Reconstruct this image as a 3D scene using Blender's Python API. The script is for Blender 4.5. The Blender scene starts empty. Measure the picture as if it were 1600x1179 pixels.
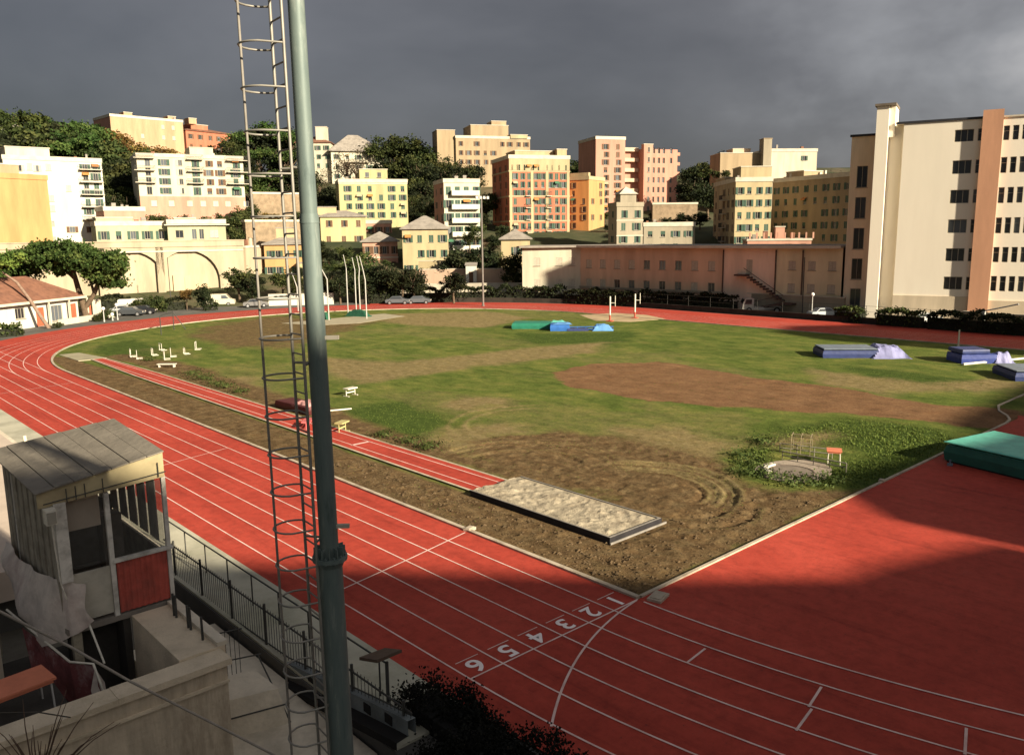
import bpy, math, random
import numpy as np
from mathutils import Vector, Matrix
R = math.radians
random.seed(7)
sc = bpy.context.scene
COL = sc.collection
# ------------------------------------------------------------------ world frame
# X across the straight (0 = inner kerb), Y along the straight, Z up (0 = track). Metres.
CAM = np.array([-20.753, -16.536, 12.185]); FPX = 1296.3
CM = np.array([[0.73634783, -0.6764993, -0.01185617], [0.12452831, 0.11827972, 0.98514091], [0.66504479, 0.7268829, -0.17133833]])
def rd(p): return CM.T @ np.array([(p[0]-800)/FPX, -(p[1]-589.5)/FPX, 1.0])
def onz(px, py, z=0.0): d = rd((px, py)); return CAM + (z-CAM[2])/d[2]*d
def ond(px, py, D): d = rd((px, py)); return CAM + D/math.hypot(d[0], d[1])*d
def onu(px, py, u): d = rd((px, py)); return CAM + (u-CAM[1])/d[1]*d
def onv(px, py, v): d = rd((px, py)); return CAM + (v-CAM[0])/d[0]*d
def terr(d): return float(np.interp(d, [150, 160, 168, 178, 186, 200, 225, 265, 300, 340, 420, 700, 1500], [-.1, .8, 2.5, 5, 6.5, 10, 14, 17, 27, 35, 38, 32, 10]))
def cdist(x, y): return math.hypot(x-CAM[0], y-CAM[1])

# ------------------------------------------------------------------ materials
MATS = {}
def nd(nt, t, **kw):
    n = nt.nodes.new(t)
    for k, v in kw.items():
        if k.startswith('i_'): n.inputs[k[2:].replace('_', ' ')].default_value = v
        else: setattr(n, k, v)
    return n
def ramp(nt, stops):
    n = nt.nodes.new('ShaderNodeValToRGB'); e = n.color_ramp.elements
    while len(e) < len(stops): e.new(.5)
    for i, (p, c) in enumerate(stops): e[i].position = p; e[i].color = tuple(c)+((1,) if len(c) == 3 else ())
    return n
def mix(nt, fac, a, b, mode='MIX'):
    n = nt.nodes.new('ShaderNodeMix'); n.data_type = 'RGBA'; n.blend_type = mode; n.clamp_factor = True
    for s, v in ((0, fac), (6, a), (7, b)):
        if isinstance(v, (int, float)): n.inputs[s].default_value = v
        elif isinstance(v, tuple): n.inputs[s].default_value = v if len(v) == 4 else v+(1,)
        else: nt.links.new(v, n.inputs[s])
    return n.outputs[2]
def base_mat(name):
    m = bpy.data.materials.new(name); m.use_nodes = True; nt = m.node_tree
    b = nt.nodes['Principled BSDF']; b.inputs['Specular IOR Level'].default_value = .25
    return m, nt, b
def mat(name, col, rough=.85, var=.25, scale=1.5, bump=.0, bscale=20, metal=0.0, streak=False, dirt=None, spec=.25):
    """plain surface with uneven tone, optional run-off streaks, dirt tint and bump"""
    if name in MATS: return MATS[name]
    m, nt, b = base_mat(name); L = nt.links.new
    tc = nd(nt, 'ShaderNodeTexCoord'); mp = nd(nt, 'ShaderNodeMapping'); L(tc.outputs['Object'], mp.inputs[0])
    if streak: mp.inputs['Scale'].default_value = (1, 1, .18)
    n = nd(nt, 'ShaderNodeTexNoise', i_Scale=scale, i_Detail=6.0, i_Roughness=.62); L(mp.outputs[0], n.inputs[0])
    dk = tuple(c*(1-var) for c in col); lt = tuple(min(1, c*(1+var*.55)) for c in col)
    r = ramp(nt, [(.3, dk), (.52, col), (.72, lt)]); L(n.outputs['Fac'], r.inputs[0]); out = r.outputs[0]
    if dirt:
        n2 = nd(nt, 'ShaderNodeTexNoise', i_Scale=scale*.45, i_Detail=8.0, i_Roughness=.7); L(mp.outputs[0], n2.inputs[0])
        r2 = ramp(nt, [(.5, (0, 0, 0)), (.68, (.75, .75, .75))]); L(n2.outputs['Fac'], r2.inputs[0])
        out = mix(nt, r2.outputs[0], out, tuple(dirt))
    L(out, b.inputs['Base Color'])
    b.inputs['Roughness'].default_value = rough; b.inputs['Metallic'].default_value = metal; b.inputs['Specular IOR Level'].default_value = spec
    if bump:
        n3 = nd(nt, 'ShaderNodeTexNoise', i_Scale=bscale, i_Detail=5.0); L(tc.outputs['Object'], n3.inputs[0])
        bp = nd(nt, 'ShaderNodeBump', i_Strength=bump, i_Distance=.05); L(n3.outputs['Fac'], bp.inputs['Height']); L(bp.outputs[0], b.inputs['Normal'])
    MATS[name] = m; return m
def plaster(name, col, var=.24, dirt=None):
    return mat(name, col, .92, var, .35, streak=True, dirt=dirt or tuple(c*.72 for c in col), bump=.15, bscale=9)
def glass_dark(name='window_glass', col=(.035, .04, .045)):
    if name in MATS: return MATS[name]
    m, nt, b = base_mat(name); L = nt.links.new
    oi = nd(nt, 'ShaderNodeObjectInfo'); r = ramp(nt, [(0, tuple(c*.5 for c in col)), (.6, col), (1, tuple(c*3 for c in col))])
    L(oi.outputs['Random'], r.inputs[0]); L(r.outputs[0], b.inputs['Base Color'])
    b.inputs['Roughness'].default_value = .12; b.inputs['Specular IOR Level'].default_value = .5
    MATS[name] = m; return m
def leaf_mat(name, a, b_, c=None):
    if name in MATS: return MATS[name]
    m, nt, b = base_mat(name); L = nt.links.new
    at = nd(nt, 'ShaderNodeAttribute', attribute_name='tone'); oi = nd(nt, 'ShaderNodeObjectInfo')
    r = ramp(nt, [(0, a), (.6, b_), (1, c or b_)]); L(at.outputs['Fac'], r.inputs[0])
    hs = nd(nt, 'ShaderNodeHueSaturation'); L(r.outputs[0], hs.inputs['Color'])
    mr = nd(nt, 'ShaderNodeMapRange'); mr.inputs[3].default_value = .7; mr.inputs[4].default_value = 1.25
    L(oi.outputs['Random'], mr.inputs[0]); L(mr.outputs[0], hs.inputs['Value'])
    mr2 = nd(nt, 'ShaderNodeMapRange'); mr2.inputs[3].default_value = .475; mr2.inputs[4].default_value = .515
    L(oi.outputs['Random'], mr2.inputs[0]); L(mr2.outputs[0], hs.inputs['Hue'])
    L(hs.outputs[0], b.inputs['Base Color']); b.inputs['Roughness'].default_value = .7; b.inputs['Specular IOR Level'].default_value = .12
    tr = nd(nt, 'ShaderNodeBsdfTranslucent'); L(hs.outputs[0], tr.inputs[0]); ms = nd(nt, 'ShaderNodeMixShader', i_Fac=.2)
    L(b.outputs[0], ms.inputs[1]); L(tr.outputs[0], ms.inputs[2]); L(ms.outputs[0], nt.nodes['Material Output'].inputs[0])
    MATS[name] = m; return m

# ------------------------------------------------------------------ mesh helpers
class MB:
    def __init__(s, o=(0, 0, 0)): s.v = []; s.f = []; s.m = []; s.o = Vector(o); s.sm = []
    def add(s, vs, fs, mi=0, smooth=False):
        b = len(s.v); s.v += [Vector(v)-s.o for v in vs]
        for f in fs: s.f.append([b+i for i in f]); s.m.append(mi); s.sm.append(smooth)
        return s
    def quad(s, a, b, c, d, mi=0): return s.add([a, b, c, d], [(0, 1, 2, 3)], mi)
    def box(s, x0, x1, y0, y1, z0, z1, mi=0):
        v = [(x, y, z) for z in (z0, z1) for y in (y0, y1) for x in (x0, x1)]
        return s.add(v, [(0, 2, 3, 1), (4, 5, 7, 6), (0, 1, 5, 4), (2, 6, 7, 3), (0, 4, 6, 2), (1, 3, 7, 5)], mi)
    def obox(s, c, sx, sy, sz, rz=0, mi=0, tilt=None):
        """box centred in plan at c, resting on c.z, turned by rz"""
        M = Matrix.Rotation(rz, 3, 'Z')
        if tilt: M = M @ tilt
        v = [Vector(c)+M @ Vector((x, y, z)) for z in (0, sz) for y in (-sy/2, sy/2) for x in (-sx/2, sx/2)]
        return s.add(v, [(0, 2, 3, 1), (4, 5, 7, 6), (0, 1, 5, 4), (2, 6, 7, 3), (0, 4, 6, 2), (1, 3, 7, 5)], mi)
    def prism(s, poly, z0, z1, mi=0):
        n = len(poly); v = [(p[0], p[1], z0) for p in poly]+[(p[0], p[1], z1) for p in poly]
        return s.add(v, [list(range(n))[::-1], list(range(n, 2*n))]+[(i, (i+1) % n, n+(i+1) % n, n+i) for i in range(n)], mi)
    def tube(s, pts, r, seg=6, mi=0, closed=False, caps=True):
        pts = [Vector(p) for p in pts]; n = len(pts); rs = r if isinstance(r, (list, tuple)) else [r]*n
        vs = []; up = Vector((0, 0, 1)); prev = None
        for i, p in enumerate(pts):
            if closed: t = pts[(i+1) % n]-pts[i-1]
            else: t = pts[min(i+1, n-1)]-pts[max(i-1, 0)]
            t.normalize()
            if prev is None:
                a = up if abs(t.z) < .95 else Vector((1, 0, 0)); x = t.cross(a).normalized()
            else: x = (prev-t*prev.dot(t)).normalized()
            prev = x; y = t.cross(x)
            for k in range(seg):
                an = 2*math.pi*k/seg; vs.append(p+(x*math.cos(an)+y*math.sin(an))*rs[i])
        fs = []
        for i in range(n if closed else n-1):
            j = (i+1) % n
            for k in range(seg): k2 = (k+1) % seg; fs.append((i*seg+k, i*seg+k2, j*seg+k2, j*seg+k))
        s.add(vs, fs, mi, seg > 5)
        if caps and not closed: s.add(vs[:seg], [list(range(seg))[::-1]], mi); s.add(vs[-seg:], [list(range(seg))], mi)
        return s
    def build(s, name, mats, parent=None, loc=None):
        me = bpy.data.meshes.new(name); me.from_pydata([tuple(v) for v in s.v], [], s.f)
        mats = mats if isinstance(mats, (list, tuple)) else [mats]
        for m in mats: me.materials.append(m)
        me.polygons.foreach_set('material_index', s.m); me.polygons.foreach_set('use_smooth', s.sm); me.update()
        return link(name, me, parent, loc if loc is not None else (tuple(s.o) if parent is None else (0, 0, 0)))
def link(name, data, parent=None, loc=(0, 0, 0), rz=0):
    o = bpy.data.objects.new(name, data); COL.objects.link(o); o.location = loc
    if rz: o.rotation_euler = (0, 0, rz)
    if parent: o.parent = parent
    return o
def tag(o, label=None, cat=None, group=None, kind=None):
    if label: o['label'] = label
    if cat: o['category'] = cat
    if group: o['group'] = group
    if kind: o['kind'] = kind
    return o
def empty(name, label, cat, loc, rz=0, group=None):
    return tag(link(name, None, None, tuple(loc), rz), label, cat, group)
def struct(o): o['kind'] = 'structure'; return o
def dup(root, loc, rz=None, label=None, group=None, scale=None):
    r = root.copy(); COL.objects.link(r); r.location = loc
    if rz is not None: r.rotation_euler = (0, 0, rz)
    if label: r['label'] = label
    if group: r['group'] = group
    if scale: r.scale = scale
    for ch in list(root.children):
        c = ch.copy(); COL.objects.link(c); c.parent = r
        for g in list(ch.children):
            d = g.copy(); COL.objects.link(d); d.parent = c
    return r

# ------------------------------------------------------------------ numpy noise
def _hash(ix, iy, seed):
    h = (ix.astype(np.int64)*374761393 + iy.astype(np.int64)*668265263 + seed*1442695041) & 0x7fffffff
    h = (h ^ (h >> 13))*1274126177 & 0x7fffffff
    return ((h ^ (h >> 16)) & 0xffff)/65535.0
def vnoise(x, y, seed=0):
    ix = np.floor(x); iy = np.floor(y); fx = x-ix; fy = y-iy; fx = fx*fx*(3-2*fx); fy = fy*fy*(3-2*fy)
    a = _hash(ix, iy, seed); b = _hash(ix+1, iy, seed); c = _hash(ix, iy+1, seed); d = _hash(ix+1, iy+1, seed)
    return (a*(1-fx)+b*fx)*(1-fy)+(c*(1-fx)+d*fx)*fy
def fbm(x, y, seed=0, o=5):
    s = 0; a = .5; t = 0
    for i in range(o): s = s+a*vnoise(x, y, seed+i*17); t += a; x = x*2.03+11; y = y*2.03+5; a *= .55
    return s/t
def sdist(px, py, poly):
    """signed distance to a polygon, negative inside"""
    d = np.full(px.shape, 1e9); ins = np.zeros(px.shape, bool); n = len(poly)
    for i in range(n):
        x0, y0 = poly[i]; x1, y1 = poly[(i+1) % n]; ex, ey = x1-x0, y1-y0
        t = np.clip(((px-x0)*ex+(py-y0)*ey)/(ex*ex+ey*ey+1e-9), 0, 1)
        d = np.minimum(d, np.hypot(px-x0-t*ex, py-y0-t*ey))
        c = ((y0 > py) != (y1 > py)) & (px < (x1-x0)*(py-y0)/((y1-y0) if abs(y1-y0) > 1e-9 else 1e-9)+x0); ins ^= c
    return np.where(ins, -d, d)
def sstep(a, b, x): t = np.clip((x-a)/(b-a), 0, 1); return t*t*(3-2*t)

# ------------------------------------------------------------------ camera
cam = bpy.data.cameras.new('camera'); cam.sensor_fit = 'HORIZONTAL'; cam.sensor_width = 36; cam.lens = FPX/1600*36
cam.clip_start = .1; cam.clip_end = 4000
co = bpy.data.objects.new('camera', cam); COL.objects.link(co)
Mx = Matrix(((CM[0][0], CM[1][0], -CM[2][0]), (CM[0][1], CM[1][1], -CM[2][1]), (CM[0][2], CM[1][2], -CM[2][2])))
co.matrix_world = Matrix.Translation(Vector(CAM)) @ Mx.to_4x4(); sc.camera = co

# ------------------------------------------------------------------ light
SUN_EL = 22.0; TH = R(95.0)                       # sunlight travels along TH in plan
trav = Vector((math.cos(TH)*math.cos(R(SUN_EL)), math.sin(TH)*math.cos(R(SUN_EL)), -math.sin(R(SUN_EL))))
sl = bpy.data.lights.new('sun', 'SUN'); sl.energy = 4.6; sl.angle = R(1.1); sl.color = (1, .875, .67)
so = bpy.data.objects.new('sun', sl); COL.objects.link(so); so.rotation_euler = trav.to_track_quat('-Z', 'Y').to_euler(); so.location = (0, -60, 80)
w = bpy.data.worlds.new('World'); sc.world = w; w.use_nodes = True; nt = w.node_tree; L = nt.links.new
bg = nt.nodes['Background']; bg.inputs[1].default_value = .1
sky = nd(nt, 'ShaderNodeTexSky'); sky.sky_type = 'NISHITA'; sky.sun_disc = False; sky.sun_elevation = R(SUN_EL)
sky.sun_rotation = math.atan2(-trav.x, -trav.y); sky.dust_density = 2
tc = nd(nt, 'ShaderNodeTexCoord')
def vdot(v):
    n = nd(nt, 'ShaderNodeVectorMath', operation='DOT_PRODUCT'); L(tc.outputs['Generated'], n.inputs[0]); n.inputs[1].default_value = v; return n.outputs['Value']
def mth(op, a, b=None, clamp=False):
    n = nd(nt, 'ShaderNodeMath', operation=op); n.use_clamp = clamp
    for i, v in enumerate((a, b)):
        if v is None: continue
        if isinstance(v, (int, float)): n.inputs[i].default_value = v
        else: L(v, n.inputs[i])
    return n.outputs[0]
def cloudn(scale, sc3, det=7, rough=.55, dist=.6, loc=(0, 0, 0)):
    mp = nd(nt, 'ShaderNodeMapping'); mp.inputs['Scale'].default_value = sc3; mp.inputs['Location'].default_value = loc; L(tc.outputs['Generated'], mp.inputs[0])
    n = nd(nt, 'ShaderNodeTexNoise', i_Scale=scale, i_Detail=float(det), i_Roughness=rough, i_Distortion=dist); L(mp.outputs[0], n.inputs[0]); return n.outputs['Fac']
n1 = cloudn(1.9, (1, 1, 2.3), 5, .52, .2); n2 = cloudn(4.0, (1, 1, 2.4), 5, .5, .2, loc=(3, 1, 0)); 
right = vdot((.736, -.676, 0)); upz = vdot((0, 0, 1))
SKYB = 1.0
# storm deck: darkest low on the left, lighter towards the right and higher up
g = mth('ADD', mth('MULTIPLY', right, .22), mth('MULTIPLY', mth('MINIMUM', upz, .33), .72))
g = mth('ADD', g, .285)
g = mth('ADD', g, mth('MULTIPLY', mth('SUBTRACT', n1, .5), .78))
g = mth('ADD', g, mth('MULTIPLY', mth('SUBTRACT', n2, .5), .16))
sunside = mth('MAXIMUM', vdot((.087, -.996, .0)), 0); g = mth('ADD', g, mth('MULTIPLY', sunside, .62))  # brighter sky towards the sun, added as fill for shaded fronts
# the pale bank low on the right
dB = Vector(rd((1500, 165))).normalized(); bank = vdot(tuple(dB))
bk = mth('MULTIPLY', mth('SUBTRACT', bank, .955, True), 22.0, True)
bk = mth('MULTIPLY', bk, mth('MULTIPLY', mth('SUBTRACT', cloudn(5.0, (1, 1, 1.6), 5, .55, .15, loc=(1, 7, 0)), .36, True), 3.2, True))
g = mth('ADD', g, mth('MULTIPLY', bk, .34))
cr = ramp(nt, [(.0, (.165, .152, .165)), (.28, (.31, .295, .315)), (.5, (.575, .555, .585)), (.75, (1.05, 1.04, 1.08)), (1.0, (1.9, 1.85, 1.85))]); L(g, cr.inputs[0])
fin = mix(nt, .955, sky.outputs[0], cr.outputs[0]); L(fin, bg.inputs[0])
sc.view_settings.view_transform = 'Standard'; sc.view_settings.look = 'None'; sc.view_settings.exposure = 1.4; sc.view_settings.gamma = 1
sc.cycles.use_denoising = True; sc.cycles.max_bounces = 6; sc.cycles.sample_clamp_indirect = 4

# ------------------------------------------------------------------ terrain
def build_terrain():
    ds = [1, 60, 110, 150, 158, 166, 170, 174, 180, 190, 200, 212, 225, 245, 265, 282, 300, 320, 340, 370, 420, 520, 700, 1000, 1600, 3000]
    NA = 160; vs = []; fs = []
    for j, d in enumerate(ds):
        for i in range(NA):
            a = 2*math.pi*i/NA; rel = abs((a-R(47.5)+math.pi) % (2*math.pi)-math.pi)
            x = CAM[0]+d*math.cos(a); y = CAM[1]+d*math.sin(a)
            k = 1-float(sstep(R(46), R(80), np.array(rel)))
            z = -1.7+(terr(d)+1.6)*k if d > 150 else -1.7
            if d > 175: z += (float(fbm(np.array(x/25.), np.array(y/25.), 3))-.5)*2.5*k
            vs.append((x, y, z))
    for j in range(len(ds)-1):
        for i in range(NA): i2 = (i+1) % NA; fs.append((j*NA+i, j*NA+i2, (j+1)*NA+i2, (j+1)*NA+i))
    fs.append(list(range(NA))[::-1])
    m, nt, b = base_mat('hillside_soil'); L = nt.links.new
    tc = nd(nt, 'ShaderNodeTexCoord'); n = nd(nt, 'ShaderNodeTexNoise', i_Scale=.06, i_Detail=8.0, i_Roughness=.65); L(tc.outputs['Object'], n.inputs[0])
    r = ramp(nt, [(.35, (.02, .03, .012)), (.5, (.05, .055, .022)), (.62, (.10, .08, .045)), (.75, (.16, .12, .075))]); L(n.outputs['Fac'], r.inputs[0])
    L(r.outputs[0], b.inputs['Base Color']); b.inputs['Roughness'].default_value = 1
    struct(MB().add(vs, fs, 0, True).build('terrain', m))
build_terrain()

# ground plateau the stadium lies on (asphalt and packed earth)
ap = mat('worn_asphalt', (.10, .095, .085), .95, .35, .3, bump=.3, bscale=15, dirt=(.17, .15, .115))
g_ = MB()
for poly in ([(-10.7, -80), (.4, -80), (.4, 150), (-40, 165), (-40, 16), (-10.7, 16)], [(72.4, -80), (135, -80), (135, 20), (128, 90), (95, 148), (72.4, 153)], [(.4, 68.5), (72.4, 68.5), (72.4, 153), (40, 162), (.4, 150)], [(.4, -80), (72.4, -80), (72.4, .3), (.4, .3)]): g_.prism(poly, -1.65, -.06)
struct(g_.build('ground', ap))

# ------------------------------------------------------------------ track
def track_mat():
    m, nt, b = base_mat('red_tartan'); L = nt.links.new
    tc = nd(nt, 'ShaderNodeTexCoord')
    n = nd(nt, 'ShaderNodeTexNoise', i_Scale=.18, i_Detail=8.0, i_Roughness=.6); L(tc.outputs['Object'], n.inputs[0])
    r = ramp(nt, [(.3, (.335, .042, .026)), (.5, (.40, .052, .032)), (.7, (.455, .066, .042))]); L(n.outputs['Fac'], r.inputs[0])
    n2 = nd(nt, 'ShaderNodeTexNoise', i_Scale=2.2, i_Detail=9.0, i_Roughness=.75); L(tc.outputs['Object'], n2.inputs[0])
    r2 = ramp(nt, [(.32, (.72, .72, .72)), (.55, (1, 1, 1)), (.75, (1.12, 1.1, 1.1))]); L(n2.outputs['Fac'], r2.inputs[0])
    c = mix(nt, 1.0, r.outputs[0], r2.outputs[0], 'MULTIPLY')
    n4 = nd(nt, 'ShaderNodeTexNoise', i_Scale=9.0, i_Detail=3.0); L(tc.outputs['Object'], n4.inputs[0])
    r4 = ramp(nt, [(.63, (0, 0, 0)), (.74, (.6, .6, .6))]); L(n4.outputs['Fac'], r4.inputs[0]); c = mix(nt, r4.outputs[0], c, (.14, .035, .025))
    mp = nd(nt, 'ShaderNodeMapping'); mp.inputs['Scale'].default_value = (1.6, .10, 1); L(tc.outputs['Object'], mp.inputs[0])
    n5 = nd(nt, 'ShaderNodeTexNoise', i_Scale=.9, i_Detail=8.0, i_Roughness=.7); L(mp.outputs[0], n5.inputs[0]); r5 = ramp(nt, [(.30, (.70, .66, .66)), (.48, (1, 1, 1)), (.60, (1, 1, 1)), (.74, (1.16, 1.3, 1.35))]); L(n5.outputs['Fac'], r5.inputs[0]); c = mix(nt, 1.0, c, r5.outputs[0], 'MULTIPLY')
    n6 = nd(nt, 'ShaderNodeTexNoise', i_Scale=.55, i_Detail=9.0, i_Roughness=.78); L(tc.outputs['Object'], n6.inputs[0]); r6 = ramp(nt, [(.60, (0, 0, 0)), (.72, (.45, .45, .45))]); L(n6.outputs['Fac'], r6.inputs[0]); c = mix(nt, r6.outputs[0], c, (.22, .06, .045))
    L(c, b.inputs['Base Color']); b.inputs['Roughness'].default_value = .82; b.inputs['Specular IOR Level'].default_value = .2
    n3 = nd(nt, 'ShaderNodeTexNoise', i_Scale=60.0, i_Detail=3.0); L(tc.outputs['Object'], n3.inputs[0])
    bp = nd(nt, 'ShaderNodeBump', i_Strength=.35, i_Distance=.02); L(n3.outputs['Fac'], bp.inputs['Height']); L(bp.outputs[0], b.inputs['Normal'])
    return m
TART = track_mat()
LINE = mat('faded_line_paint', (.74, .54, .48), .8, .25, 1.2, dirt=(.56, .30, .25))
RIN = 36.5; ULEN = 68.0; LW = 1.22
def ring(mb, cx, cy, r0, r1, a0, a1, z, n=64):
    for i in range(n):
        b0 = R(a0+(a1-a0)*i/n); b1 = R(a0+(a1-a0)*(i+1)/n)
        P = [(cx+r*math.cos(b), cy+r*math.sin(b), z) for r, b in ((r0, b0), (r1, b0), (r1, b1), (r0, b1))]; mb.quad(*P)
t = MB(); t.quad((-8.3, -1, .004), (0, -1, .004), (0, 150, .004), (-8.3, 150, .004))
t.quad((73, -45, .004), (85.5, -45, .004), (85.5, ULEN, .004), (73, ULEN, .004))
ring(t, 36.5, ULEN, RIN, RIN+12.5, 0, 60, .0); ring(t, 36.5, ULEN, RIN, RIN+11, 60, 180, .0)
ring(t, 36.5, 0, RIN, RIN+8.3, 180, 300, .0)
pts = [(36.5+RIN*math.cos(R(a)), RIN*math.sin(R(a)), .012) for a in range(180, 272, 2)]
t.add(pts+[(39.6, -36, .012), (39.6, 0.3, .012), (38.6, 0, .012), (0, 0, .012)], [list(range(len(pts)+4))])
t.quad((39.5, -36, .008), (60, -36, .008), (60, -6, .008), (39.5, -6, .008))
struct(t.build('running_track', TART))
# painted markings
m = MB(); ZL = .014; hw = .03
def strip(a, b, wd=.055, z=ZL):
    a = Vector(a); b = Vector(b); d = (b-a).normalized(); nrm = Vector((-d.y, d.x))*wd/2
    m.quad((a.x-nrm.x, a.y-nrm.y, z), (b.x-nrm.x, b.y-nrm.y, z), (b.x+nrm.x, b.y+nrm.y, z), (a.x+nrm.x, a.y+nrm.y, z))
for k in range(1, 7):
    v = -LW*k; strip((v, 0), (v, 140)); ring(m, 36.5, 0, RIN+LW*k-hw, RIN+LW*k+hw, 180, 290, ZL, 80)
    ring(m, 36.5, ULEN, RIN+LW*k-hw, RIN+LW*k+hw, 0, 180, ZL-.001, 90); strip((73+LW*k, -40), (73+LW*k, ULEN))
ring(m, 36.5, 0, RIN-.02, RIN+.05, 180.4, 290, ZL+.002, 90)
strip((-.02, 0), (-6*LW, 0), .06, ZL+.004)
for k in range(6):
    c = -LW*k-.6; strip((c+.42, .92), (c-.42, .92), .035, ZL+.004)
# curved line behind the start line
cur = [(-.1, -.02), (-1.4, -.24), (-2.6, -.6), (-4.1, -1.12), (-5.5, -1.9), (-6.4, -2.5), (-7.25, -3.08)]
pf = np.polyfit([p[0] for p in cur], [p[1] for p in cur], 3); cur = [(v, float(np.polyval(pf, v))) for v in np.linspace(-.1, -7.3, 26)]
for a, b in zip(cur, cur[1:]): strip(a, b, .07, ZL+.006)
cur = [(-.15, 8.97), (-3.3, 8.3), (-6.65, 7.68), (-7.35, 7.5)]
for a, b in zip(cur, cur[1:]): strip(a, b, .06, ZL+.004)
for a, b in (((-1.2, -3.5), (-2.3, -3.62)), ((-.72, -6.88), (-1.86, -7.12)), ((-1.88, -7.22), (-3.05, -7.42)), ((.08, -10.25), (-1.08, -10.62))): strip(a, b, .07, ZL+.004)
for u0, u1 in ((60.5, 59.2), (29.5, 27.9), (90, 89)): strip((-1.22, u0), (-7.32, u1), .05, ZL+.004)
struct(m.build('track_markings', LINE))
# lane numbers
NUMM = mat('number_paint', (.90, .80, .76), .8, .15, 3)
for k in range(6):
    cu = bpy.data.curves.new('lane_number', 'FONT'); cu.body = str(k+1); cu.size = 1.0; cu.align_x = 'CENTER'; cu.offset = .018
    o = bpy.data.objects.new('tmp', cu); COL.objects.link(o); dg = bpy.context.evaluated_depsgraph_get()
    me = bpy.data.meshes.new_from_object(o.evaluated_get(dg)); bpy.data.objects.remove(o)
    me.materials.clear(); me.materials.append(NUMM)
    zs = [v.co.y for v in me.vertices]; h = max(zs)-min(zs); y0 = min(zs)
    for v in me.vertices: v.co = ((v.co.x)*1.02, (v.co.y-y0)/h*.70, 0)
    o = link('lane_number', me, None, (-LW*k-.64, .80, ZL+.004), math.pi); struct(o)
# kerbs
KERB = mat('pale_concrete_kerb', (.44, .37, .28), .9, .3, 1.2, dirt=(.2, .15, .1), bump=.3)
k_ = MB()
def kerbline(pts, wd=.16, h=.07):
    for (x0, y0), (x1, y1) in zip(pts, pts[1:]):
        d = Vector((x1-x0, y1-y0)).normalized(); n = Vector((-d.y, d.x))*wd/2
        a = [(x0-n.x, y0-n.y), (x1-n.x, y1-n.y), (x1+n.x, y1+n.y), (x0+n.x, y0+n.y)]
        k_.add([(p[0], p[1], -.05) for p in a]+[(p[0], p[1], h) for p in a], [(4, 5, 6, 7), (0, 1, 5, 4), (1, 2, 6, 5), (2, 3, 7, 6), (3, 0, 4, 7)])
kerbline([(0.08, u) for u in np.linspace(.05, ULEN, 24)], .2, .08)
kerbline([(36.5+(RIN-.08)*math.cos(R(a)), ULEN+(RIN-.08)*math.sin(R(a))) for a in np.linspace(180, 0, 70)], .2, .08)
kerbline([(72.9, u) for u in (ULEN, 40, 20, 0, -20, -40)])
kerbline([(.2, .05)]+[(x, .06) for x in (10, 20, 30, 36.5)]+[(37.8, .22), (39, .75), (40.2, 1.6), (42, 2.2), (60, 2.3)], .14, .07)
struct(k_.build('kerb', KERB))
for x, y, s, l in ((.55, -.42, .5, 'square concrete drain cover where the inner kerb meets the start line'), (.2, 9.1, .32, 'small pale concrete block on the inner kerb beside the sandpit'), (18.9, .12, .25, 'small pale block on the kerb by the shot put circle')):
    b = MB((x, y, 0)); b.obox((x, y, -.02), s*1.5, s, .12, .25); b.obox((x, y, .1), s*1.1, s*.7, .03, .25); tag(b.build('kerb_block', KERB), l, 'concrete block')
# concrete walk along the outer side of the straight
cw = mat('grey_green_concrete', (.42, .40, .31), .95, .3, .5, dirt=(.26, .26, .18), bump=.3)
struct(MB().prism([(-10.65, -1.2), (-8.3, -1.2), (-8.3, 70), (-10.65, 70)], -.05, .02).build('walkway', cw))

# ------------------------------------------------------------------ infield
def w2(poly): return [tuple(onz(x, y, 0)[:2]) for x, y in poly]
REDD = w2([(856, 582), (930, 568), (1030, 565), (1100, 577), (1180, 590), (1290, 602), (1370, 618), (1480, 633), (1600, 643), (1640, 668), (1500, 668), (1380, 652), (1240, 641), (1120, 634), (1010, 627), (930, 612), (880, 600)])
MUD = w2([(740, 690), (860, 672), (960, 680), (1060, 700), (1130, 722), (1160, 755), (1230, 775), (1330, 782), (1000, 932), (900, 880), (960, 845), (1035, 815), (900, 775), (800, 748), (720, 712)])
STRIP = [(.2, .2), (3.2, .2), (3.4, 20), (3.6, 60), (3, 78), (1.5, 80), (.3, 68)]
CORN = [(.2, .2), (17, .2), (11, 5), (6.8, 8), (3.2, 11), (.2, 11)]
LBRN = w2([(290, 522), (350, 503), (440, 494), (600, 500), (560, 512), (500, 528), (440, 545), (350, 545)])
RUNE = [(6.1, 12), (7.6, 13), (8.6, 30), (9.5, 50), (10, 66), (8, 76), (6, 76)]
DRY = [w2(p) for p in ([(690, 628), (720, 620), (775, 620), (790, 630), (740, 638), (700, 637)], [(1185, 690), (1225, 676), (1310, 674), (1335, 684), (1290, 700), (1215, 700)],
       [(620, 700), (700, 672), (790, 662), (800, 690), (720, 712)], [(960, 668), (1060, 665), (1120, 690), (1100, 715), (1020, 700)], [(480, 560), (620, 565), (860, 540), (960, 535), (900, 555), (700, 580), (560, 600)],
       [(1250, 575), (1400, 590), (1500, 606), (1380, 618), (1290, 600)], [(560, 492), (760, 486), (820, 497), (760, 512), (600, 505)], [(1450, 600), (1560, 590), (1600, 600), (1520, 612)],
       [(300, 590), (380, 590), (430, 615), (400, 625), (330, 605)])]
LUSHT = w2([(1150, 700), (1200, 668), (1330, 655), (1450, 670), (1500, 690), (1350, 765), (1290, 745), (1330, 700), (1200, 700), (1180, 730)])
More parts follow.
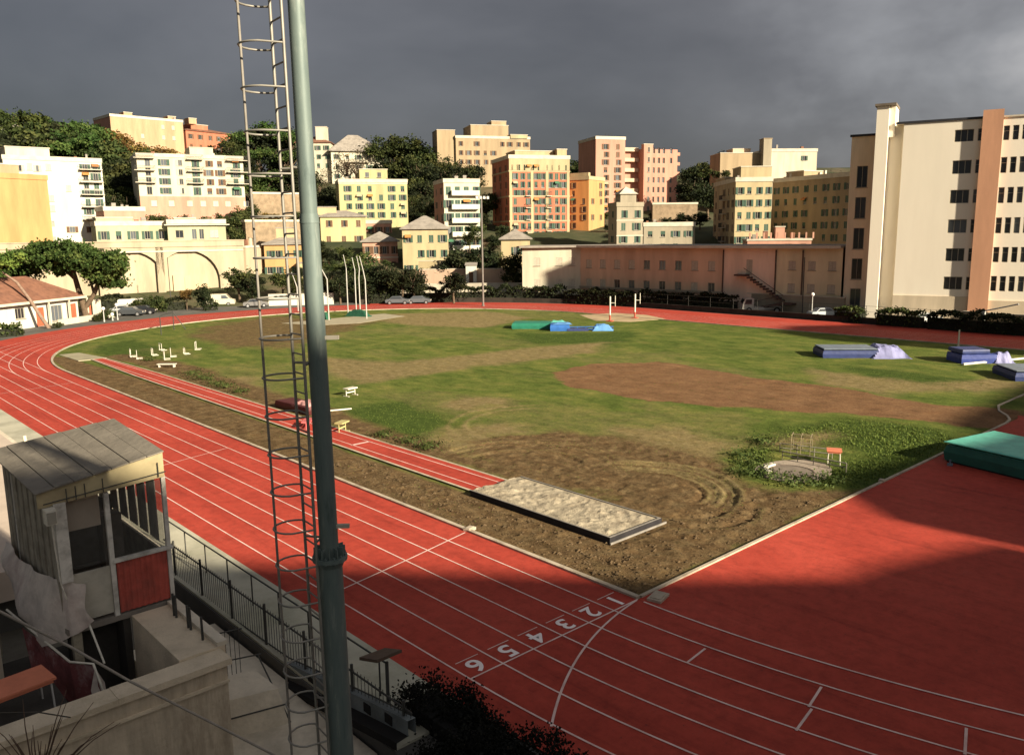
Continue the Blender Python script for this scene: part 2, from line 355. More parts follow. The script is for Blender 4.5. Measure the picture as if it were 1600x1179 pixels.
LUSH = [w2(p) for p in ([(1150, 700), (1200, 668), (1330, 655), (1450, 670), (1500, 690), (1350, 765), (1290, 745), (1330, 700), (1200, 700), (1180, 730)], [(540, 640), (640, 620), (700, 650), (680, 690), (580, 680)], [(800, 520), (1000, 520), (960, 540), (820, 535)],
       [(140, 545), (200, 530), (260, 545), (230, 560), (170, 560)], [(1300, 570), (1500, 590), (1560, 605), (1400, 600)])]
def build_field():
    xs = np.concatenate([np.arange(-.1, 24, .14), np.arange(24, 40, .3), np.arange(40, 73.8, .55)])
    ys = np.concatenate([np.arange(-.1, 20, .14), np.arange(20, 45, .25), np.arange(45, 106, .5)])
    X, Y = np.meshgrid(xs, ys)
    wx = X+(fbm(X*.35, Y*.35, 5)-.5)*6; wy = Y+(fbm(X*.35, Y*.35, 9)-.5)*6
    def patch(poly, soft=1.2, warp=1.0): return 1-sstep(-soft, soft, sdist(X+(wx-X)*warp, Y+(wy-Y)*warp, poly))
    mud = np.maximum(patch(MUD, 1.6, .55), np.maximum(patch(STRIP, .4, .05), patch(CORN, .8, .2)))
    mud = np.maximum(mud, .75*patch(LBRN, 3, 1)); mud = np.maximum(mud, .85*patch(RUNE, .8, .25))
    red = patch(REDD, 1.0, .35)
    dry = np.zeros_like(X)
    for p in DRY: dry = np.maximum(dry, patch(p, 1.6, .5))
    dry = np.clip(dry*.85+.35*sstep(.5, .7, fbm(X*.12+3, Y*.07, 21)), 0, 1)
    lush = np.zeros_like(X)
    for p in LUSH: lush = np.maximum(lush, patch(p, 1.4, .5))
    lush = np.clip(lush+.35*sstep(.52, .72, fbm(X*.10, Y*.06+9, 31)), 0, 1)*(1-mud)
    tall = patch(LUSHT, 1.4, .5)*(1-mud)*(1-.9*patch(DRY[1], 1.0, .3))
    # mower and tyre tracks in the mud: real ruts
    rut = np.zeros_like(X); rut2 = np.zeros_like(X)
    c0 = onz(992, 764); arcs = [(c0[0], c0[1], math.hypot(*(onz(px, py)-c0)[:2]), 0) for px, py in ((1030, 738), (1068, 742), (1082, 743), (1112, 748), (1127, 750))]
    arcs += [(8.2, 14.5, r, .8) for r in (3.2, 4.6, 5.2)]+[(16, 21, r, 2.2) for r in (4.5, 5.6)]+[(9.5, 5.0, r, 4.4) for r in (2.0, 3.2)]
    dn = onz(1127, 735)-c0; a0 = math.atan2(dn[1], dn[0])
    for cx, cy, r, off in arcs:
        d = np.hypot(X-cx+(wx-X)*.08, Y-cy+(wy-Y)*.08)-r; an = np.arctan2(Y-cy, X-cx)-a0-off
        arc = sstep(.15, .65, np.cos(an)); rut = np.maximum(rut, np.exp(-(d/.2)**2)*arc*(1 if off == 0 else .6)); rut2 = np.maximum(rut2, np.exp(-((d-.34)/.16)**2)*arc*(1 if off == 0 else .5))
    dry = np.clip(dry+.9*rut2*mud, 0, 1); edge = np.minimum(np.minimum(X-.2, Y-.2), 3); edge = sstep(0, 1.2, edge)
    outer = np.hypot(X-36.5, np.maximum(Y-ULEN, 0)); edge = edge*(1-sstep(35, 36.4, np.where(Y > ULEN, outer, np.abs(X-36.5))))
    rough = fbm(X*1.5, Y*1.5, 41, 4)-.5; clod = np.maximum(0, fbm(X*3.2, Y*3.2, 55, 4)-.5)
    near = 1-sstep(20, 60, np.hypot(X, Y))
    Z = (rough*.07+clod*.30*near*(1-.8*np.maximum(rut, rut2)))*mud*edge+(rough*.05+.01)*edge*(1-mud)-(rut*.15-rut2*.05)*edge*(.4+.6*mud)
    Z += edge*.05*(fbm(X*.25, Y*.25, 77)-.3)
    pit = (X > 2.9) & (X < 6.9) & (Y > 3.6) & (Y < 80); Z = np.where(pit, np.minimum(Z, -.03), Z); Z -= .022
    nx, ny = len(xs), len(ys)
    idx = np.arange(nx*ny).reshape(ny, nx)
    xc = (X[:-1, :-1]+X[1:, 1:])/2; yc = (Y[:-1, :-1]+Y[1:, 1:])/2
    keep = (yc < ULEN) | (np.hypot(xc-36.5, yc-ULEN) < RIN+.35)
    F = np.stack([idx[:-1, :-1], idx[:-1, 1:], idx[1:, 1:], idx[1:, :-1]], -1)[keep]
    used = np.zeros(nx*ny, bool); used[F.ravel()] = True; remap = np.cumsum(used)-1
    V = np.stack([X.ravel(), Y.ravel(), Z.ravel()], 1)[used]; F = remap[F]
    me = bpy.data.meshes.new('infield'); me.from_pydata(V.tolist(), [], F.tolist())
    ca = me.color_attributes.new('soil', 'FLOAT_COLOR', 'POINT')
    mud = mud*(1-.8*rut2)*(1-.0*rut); dry = np.clip(dry+rut2*.9, 0, 1)
    C = np.stack([mud.ravel(), red.ravel(), dry.ravel(), lush.ravel()], 1)[used]; ca.data.foreach_set('color', C.astype(np.float32).ravel())
    me.polygons.foreach_set('use_smooth', [True]*len(me.polygons))
    m, nt, b = base_mat('infield_turf'); L = nt.links.new
    at = nd(nt, 'ShaderNodeAttribute', attribute_name='soil'); sp = nd(nt, 'ShaderNodeSeparateColor'); L(at.outputs['Color'], sp.inputs[0])
    tc = nd(nt, 'ShaderNodeTexCoord')
    def nz(s, det=6., ro=.6, sc3=None, off=0):
        mp = nd(nt, 'ShaderNodeMapping'); L(tc.outputs['Object'], mp.inputs[0]); mp.inputs['Location'].default_value = (off, off*.7, off)
        if sc3: mp.inputs['Scale'].default_value = sc3
        n = nd(nt, 'ShaderNodeTexNoise', i_Scale=s, i_Detail=det, i_Roughness=ro); L(mp.outputs[0], n.inputs[0]); return n.outputs['Fac']
    gr = ramp(nt, [(.3, (.064, .096, .021)), (.47, (.106, .138, .031)), (.6, (.165, .175, .046)), (.75, (.235, .21, .070))]); L(nz(.45, 8., .7, (1, .55, 1)), gr.inputs[0])
    fine = ramp(nt, [(.3, (.6, .6, .6)), (.5, (1, 1, 1)), (.7, (1.3, 1.28, 1.2))]); L(nz(5.5, 6., .75), fine.inputs[0])
    lu = ramp(nt, [(.3, (.046, .074, .016)), (.7, (.082, .116, .026))]); L(nz(2.2), lu.inputs[0])
    dr = ramp(nt, [(.3, (.17, .13, .055)), (.7, (.28, .22, .11))]); L(nz(1.6), dr.inputs[0])
    mu = ramp(nt, [(.25, (.062, .038, .018)), (.45, (.125, .080, .040)), (.6, (.185, .128, .066)), (.8, (.26, .19, .11))]); L(nz(1.3, 9., .75), mu.inputs[0])
    re = ramp(nt, [(.3, (.17, .092, .048)), (.7, (.235, .135, .072))]); L(nz(.5, 8.), re.inputs[0])
    def gate(mask, noise, soft=.35):   # ragged edge
        a = nd(nt, 'ShaderNodeMath', operation='ADD'); L(mask, a.inputs[0]); s = nd(nt, 'ShaderNodeMath', operation='MULTIPLY_ADD'); L(noise, s.inputs[0]); s.inputs[1].default_value = .9; s.inputs[2].default_value = -.45
        L(s.outputs[0], a.inputs[1]); mr = nd(nt, 'ShaderNodeMapRange'); mr.inputs[1].default_value = .5-soft; mr.inputs[2].default_value = .5+soft; L(a.outputs[0], mr.inputs[0]); return mr.outputs[0]
    nn = nz(1.9, 8., .7, None, 5)
    c = mix(nt, gate(at.outputs['Alpha'], nn), gr.outputs[0], lu.outputs[0])
    c = mix(nt, gate(sp.outputs[2], nn), c, dr.outputs[0])
    c = mix(nt, gate(sp.outputs[1], nn, .15), c, re.outputs[0])
    c = mix(nt, gate(sp.outputs[0], nz(2.6, 8., .75, None, 11), .3), c, mu.outputs[0])
    c = mix(nt, 1.0, c, fine.outputs[0], 'MULTIPLY')
    mid = ramp(nt, [(.32, (.66, .68, .62)), (.5, (1, 1, 1)), (.68, (1.25, 1.2, 1.1))]); L(nz(.95, 9., .78, (1.3, .6, 1), 3), mid.inputs[0]); c = mix(nt, 1.0, c, mid.outputs[0], 'MULTIPLY')
    grit = ramp(nt, [(.30, (.5, .5, .5)), (.46, (1, 1, 1)), (.62, (1, 1, 1)), (.76, (1.45, 1.4, 1.3))]); L(nz(16., 5., .8, None, 8), grit.inputs[0]); c = mix(nt, 1.0, c, grit.outputs[0], 'MULTIPLY')
    L(c, b.inputs['Base Color']); b.inputs['Roughness'].default_value = 1; b.inputs['Specular IOR Level'].default_value = .05
    bp = nd(nt, 'ShaderNodeBump', i_Strength=.9, i_Distance=.12); L(nz(7., 8., .8), bp.inputs['Height']); L(bp.outputs[0], b.inputs['Normal'])
    me.materials.append(m); struct(link('infield', me))
    # height lookup
    def hz(x, y): return float(Z[np.clip(np.searchsorted(ys, y), 0, ny-1), np.clip(np.searchsorted(xs, x), 0, nx-1)])
    return hz, (X, Y, mud, red, dry, lush, tall)
FZ, FM = build_field()

def leafmesh(name, P, size, mats, tone=None, seed=0, flat=0.0):
    """many small leaf quads at points P"""
    rg = np.random.default_rng(seed); n = len(P)
    a = rg.normal(size=(n, 3)); a[:, 2] = a[:, 2]*(1-flat)+flat*2; a /= np.linalg.norm(a, axis=1)[:, None]
    b = np.cross(a, rg.normal(size=(n, 3))); b /= np.linalg.norm(b, axis=1)[:, None]; c = np.cross(a, b)
    s = (size if np.ndim(size) else np.full(n, size))*rg.uniform(.6, 1.3, n); s = s[:, None]
    V = np.concatenate([P-b*s-c*s*.5, P+b*s*.2-c*s*.75, P+b*s+c*s*.35, P-b*s*.1+c*s*.8], 1).reshape(-1, 3)
    me = bpy.data.meshes.new(name); me.vertices.add(4*n); me.vertices.foreach_set('co', V.astype(np.float32).ravel())
    me.loops.add(4*n); me.loops.foreach_set('vertex_index', np.arange(4*n, dtype=np.int32)); me.polygons.add(n)
    me.polygons.foreach_set('loop_start', np.arange(0, 4*n, 4, dtype=np.int32)); me.update(calc_edges=True)
    tn = rg.uniform(0, 1, n) if tone is None else np.clip(tone+rg.uniform(-.18, .18, n), 0, 1)
    at = me.attributes.new('tone', 'FLOAT', 'FACE'); at.data.foreach_set('value', tn.astype(np.float32))
    for m in (mats if isinstance(mats, list) else [mats]): me.materials.append(m)
    return me

def build_grass():
    rg = np.random.default_rng(3); X, Y, mud, red, dry, lush, tall = FM
    ws = (tall*.8+.25*lush+.25*(1-mud)*(1-red)*(1-dry)+.35*dry).copy(); near = np.exp(-np.hypot(X-6, Y-6)/30.); near[Y > 60] = 0
    cell = np.ones_like(X); dx = np.gradient(X, axis=1); dy = np.gradient(Y, axis=0); ws *= near*np.abs(dx*dy)
    ws[(X < .5) | (Y < .5) | ((X > 2.8) & (X < 7) & (Y > 3.4)) | (X > 72)] = 0
    ws[np.hypot(X-17.4, Y-4.0) < 2.0] = 0
    p = ws.ravel()/ws.sum(); ids = rg.choice(p.size, 13000, p=p)
    x = X.ravel()[ids]+rg.uniform(-.2, .2, ids.size); y = Y.ravel()[ids]+rg.uniform(-.2, .2, ids.size)
    hgt = .035+.055*tall.ravel()[ids]+.05*lush.ravel()[ids]*rg.uniform(.4, 1, ids.size)
    V = []; F = []; T = []
    for i in range(ids.size):
        z = FZ(x[i], y[i])-.02
        for k in range(3):
            an = rg.uniform(0, 6.28); l = rg.uniform(.1, .5)*hgt[i]*1.6; wv = .03+hgt[i]*.15
            c, s = math.cos(an), math.sin(an); b = len(V)
            V += [(x[i]-s*wv, y[i]+c*wv, z), (x[i]+s*wv, y[i]-c*wv, z), (x[i]+c*l, y[i]+s*l, z+hgt[i])]; F.append((b, b+1, b+2)); T.append(.55*rg.uniform()+.45*dry.ravel()[ids[i]])
    me = bpy.data.meshes.new('grass'); me.from_pydata(V, [], F); at = me.attributes.new('tone', 'FLOAT', 'FACE'); at.data.foreach_set('value', T)
    me.materials.append(leaf_mat('grass_blade', (.095, .145, .03), (.165, .20, .046), (.33, .28, .11)))
    tag(link('grass', me), 'tufts of long green and straw coloured grass on the infield', 'grass', kind='stuff')
build_grass()

# clods of earth in the dug strip by the sandpit
def build_clods():
    rg = np.random.default_rng(8); mb = MB()
    for i in range(1500):
        if i < 950: x = rg.uniform(.35, 3.0); y = rg.uniform(.4, 22)
        else: x = rg.uniform(.4, 14); y = rg.uniform(.4, 4.2)
        if x > 16-1.0*y and i >= 950 and y > 3: continue
        s = abs(rg.normal(0, .035))+.02; z = FZ(x, y)
        V = [(x+s*a*rg.uniform(.6, 1.3), y+s*b*rg.uniform(.6, 1.3), z+s*(c*.6+.2)) for a, b, c in ((1, 0, 0), (0, 1, 0), (-1, 0, 0), (0, -1, 0), (0, 0, 1), (0, 0, -1))]
        mb.add(V, [(0, 1, 4), (1, 2, 4), (2, 3, 4), (3, 0, 4), (1, 0, 5), (2, 1, 5), (3, 2, 5), (0, 3, 5)])
    tag(mb.build('dirt', mat('crumbled_earth', (.12, .08, .042), 1, .5, 3, dirt=(.05, .04, .02))), 'crumbled brown clods of earth strewn along the sandpit', 'earth clods', kind='stuff')
build_clods()

# ------------------------------------------------------------------ long jump runway and sandpit
ru = MB(); ru.prism([(3.75, 12.75), (5.95, 12.9), (5.75, 60), (5.3, 74), (4.25, 74), (3.85, 60)], -.05, .03)
struct(ru.build('jump_runway', TART))
e = MB(); m = MB()
for s0, s1 in (((3.66, 12.75), (3.78, 60)), ((3.78, 60), (4.15, 74))): strip(s0, s1, .16, .034)
for s0, s1 in (((6.03, 12.9), (5.84, 60)), ((5.84, 60), (5.4, 74))): strip(s0, s1, .14, .034)
struct(m.build('runway_border', KERB))
m = MB(); strip((4.28, 12.9), (4.3, 74), .06, .034); strip((5.5, 12.9), (5.2, 74), .06, .034); strip((4.2, 24.8), (5.5, 24.8), .2, .034)
struct(m.build('runway_markings', LINE))
struct(MB().prism([(2.9, 74.1), (5.6, 74.1), (4.7, 80.5), (2.7, 80.5)], -.05, .035).build('runway_apron', mat('tan_grey_slab', (.30, .27, .18), .95, .25, .6)))
def sandpit():
    rt = empty('sandpit', 'rectangular long jump sandpit with dark boards and churned pale sand at runway end', 'sandpit', (4.9, 8.3, 0))
    x0, x1, y0, y1 = 3.25, 6.55, 4.15, 12.7
    nx, ny = 46, 110; xs = np.linspace(x0+.1, x1-.1, nx); ys = np.linspace(y0+.1, y1, ny); X, Y = np.meshgrid(xs, ys)
    ed = sstep(0, .3, np.minimum(np.minimum(X-xs[0], xs[-1]-X), Y-ys[0]))
    Z = .20+ed*((fbm(X*1.4, Y*1.4, 3)-.42)*.16+np.maximum(0, fbm(X*4, Y*4, 7)-.48)*.22)
    V = [(a-4.9, b-8.3, c) for a, b, c in zip(X.ravel(), Y.ravel(), Z.ravel())]; I = np.arange(nx*ny).reshape(ny, nx)
    F = np.stack([I[:-1, :-1], I[:-1, 1:], I[1:, 1:], I[1:, :-1]], -1).reshape(-1, 4).tolist()
    me = bpy.data.meshes.new('sand'); me.from_pydata(V, [], F); me.polygons.foreach_set('use_smooth', [True]*len(F))
    me.materials.append(mat('churned_sand', (.37, .315, .225), 1, .4, 2.2, dirt=(.21, .165, .11), bump=.8, bscale=14)); link('sand', me, rt)
    bm = mat('dark_pit_board', (.022, .020, .022), .7, .4, 2); top = mat('pale_board_edge', (.22, .20, .175), .8, .3, 2)
    for a in ((x0-.02, x0+.1, y0, y1), (x1-.1, x1+.02, y0, y1), (x0-.02, x1+.02, y0-.12, y0)):
        b = MB(); b.box(a[0]-4.9, a[1]-4.9, a[2]-8.3, a[3]-8.3, -.05, .22); b.box(a[0]-4.9+.01, a[1]-4.9-.03, a[2]-8.3+.01, a[3]-8.3-.01, .222, .235, 1); b.build('pit_board', [bm, top], rt)
    b = MB(); b.box(x0-.1-4.9, x1+.2-4.9, y0-.24-8.3, y0-.18-8.3, -.03, .05); b.build('front_plank', top, rt)
sandpit()

# ------------------------------------------------------------------ buildings
DK = glass_dark(); FRW = mat('white_window_frame', (.30, .275, .22), .6, .1, 3)
SHG = mat('green_shutter', (.045, .085, .06), .7, .3, 4); SHB = mat('brown_shutter', (.12, .065, .035), .7, .3, 4); SHL = mat('pale_shutter', (.42, .38, .30), .7, .2, 4)
RAIL = mat('dark_iron_rail', (.05, .05, .045), .6, .3, 4); GREYROOF = mat('grey_slate_roof', (.27, .24, .205), .9, .3, .9, dirt=(.15, .13, .11)); TERRA = mat('brown_tile_roof', (.20, .095, .06), .9, .35, 1.2, dirt=(.12, .06, .045))
PALE = mat('pale_stone_trim', (.50, .45, .36), .9, .2, .8)
AWG = mat('green_awning', (.06, .16, .09), .8, .2, 3); AWO = mat('orange_awning', (.45, .19, .06), .8, .2, 3); AWB = mat('beige_awning', (.42, .34, .22), .8, .2, 3)
SHM = {'g': SHG, 'b': SHB, 'l': SHL}
WCACHE = {}
def window_mesh(style, w, h, var):
    k = (style, round(w, 2), round(h, 2), var)
    if k in WCACHE: return WCACHE[k]
    mb = MB(); f = .07 if w < 1.6 else .09
    mb.quad((-w/2, .17, 0), (w/2, .17, 0), (w/2, .17, h), (-w/2, .17, h), 0)
    for a in (-w/2, w/2-f): mb.box(a, a+f, .1, .168, 0, h, 1)
    mb.box(-w/2+f, w/2-f, .1, .168, h-f, h, 1); mb.box(-w/2+f, w/2-f, .1, .168, 0, f, 1)
    n = 1 if w < 1.6 else max(2, int(w/1.1))
    for i in range(n):
        x = -w/2+w*(i+1)/(n+1); mb.box(x-.03, x+.03, .105, .165, f, h-f, 1)
    mb.box(-w/2-.1, w/2+.1, -.12, .1, -.08, -.002, 1)
    mats = [DK, FRW]
    if style in 'gbl':
        mats.append(SHM[style])
        if var == 1:    # closed
            mb.box(-w/2+.01, w/2-.01, .03, .08, .02, h-.02, 2); mb.box(-.02, .02, .02, .028, .02, h-.02, 1)
        elif var == 2:  # one leaf closed
            mb.box(-w/2+.01, 0, .03, .08, .02, h-.02, 2); mb.box(w/2+.03, w+.03, -.07, -.012, 0, h, 2)
        elif var == 0:
            for a in (-w-.03, w/2+.03): mb.box(a, a+w/2, -.07, -.012, 0, h, 2)
        elif var == 3:  # roller half down
            mb.box(-w/2+.01, w/2-.01, .03, .08, h*.45, h-.02, 2)
    me = bpy.data.meshes.new('window'); me.from_pydata([tuple(v) for v in mb.v], [], mb.f)
    for m in mats: me.materials.append(m)
    me.polygons.foreach_set('material_index', mb.m); me.update(); WCACHE[k] = me; return me
def facade(mb, org, dr, W, H, ops, rec=.2, mi=0, z0=0.0):
    """wall panel with real openings; inward = dr turned left"""
    ix, iy = -dr[1], dr[0]
    def P(x, z, d=0): return (org[0]+dr[0]*x+ix*d, org[1]+dr[1]*x+iy*d, z)
    xs = sorted({0, W} | {max(0, min(W, o[i])) for o in ops for i in (0, 2)}); zs = sorted({z0, H} | {o[i] for o in ops for i in (1, 3)})
    for a, b in zip(xs, xs[1:]):
        col = [o for o in ops if o[0] < (a+b)/2 < o[2]]; run = None
        for c, d in zip(zs, zs[1:]):
            if any(o[1] < (c+d)/2 < o[3] for o in col):
                if run is not None: mb.quad(P(a, run), P(b, run), P(b, c), P(a, c), mi); run = None
            elif run is None: run = c
        if run is not None: mb.quad(P(a, run), P(b, run), P(b, H), P(a, H), mi)
    for a, c, b, d in ops:
        mb.quad(P(a, c), P(b, c), P(b, c, rec), P(a, c, rec), mi); mb.quad(P(a, d), P(a, d, rec), P(b, d, rec), P(b, d), mi)
        mb.quad(P(a, c), P(a, c, rec), P(a, d, rec), P(a, d), mi); mb.quad(P(b, c), P(b, d), P(b, d, rec), P(b, c, rec), mi)
FACE = {'F': lambda W, D: ((0, 0), (1, 0), W, 0), 'L': lambda W, D: ((0, D), (0, -1), D, -math.pi/2), 'R': lambda W, D: ((W, 0), (0, 1), D, math.pi/2)}
class Bld:
    def __init__(s, name, label, cat, pl, dl, pr, dr_, depth, ytop, mats, wins=None, base=1.5, z0=None, trim=True, roof='flat', rmat=None, rh=2.0, over=.5, ymid=None, rng=0, parapet=.7, seedskip=0.0, skewd=0):
        y0 = ytop; A = ond(pl, y0, dl); B = ond(pr, y0, dr_); mid = ond((pl+pr)/2, y0, (dl+dr_)/2)
        s.W = math.hypot(B[0]-A[0], B[1]-A[1]); s.rz = math.atan2(B[1]-A[1], B[0]-A[0]); ztop = mid[2]
        s.zb = (min(terr(dl), terr(dr_))-1.5) if z0 is None else z0; s.H = ztop-s.zb; s.D = depth
        s.root = empty(name, label, cat, (A[0], A[1], s.zb), s.rz); s.rg = random.Random(hash((round(pl), round(dl)))+rng)
        W, D, H = s.W, s.D, s.H; mats = mats if isinstance(mats, list) else [mats]; s.mats = mats
        wall = MB(); s.nw = 0; wins = wins or {}; done = {}
        for fc in 'FLR':
            org, dv, Lw, rot = FACE[fc](W, D); ops = []
            for spec in (wins.get(fc) or []):
                cols, rows, w, h, st = spec[:5]; kw = spec[5] if len(spec) > 5 else {}
                x0, x1 = kw.get('x', (0, Lw)); zlo = kw.get('z0', s.H-kw['hz'] if 'hz' in kw else base); zhi = kw.get('z1', H-kw.get('top', .5)); fh = (zhi-zlo)/rows
                for r in range(rows):
                    for c in range(cols):
                        if s.rg.random() < kw.get('skip', seedskip): continue
                        x = x0+(x1-x0)*(c+.5)/cols; z = zlo+fh*r+(fh-h)*kw.get('sill', .5)
                        if x-w/2 < .1 or x+w/2 > Lw-.1 or z+h > H-.1: continue
                        o = (x-w/2, z, x+w/2, z+h)
                        if any(not(o[2] < p[0]-.02 or o[0] > p[2]+.02 or o[3] < p[1]-.02 or o[1] > p[3]+.02) for p in ops): continue
                        ops.append(o); s.window(fc, x, z, w, h, st)
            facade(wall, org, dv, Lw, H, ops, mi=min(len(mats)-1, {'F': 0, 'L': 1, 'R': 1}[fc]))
        wall.quad((W, D, 0), (0, D, 0), (0, D, H), (W, D, H), 0)
        if roof == 'flat':
            wall.quad((0, 0, H), (W, 0, H), (W, D, H), (0, D, H), 0)
        s.wall = wall.build('wall', mats, s.root)
        rm = rmat or (GREYROOF if roof != 'flat' else PALE)
        if roof == 'flat' and parapet:
            b = MB(); o = .14
            for q in ((-o, W+o, -o, .2), (-o, W+o, D-.2, D+o), (-o, .2, .2, D-.2), (W-.2, W+o, .2, D-.2)): b.box(q[0], q[1], q[2], q[3], H-.22, H+parapet)
            b.build('parapet', rm, s.root)
        elif roof in ('hip', 'gable'):
            b = MB(); o = over; e = H-.05; z = H+rh; q = min(W, D)/2+o if roof == 'hip' else 0
            if W >= D: rid = [(-o+q, D/2, z), (W+o-q, D/2, z)]
            else: rid = [(W/2, -o+q, z), (W/2, D+o-q, z)]
            cs = [(-o, -o, e), (W+o, -o, e), (W+o, D+o, e), (-o, D+o, e)]
            f = [(0, 1, 5, 4), (2, 3, 4, 5), (1, 2, 5), (3, 0, 4)] if W >= D else [(1, 2, 5, 4), (3, 0, 4, 5), (0, 1, 4), (2, 3, 5)]
            b.add(cs+rid, f); b.box(-o, W+o, -o, D+o, e-.22, e-.01); b.build('roof', rm, s.root)
        if roof == 'flat' and s.W > 7 and cat != 'wall' and D > 4:
            for i in range(2+int(s.W/7)):
                x = s.rg.uniform(.5, s.W-1.3); y = s.rg.uniform(.6, D*.6); a = s.rg.uniform(.4, .9); hh = s.rg.uniform(.9, 1.9); s.box('chimney', x, x+a, y, y+a*.8, H+.004, H+hh, s.rg.choice([PALE, GREYROOF, TERRA]))
    def window(s, fc, x, z, w, h, st):
        if s.nw >= 100: return
        s.nw += 1; org, dv, Lw, rot = FACE[fc](s.W, s.D)
        v = s.rg.choice([0, 0, 0, 2, 1, 3]) if st in 'gbl' else 0
        if st == 'c': st = 'l'; v = 1
        elif fc == 'F' and s.rg.random() < .07 and st in 'gb':
            a = MB(); a.add([(-w*.7, -.01, h+.15), (w*.7, -.01, h+.15), (w*.7, -.75, h-.3), (-w*.7, -.75, h-.3), (w*.7, -.75, h-.48), (-w*.7, -.75, h-.48)], [(0, 1, 2, 3), (3, 2, 4, 5)]); m = s.rg.choice([AWG, AWO, AWB]); ob = a.build('awning', m, s.root); ob.location = (org[0]+dv[0]*x, org[1]+dv[1]*x, z); ob.rotation_euler = (0, 0, rot)
        link('window', window_mesh(st, w, h, v), s.root, (org[0]+dv[0]*x, org[1]+dv[1]*x, z), rot)
    def box(s, name, x0, x1, y0, y1, z0, z1, m, cap=None):
        b = MB(); b.box(x0, x1, y0, y1, z0, z1)
        if cap: b.box(x0-.12, x1+.12, y0-.12, y1+.12, z1+.003, z1+.2, 1); return b.build(name, [m, cap], s.root)
        return b.build(name, m, s.root)
    def balcony(s, fc, x0, x1, z, out=1.1, solid=None):
        org, dv, Lw, rot = FACE[fc](s.W, s.D); b = MB()
        b.box(x0, x1, -out, -.003, z-.15, z, 0)
        if solid: b.box(x0, x1, -out, -out+.1, z+.003, z+1.0, 1); b.box(x0, x0+.1, -out+.1, -.01, z+.003, z+1, 1); b.box(x1-.1, x1, -out+.1, -.01, z+.003, z+1, 1)
        else:
            b.box(x0, x1, -out, -out+.05, z+.95, z+1.0, 1); b.box(x0, x0+.05, -out+.05, -.01, z+.95, z+1, 1); b.box(x1-.05, x1, -out+.05, -.01, z+.95, z+1, 1)
            n = int((x1-x0)/.16)
            for i in range(n+1): a = x0+(x1-x0-.03)*i/n; b.box(a, a+.03, -out+.01, -out+.04, z+.003, z+.948, 1)
        link('balcony', b.build('balcony', [PALE, solid or RAIL]).data, s.root, (org[0], org[1], 0), rot)
        bpy.data.objects.remove(bpy.data.objects[[o.name for o in COL.objects if o.name.startswith('balcony') and o.parent is None][-1]])
    def band(s, z, h=.25, out=.08, m=None, fcs='F'):
        b = MB(); o = out
        b.box(-o, s.W+o, -o, -.004, z, z+h)
        if 'L' in fcs: b.box(-o, -.004, -.004, s.D, z, z+h)
        if 'R' in fcs: b.box(s.W+.004, s.W+o, -.004, s.D, z, z+h)
        b.build('cornice', m or PALE, s.root)
    def aerials(s, n=3):
        for i in range(n):
            b = MB(); x = s.rg.uniform(.1, .9)*s.W; y = s.rg.uniform(.1, .5)*s.D; h = s.rg.uniform(1.2, 2.4)
            b.tube([(x, y, s.H), (x, y, s.H+h)], .035, 4); b.tube([(x-.4, y, s.H+h-.1), (x+.4, y, s.H+h-.1)], .02, 4); b.tube([(x-.25, y, s.H+h-.4), (x+.25, y, s.H+h-.4)], .02, 4); b.build('aerial', RAIL, s.root)

CREAM = plaster('warm_white_plaster', (.50, .46, .35)); WHITE = plaster('white_plaster', (.56, .55, .47)); ORANGE = plaster('orange_plaster', (.42, .245, .105)); PGREEN = plaster('pale_green_plaster', (.36, .36, .235))
PINK = plaster('pink_plaster', (.46, .235, .17)); PEACH = plaster('peach_plaster', (.41, .275, .165)); YELLOW = plaster('lemon_plaster', (.41, .365, .19)); OCHRE = plaster('ochre_plaster', (.40, .325, .19)); REDP = plaster('brick_red_plaster', (.40, .145, .085))
BEIGE = plaster('beige_plaster', (.40, .32, .20)); BROWN = plaster('brown_pink_plaster', (.58, .415, .29)); OLIVE = plaster('olive_beige_plaster', (.64, .56, .37)); GREYP = plaster('grey_plaster', (.30, .26, .19)); SALMON = plaster('salmon_plaster', (.45, .245, .175)); UMBER = plaster('umber_plaster', (.33, .25, .155))

def W_(c, r, w=1.0, h=1.5, st='g', **kw): return (c, r, w, h, st, kw)
# far left
b = Bld('apartment_building', 'orange apartment building with blank wall at the left edge of the photo', 'apartment building', -90, 170, 73, 178, 14, 276, ORANGE, {'F': [W_(1, 5, .9, 1.4, 'b', x=(21.2, 22.6), skip=.2)], 'R': [W_(3, 5, .9, 1.5, 'b', skip=.2)]}, base=2.5, rmat=ORANGE)
for k in range(4): b.balcony('R', .6, 3.4, 4.2+2.9*k, .9)
b.box('attic', 2, b.W*.78, 2, 11, b.H+.01, b.H+2.3, PEACH, PALE)
b = Bld('apartment_building', 'tall white apartment block with attic behind the orange building at left', 'apartment building', 4, 205, 158, 208, 14, 250, WHITE, {'F': [W_(2, 1, 1.0, 1.3, 'l', x=(1.2, 7.5), hz=3.4, top=.4), W_(2, 7, 1.0, 1.5, 'g', x=(14.3, 18.3), skip=.1), W_(1, 6, .9, 1.4, 'g', x=(21.8, 24), skip=.1), W_(3, 6, 1.0, 1.4, 'c', x=(3, 13.5), skip=.45), W_(3, 1, 1.1, 1.3, 'b', x=(10, 20), z0=3.5, z1=6)]}, base=6)
for k in range(5): b.balcony('F', 14.0, 18.6, 7.0+2.65*k, 1.2)
b.box('attic', .8, 9, 1.5, 9, b.H+.01, b.H+2.4, CREAM, PALE); b.aerials(4)
b = Bld('house', 'low pink house squeezed between the two white apartment blocks at left', 'house', 162, 195, 226, 197, 7, 328, SALMON, {'F': [W_(3, 1, 1.0, 1.2, 'b', z0=4.2)]})
